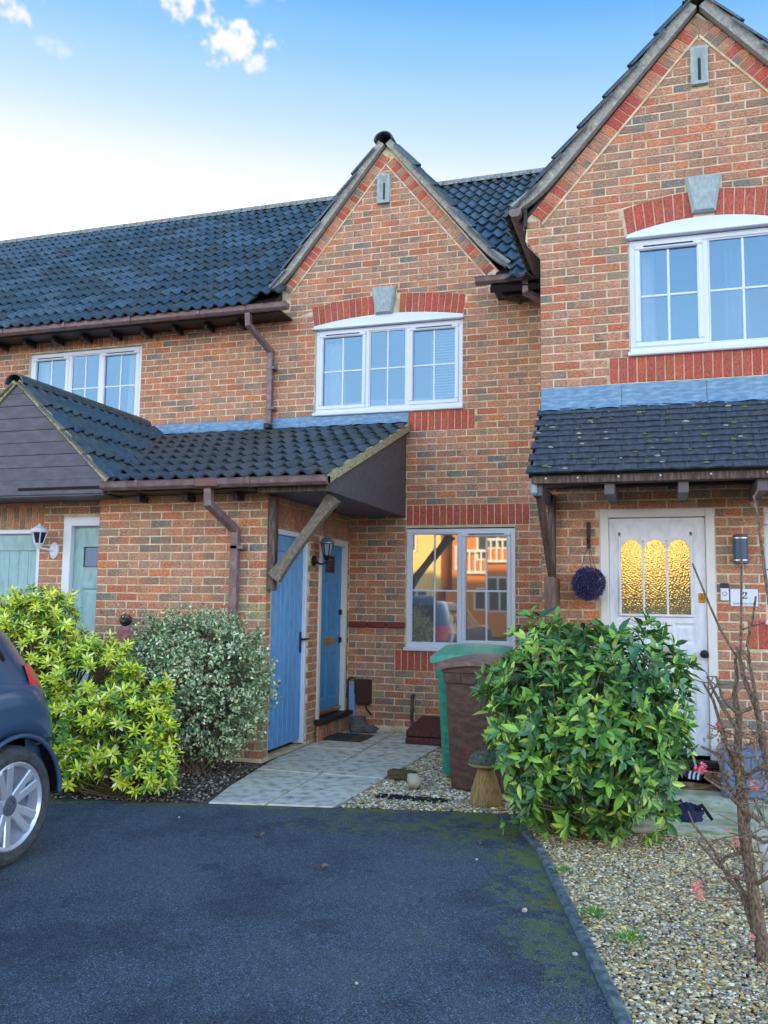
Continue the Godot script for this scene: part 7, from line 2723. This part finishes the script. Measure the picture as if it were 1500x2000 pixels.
	# weeds along the kerb
	for q in [[2.14, 4.42, 0.05, 9], [2.34, 5.03, 0.075, 16], [2.50, 5.30, 0.085, 18]]:
		var wd := MB.new()
		for i in q[3] * 4:
			var d := ball_dir()
			d.y = absf(d.y)
			wd.add(leaf_mesh(R(0.018, 0.034), 0.013), aim(Vector3(q[0] + d.x * q[2] * R(0.2, 1), 0.012 + d.y * q[2] * 0.35, q[1] + d.z * q[2] * R(0.2, 1)), (d + Vector3(0, 0.4, 0)).normalized(), Vector3.UP))
		simple("weed", ["tiny green weed at the kerb nearest the spotted shrub", "middle one of the green weeds growing at the kerb", "largest green weed growing at the kerb, nearest the camera"][[9, 16, 18].find(q[3])], "weed", wd, flat("weed_green", rgb(104, 160, 54), 0.6), "weeds along the kerb")
	# dead leaves and stray stones on the drive
	var where := [[1.62, 4.02, 0, "curled brown dead leaf on the mossy corner of the drive"], [0.35, 4.3, 0, "brown dead leaf alone in the middle of the drive"], [2.03, 5.02, 2, "pale stone on the drive close to the kerb, level with the weeds"], [2.12, 4.86, 0, "small brown dead leaf by the kerb near the weeds"], [2.30, 5.46, 2, "pale stone on the drive against the kerb nearest the camera"], [1.66, 4.3, 1, "tiny pale stone on the drive just below the mossy corner"], [0.92, 4.75, 0, "dark dead leaf near the centre of the drive"], [1.55, 6.0, 1, "tiny pale stone at the bottom edge of the drive"], [-0.35, 4.05, 1, "tiny pale stone on the drive in front of the sprawling lime shrub"]]
	var grit := MB.new()   # grit washed to the edges of the drive
	for i in 170:
		var t := R(0, 1)
		var gp := Vector3(lerpf(1.72, 2.44, t), 0.003, lerpf(3.5, 6.0, t)) + Vector3(-absf(rng.randfn(0.0, 0.07)) - 0.01, 0, R(-0.1, 0.1))
		if i % 3 == 0:
			var gx := R(-2.6, 1.6)
			gp = Vector3(gx, 0.003, 3.70 + (gx + 0.565) * -0.222 + absf(rng.randfn(0.0, 0.05)))
		var gs := R(0.002, 0.0045)
		grit.add(pebble(i % 7), Transform3D(Basis.from_euler(Vector3(0, R(0, 6), 0)).scaled(Vector3(gs * 1.3, gs * 0.7, gs)), gp))
	var go := part("grit", grit, flat("grit_pale", rgb(132, 128, 112), 0.9), self, "stuff")
	tag(go, "fine pale grit washed along the edges of the drive", "grit")
	var lf := leaf_mesh(0.05, 0.034, 0.3, 0.6)
	for q in where:
		var mb := MB.new()
		if q[2] == 0:
			mb.add(lf, aim(Vector3(q[0], 0.008, q[1]), Vector3(R(-1, 1), 0.1, R(-1, 1)), Vector3.UP, 0.3, R(0.7, 1.2)))
			mb.add(lf, aim(Vector3(q[0], 0.012, q[1]), Vector3(R(-1, 1), 0.4, R(-1, 1)), Vector3.UP, 0.3, R(0.5, 0.9)))
			simple("dead_leaf", q[3], "leaf", mb, flat("dead_leaf", rgb(134, 106, 80), 0.85), "dead leaves on the drive")
		else:
			var s := 0.008 if q[2] == 1 else 0.015
			mb.add(pebble(int(q[1] * 50.0), 0.3), Transform3D(Basis.from_euler(Vector3(R(0, 1), R(0, 6), 0)).scaled(Vector3(s * 1.2, s * 0.7, s)), Vector3(q[0], s * 0.5, q[1])))
			simple("stray_stone", q[3], "stone", mb, flat("pale_stone", rgb(196, 190, 176), 0.85), "stray stones on the drive")

func lantern_head(ln: Node3D, at: Vector3, r: float, h: float, frame: Material, gm: Material, flare: float, top: Material):
	var n := 6
	var g := MB.new()
	var f := MB.new()
	for i in n:
		var a := TAU * i / n + 0.3
		var b := TAU * (i + 1) / n + 0.3
		var p0 := at + Vector3(cos(a), 0, -sin(a)) * r * 0.55
		var q0 := at + Vector3(cos(b), 0, -sin(b)) * r * 0.55
		var p1 := at + Vector3(cos(a), 0, -sin(a)) * r + Vector3(0, h * 0.62, 0)
		var q1 := at + Vector3(cos(b), 0, -sin(b)) * r + Vector3(0, h * 0.62, 0)
		g.quad(p0, q0, q1, p1)
		f.tube([p0, p1], [0.006], 5, false)
		f.tube([p1, q1], [0.006], 5, false)
		f.tube([p0, q0], [0.006], 5, false)
	part("glass", g, gm, ln)
	var fr := part("lamp_frame", f, frame, ln)
	var cap := MB.new()
	cap.xf = Transform3D(Basis(), at + Vector3(0, h * 0.62, 0))
	cap.lathe([Vector2(0.0, 0.0), Vector2(r * 1.3, 0.0), Vector2(r * 1.3, 0.008), Vector2(r * 1.0, 0.035), Vector2(r * 0.85, h * 0.22), Vector2(r * 0.45, h * 0.34), Vector2(0.012, h * 0.38), Vector2(0.014, h * 0.44), Vector2(0.0, h * 0.5)], 6 if top == frame else 24)
	part("cap", cap, top, ln)
	var bt := MB.new()
	bt.xf = Transform3D(Basis(), at)
	bt.lathe([Vector2(0.0, -0.05), Vector2(0.018, -0.045), Vector2(r * 0.5, -0.008), Vector2(r * 0.6, 0.0), Vector2(0.0, 0.004)], 18)
	part("base_cup", bt, frame, ln)

func slipper(at: Vector3, turn: float, label: String):
	var s := thing("slide_sandal", label, "sandal", at, turn, "navy slides on the step board")
	var navy := flat("navy_rubber", rgb(24, 34, 70), 0.6)
	var sole := MB.new()
	var pts := []
	for i in 24:
		var a := TAU * i / 24.0
		var y := sin(a)
		pts.append(Vector2(cos(a) * (0.046 if y > 0 else 0.038), y * 0.135))
	var k := MB.new()
	k.prism(pts, 0.0, 0.025)
	sole.add(k, Transform3D(Basis(Vector3(1, 0, 0), Vector3(0, 0, 1), Vector3(0, 1, 0)).rotated(Vector3.UP, 0), Vector3.ZERO))
	part("sole", sole, navy, s)
	var band := func(z0: float, z1: float, lift: float, m: Material, called: String):
		var g := []
		for i in 13:
			var t := PI * i / 12.0
			var row := []
			for j in 4:
				var z := lerpf(z0, z1, j / 3.0)
				row.append(Vector3(-cos(t) * (0.047 + lift), 0.02 + sin(t) * (0.052 + lift) * (0.75 + 0.25 * (1.0 - (z + 0.08) / 0.16)), z))
			row.reverse()
			g.append(row)
		var mb := MB.new()
		mb.sheet(g)
		part(called, mb, m, s)
	band.call(-0.08, 0.04, 0.0, navy, "strap")
	for i in 3: band.call(-0.055 + i * 0.032, -0.039 + i * 0.032, 0.003, mats["upvc"], "stripe")

func lettering(parent: Node, text: String, at: Vector3, size: float, called: String, font: String):
	var tm := TextMesh.new()
	var f := SystemFont.new()
	f.font_names = PackedStringArray([font])
	if font == "Droid Serif": f.font_weight = 700
	tm.font = f
	tm.text = text
	tm.font_size = 48
	tm.pixel_size = size / 48.0
	tm.depth = 0.001
	var o := MeshInstance3D.new()
	o.mesh = tm
	o.material_override = mats["black"]
	o.position = at
	put(o, called, parent)

# ------------------------------------------------------------------ the sunlit other side of the road, seen mirrored in the panes
func across_the_road():
	var cream := flat("render_cream", rgb(246, 222, 150), 0.9)
	var bricky := flat("far_brick", rgb(214, 140, 78), 0.9)
	var rooft := flat("far_roof", rgb(70, 62, 58), 0.8)
	var zc := 27.0
	for q in [[-9.4, 6.2, cream, "sunlit cream house across the road mirrored left in the ground floor window", 4.9], [-2.6, 6.4, bricky, "sunlit brick house across the road mirrored right in the ground floor window", 4.8], [3.9, 6.2, cream, "sunlit cream house across the road mirrored in the pale door's glass", 4.8], [10.6, 6.2, bricky, "sunlit brick house across the road opposite the right hand gable", 4.9], [-16.4, 6.2, cream, "sunlit cream house across the road far along to the left", 4.9]]:
		var h := thing("house", q[3], "house", Vector3(q[0], 0, zc), PI)
		var w: float = q[1]
		var eh: float = q[4]
		var wl := MB.new()
		wl.box(Vector3(0, eh / 2, -3.5), Vector3(w, eh, 7.0))
		wl.prism([Vector2(-2.9, eh), Vector2(0.2, eh), Vector2(-1.35, eh + 2.1)], -3.0, 0.05)
		part("wall", wl, q[2], h)
		var rf := MB.new()
		deck(rf, Vector3(-w / 2 - 0.2, eh - 0.1, 0.35), Vector3(w / 2 + 0.2, eh - 0.1, 0.35), Vector3(w / 2 + 0.2, eh + 2.6, -3.5), Vector3(-w / 2 - 0.2, eh + 2.6, -3.5))
		deck(rf, Vector3(-w / 2 - 0.2, eh + 2.6, -3.5), Vector3(w / 2 + 0.2, eh + 2.6, -3.5), Vector3(w / 2 + 0.2, eh - 0.1, -7.3), Vector3(-w / 2 - 0.2, eh - 0.1, -7.3))
		part("roof", rf, rooft, h)
		for x in [-1.6, 1.5]:
			for y in [1.6, 3.9]:
				var f := MB.new()
				f.box(Vector3(x, y, 0.02), Vector3(1.5, 1.15, 0.08))
				var wn := part("window", f, mats["upvc"], h)
				for s in [-1.0, 0.0, 1.0]:
					var g := MB.new()
					g.box(Vector3(x + s * 0.47, y, 0.07), Vector3(0.38, 1.0, 0.02))
					part("pane", g, flat("far_glass", rgb(70, 80, 92), 0.1), wn)
		var dr := MB.new()
		dr.box(Vector3(0.1, 1.05, 0.04), Vector3(0.95, 2.1, 0.08))
		part("door", dr, mats["white_door"], h)
	# white balustrade of the brick house
	var bal := thing("white_railing", "white timber railing on the sunlit brick house mirrored in the window", "railing", Vector3(-3.6, 2.75, 26.6), PI)
	var rl := MB.new()
	rl.box(Vector3(0, 0.95, 0), Vector3(4.0, 0.1, 0.08))
	rl.box(Vector3(0, 0.05, 0), Vector3(4.0, 0.1, 0.08))
	part("rail", rl, mats["upvc"], bal)
	for i in 17:
		var b := MB.new()
		b.box(Vector3(-1.95 + i * 0.244, 0.5, 0), Vector3(0.07, 0.8, 0.05))
		part("baluster", b, mats["upvc"], bal)
	var hg := thing("hedge", "golden sunlit hedge across the road mirrored in the pale door's glass", "hedge", Vector3(2.6, 0, 23.0))
	var lv := []
	for i in 5000:
		var p := Vector3(R(-3.6, 3.6), R(0.05, 1.9), R(-0.5, 0.5))
		if rng.randf() < 0.25: p = Vector3(R(0.9, 2.6), R(1.8, 3.0), R(-0.5, 0.5))
		var l := R(0.6, 1.2)
		lv.append([aim(p, ball_dir(), ball_dir(), 0.0, R(1.2, 2.4)), 0, lin(Color(0.62 * l, 0.58 * l, 0.2 * l)), 0.0])
	foliage(hg, lv, leaf_mesh(0.09, 0.06).mesh(), [], colours("hedge_many", 0.7, 0.2), 0)
	var hs := MB.new()
	for i in 9: hs.tube([Vector3(-3.4 + i * 0.85, 0, 0), Vector3(-3.3 + i * 0.85, 1.6, 0.1)], [0.03, 0.012], 6)
	part("stem", hs, mats["brown_wood"], hg)
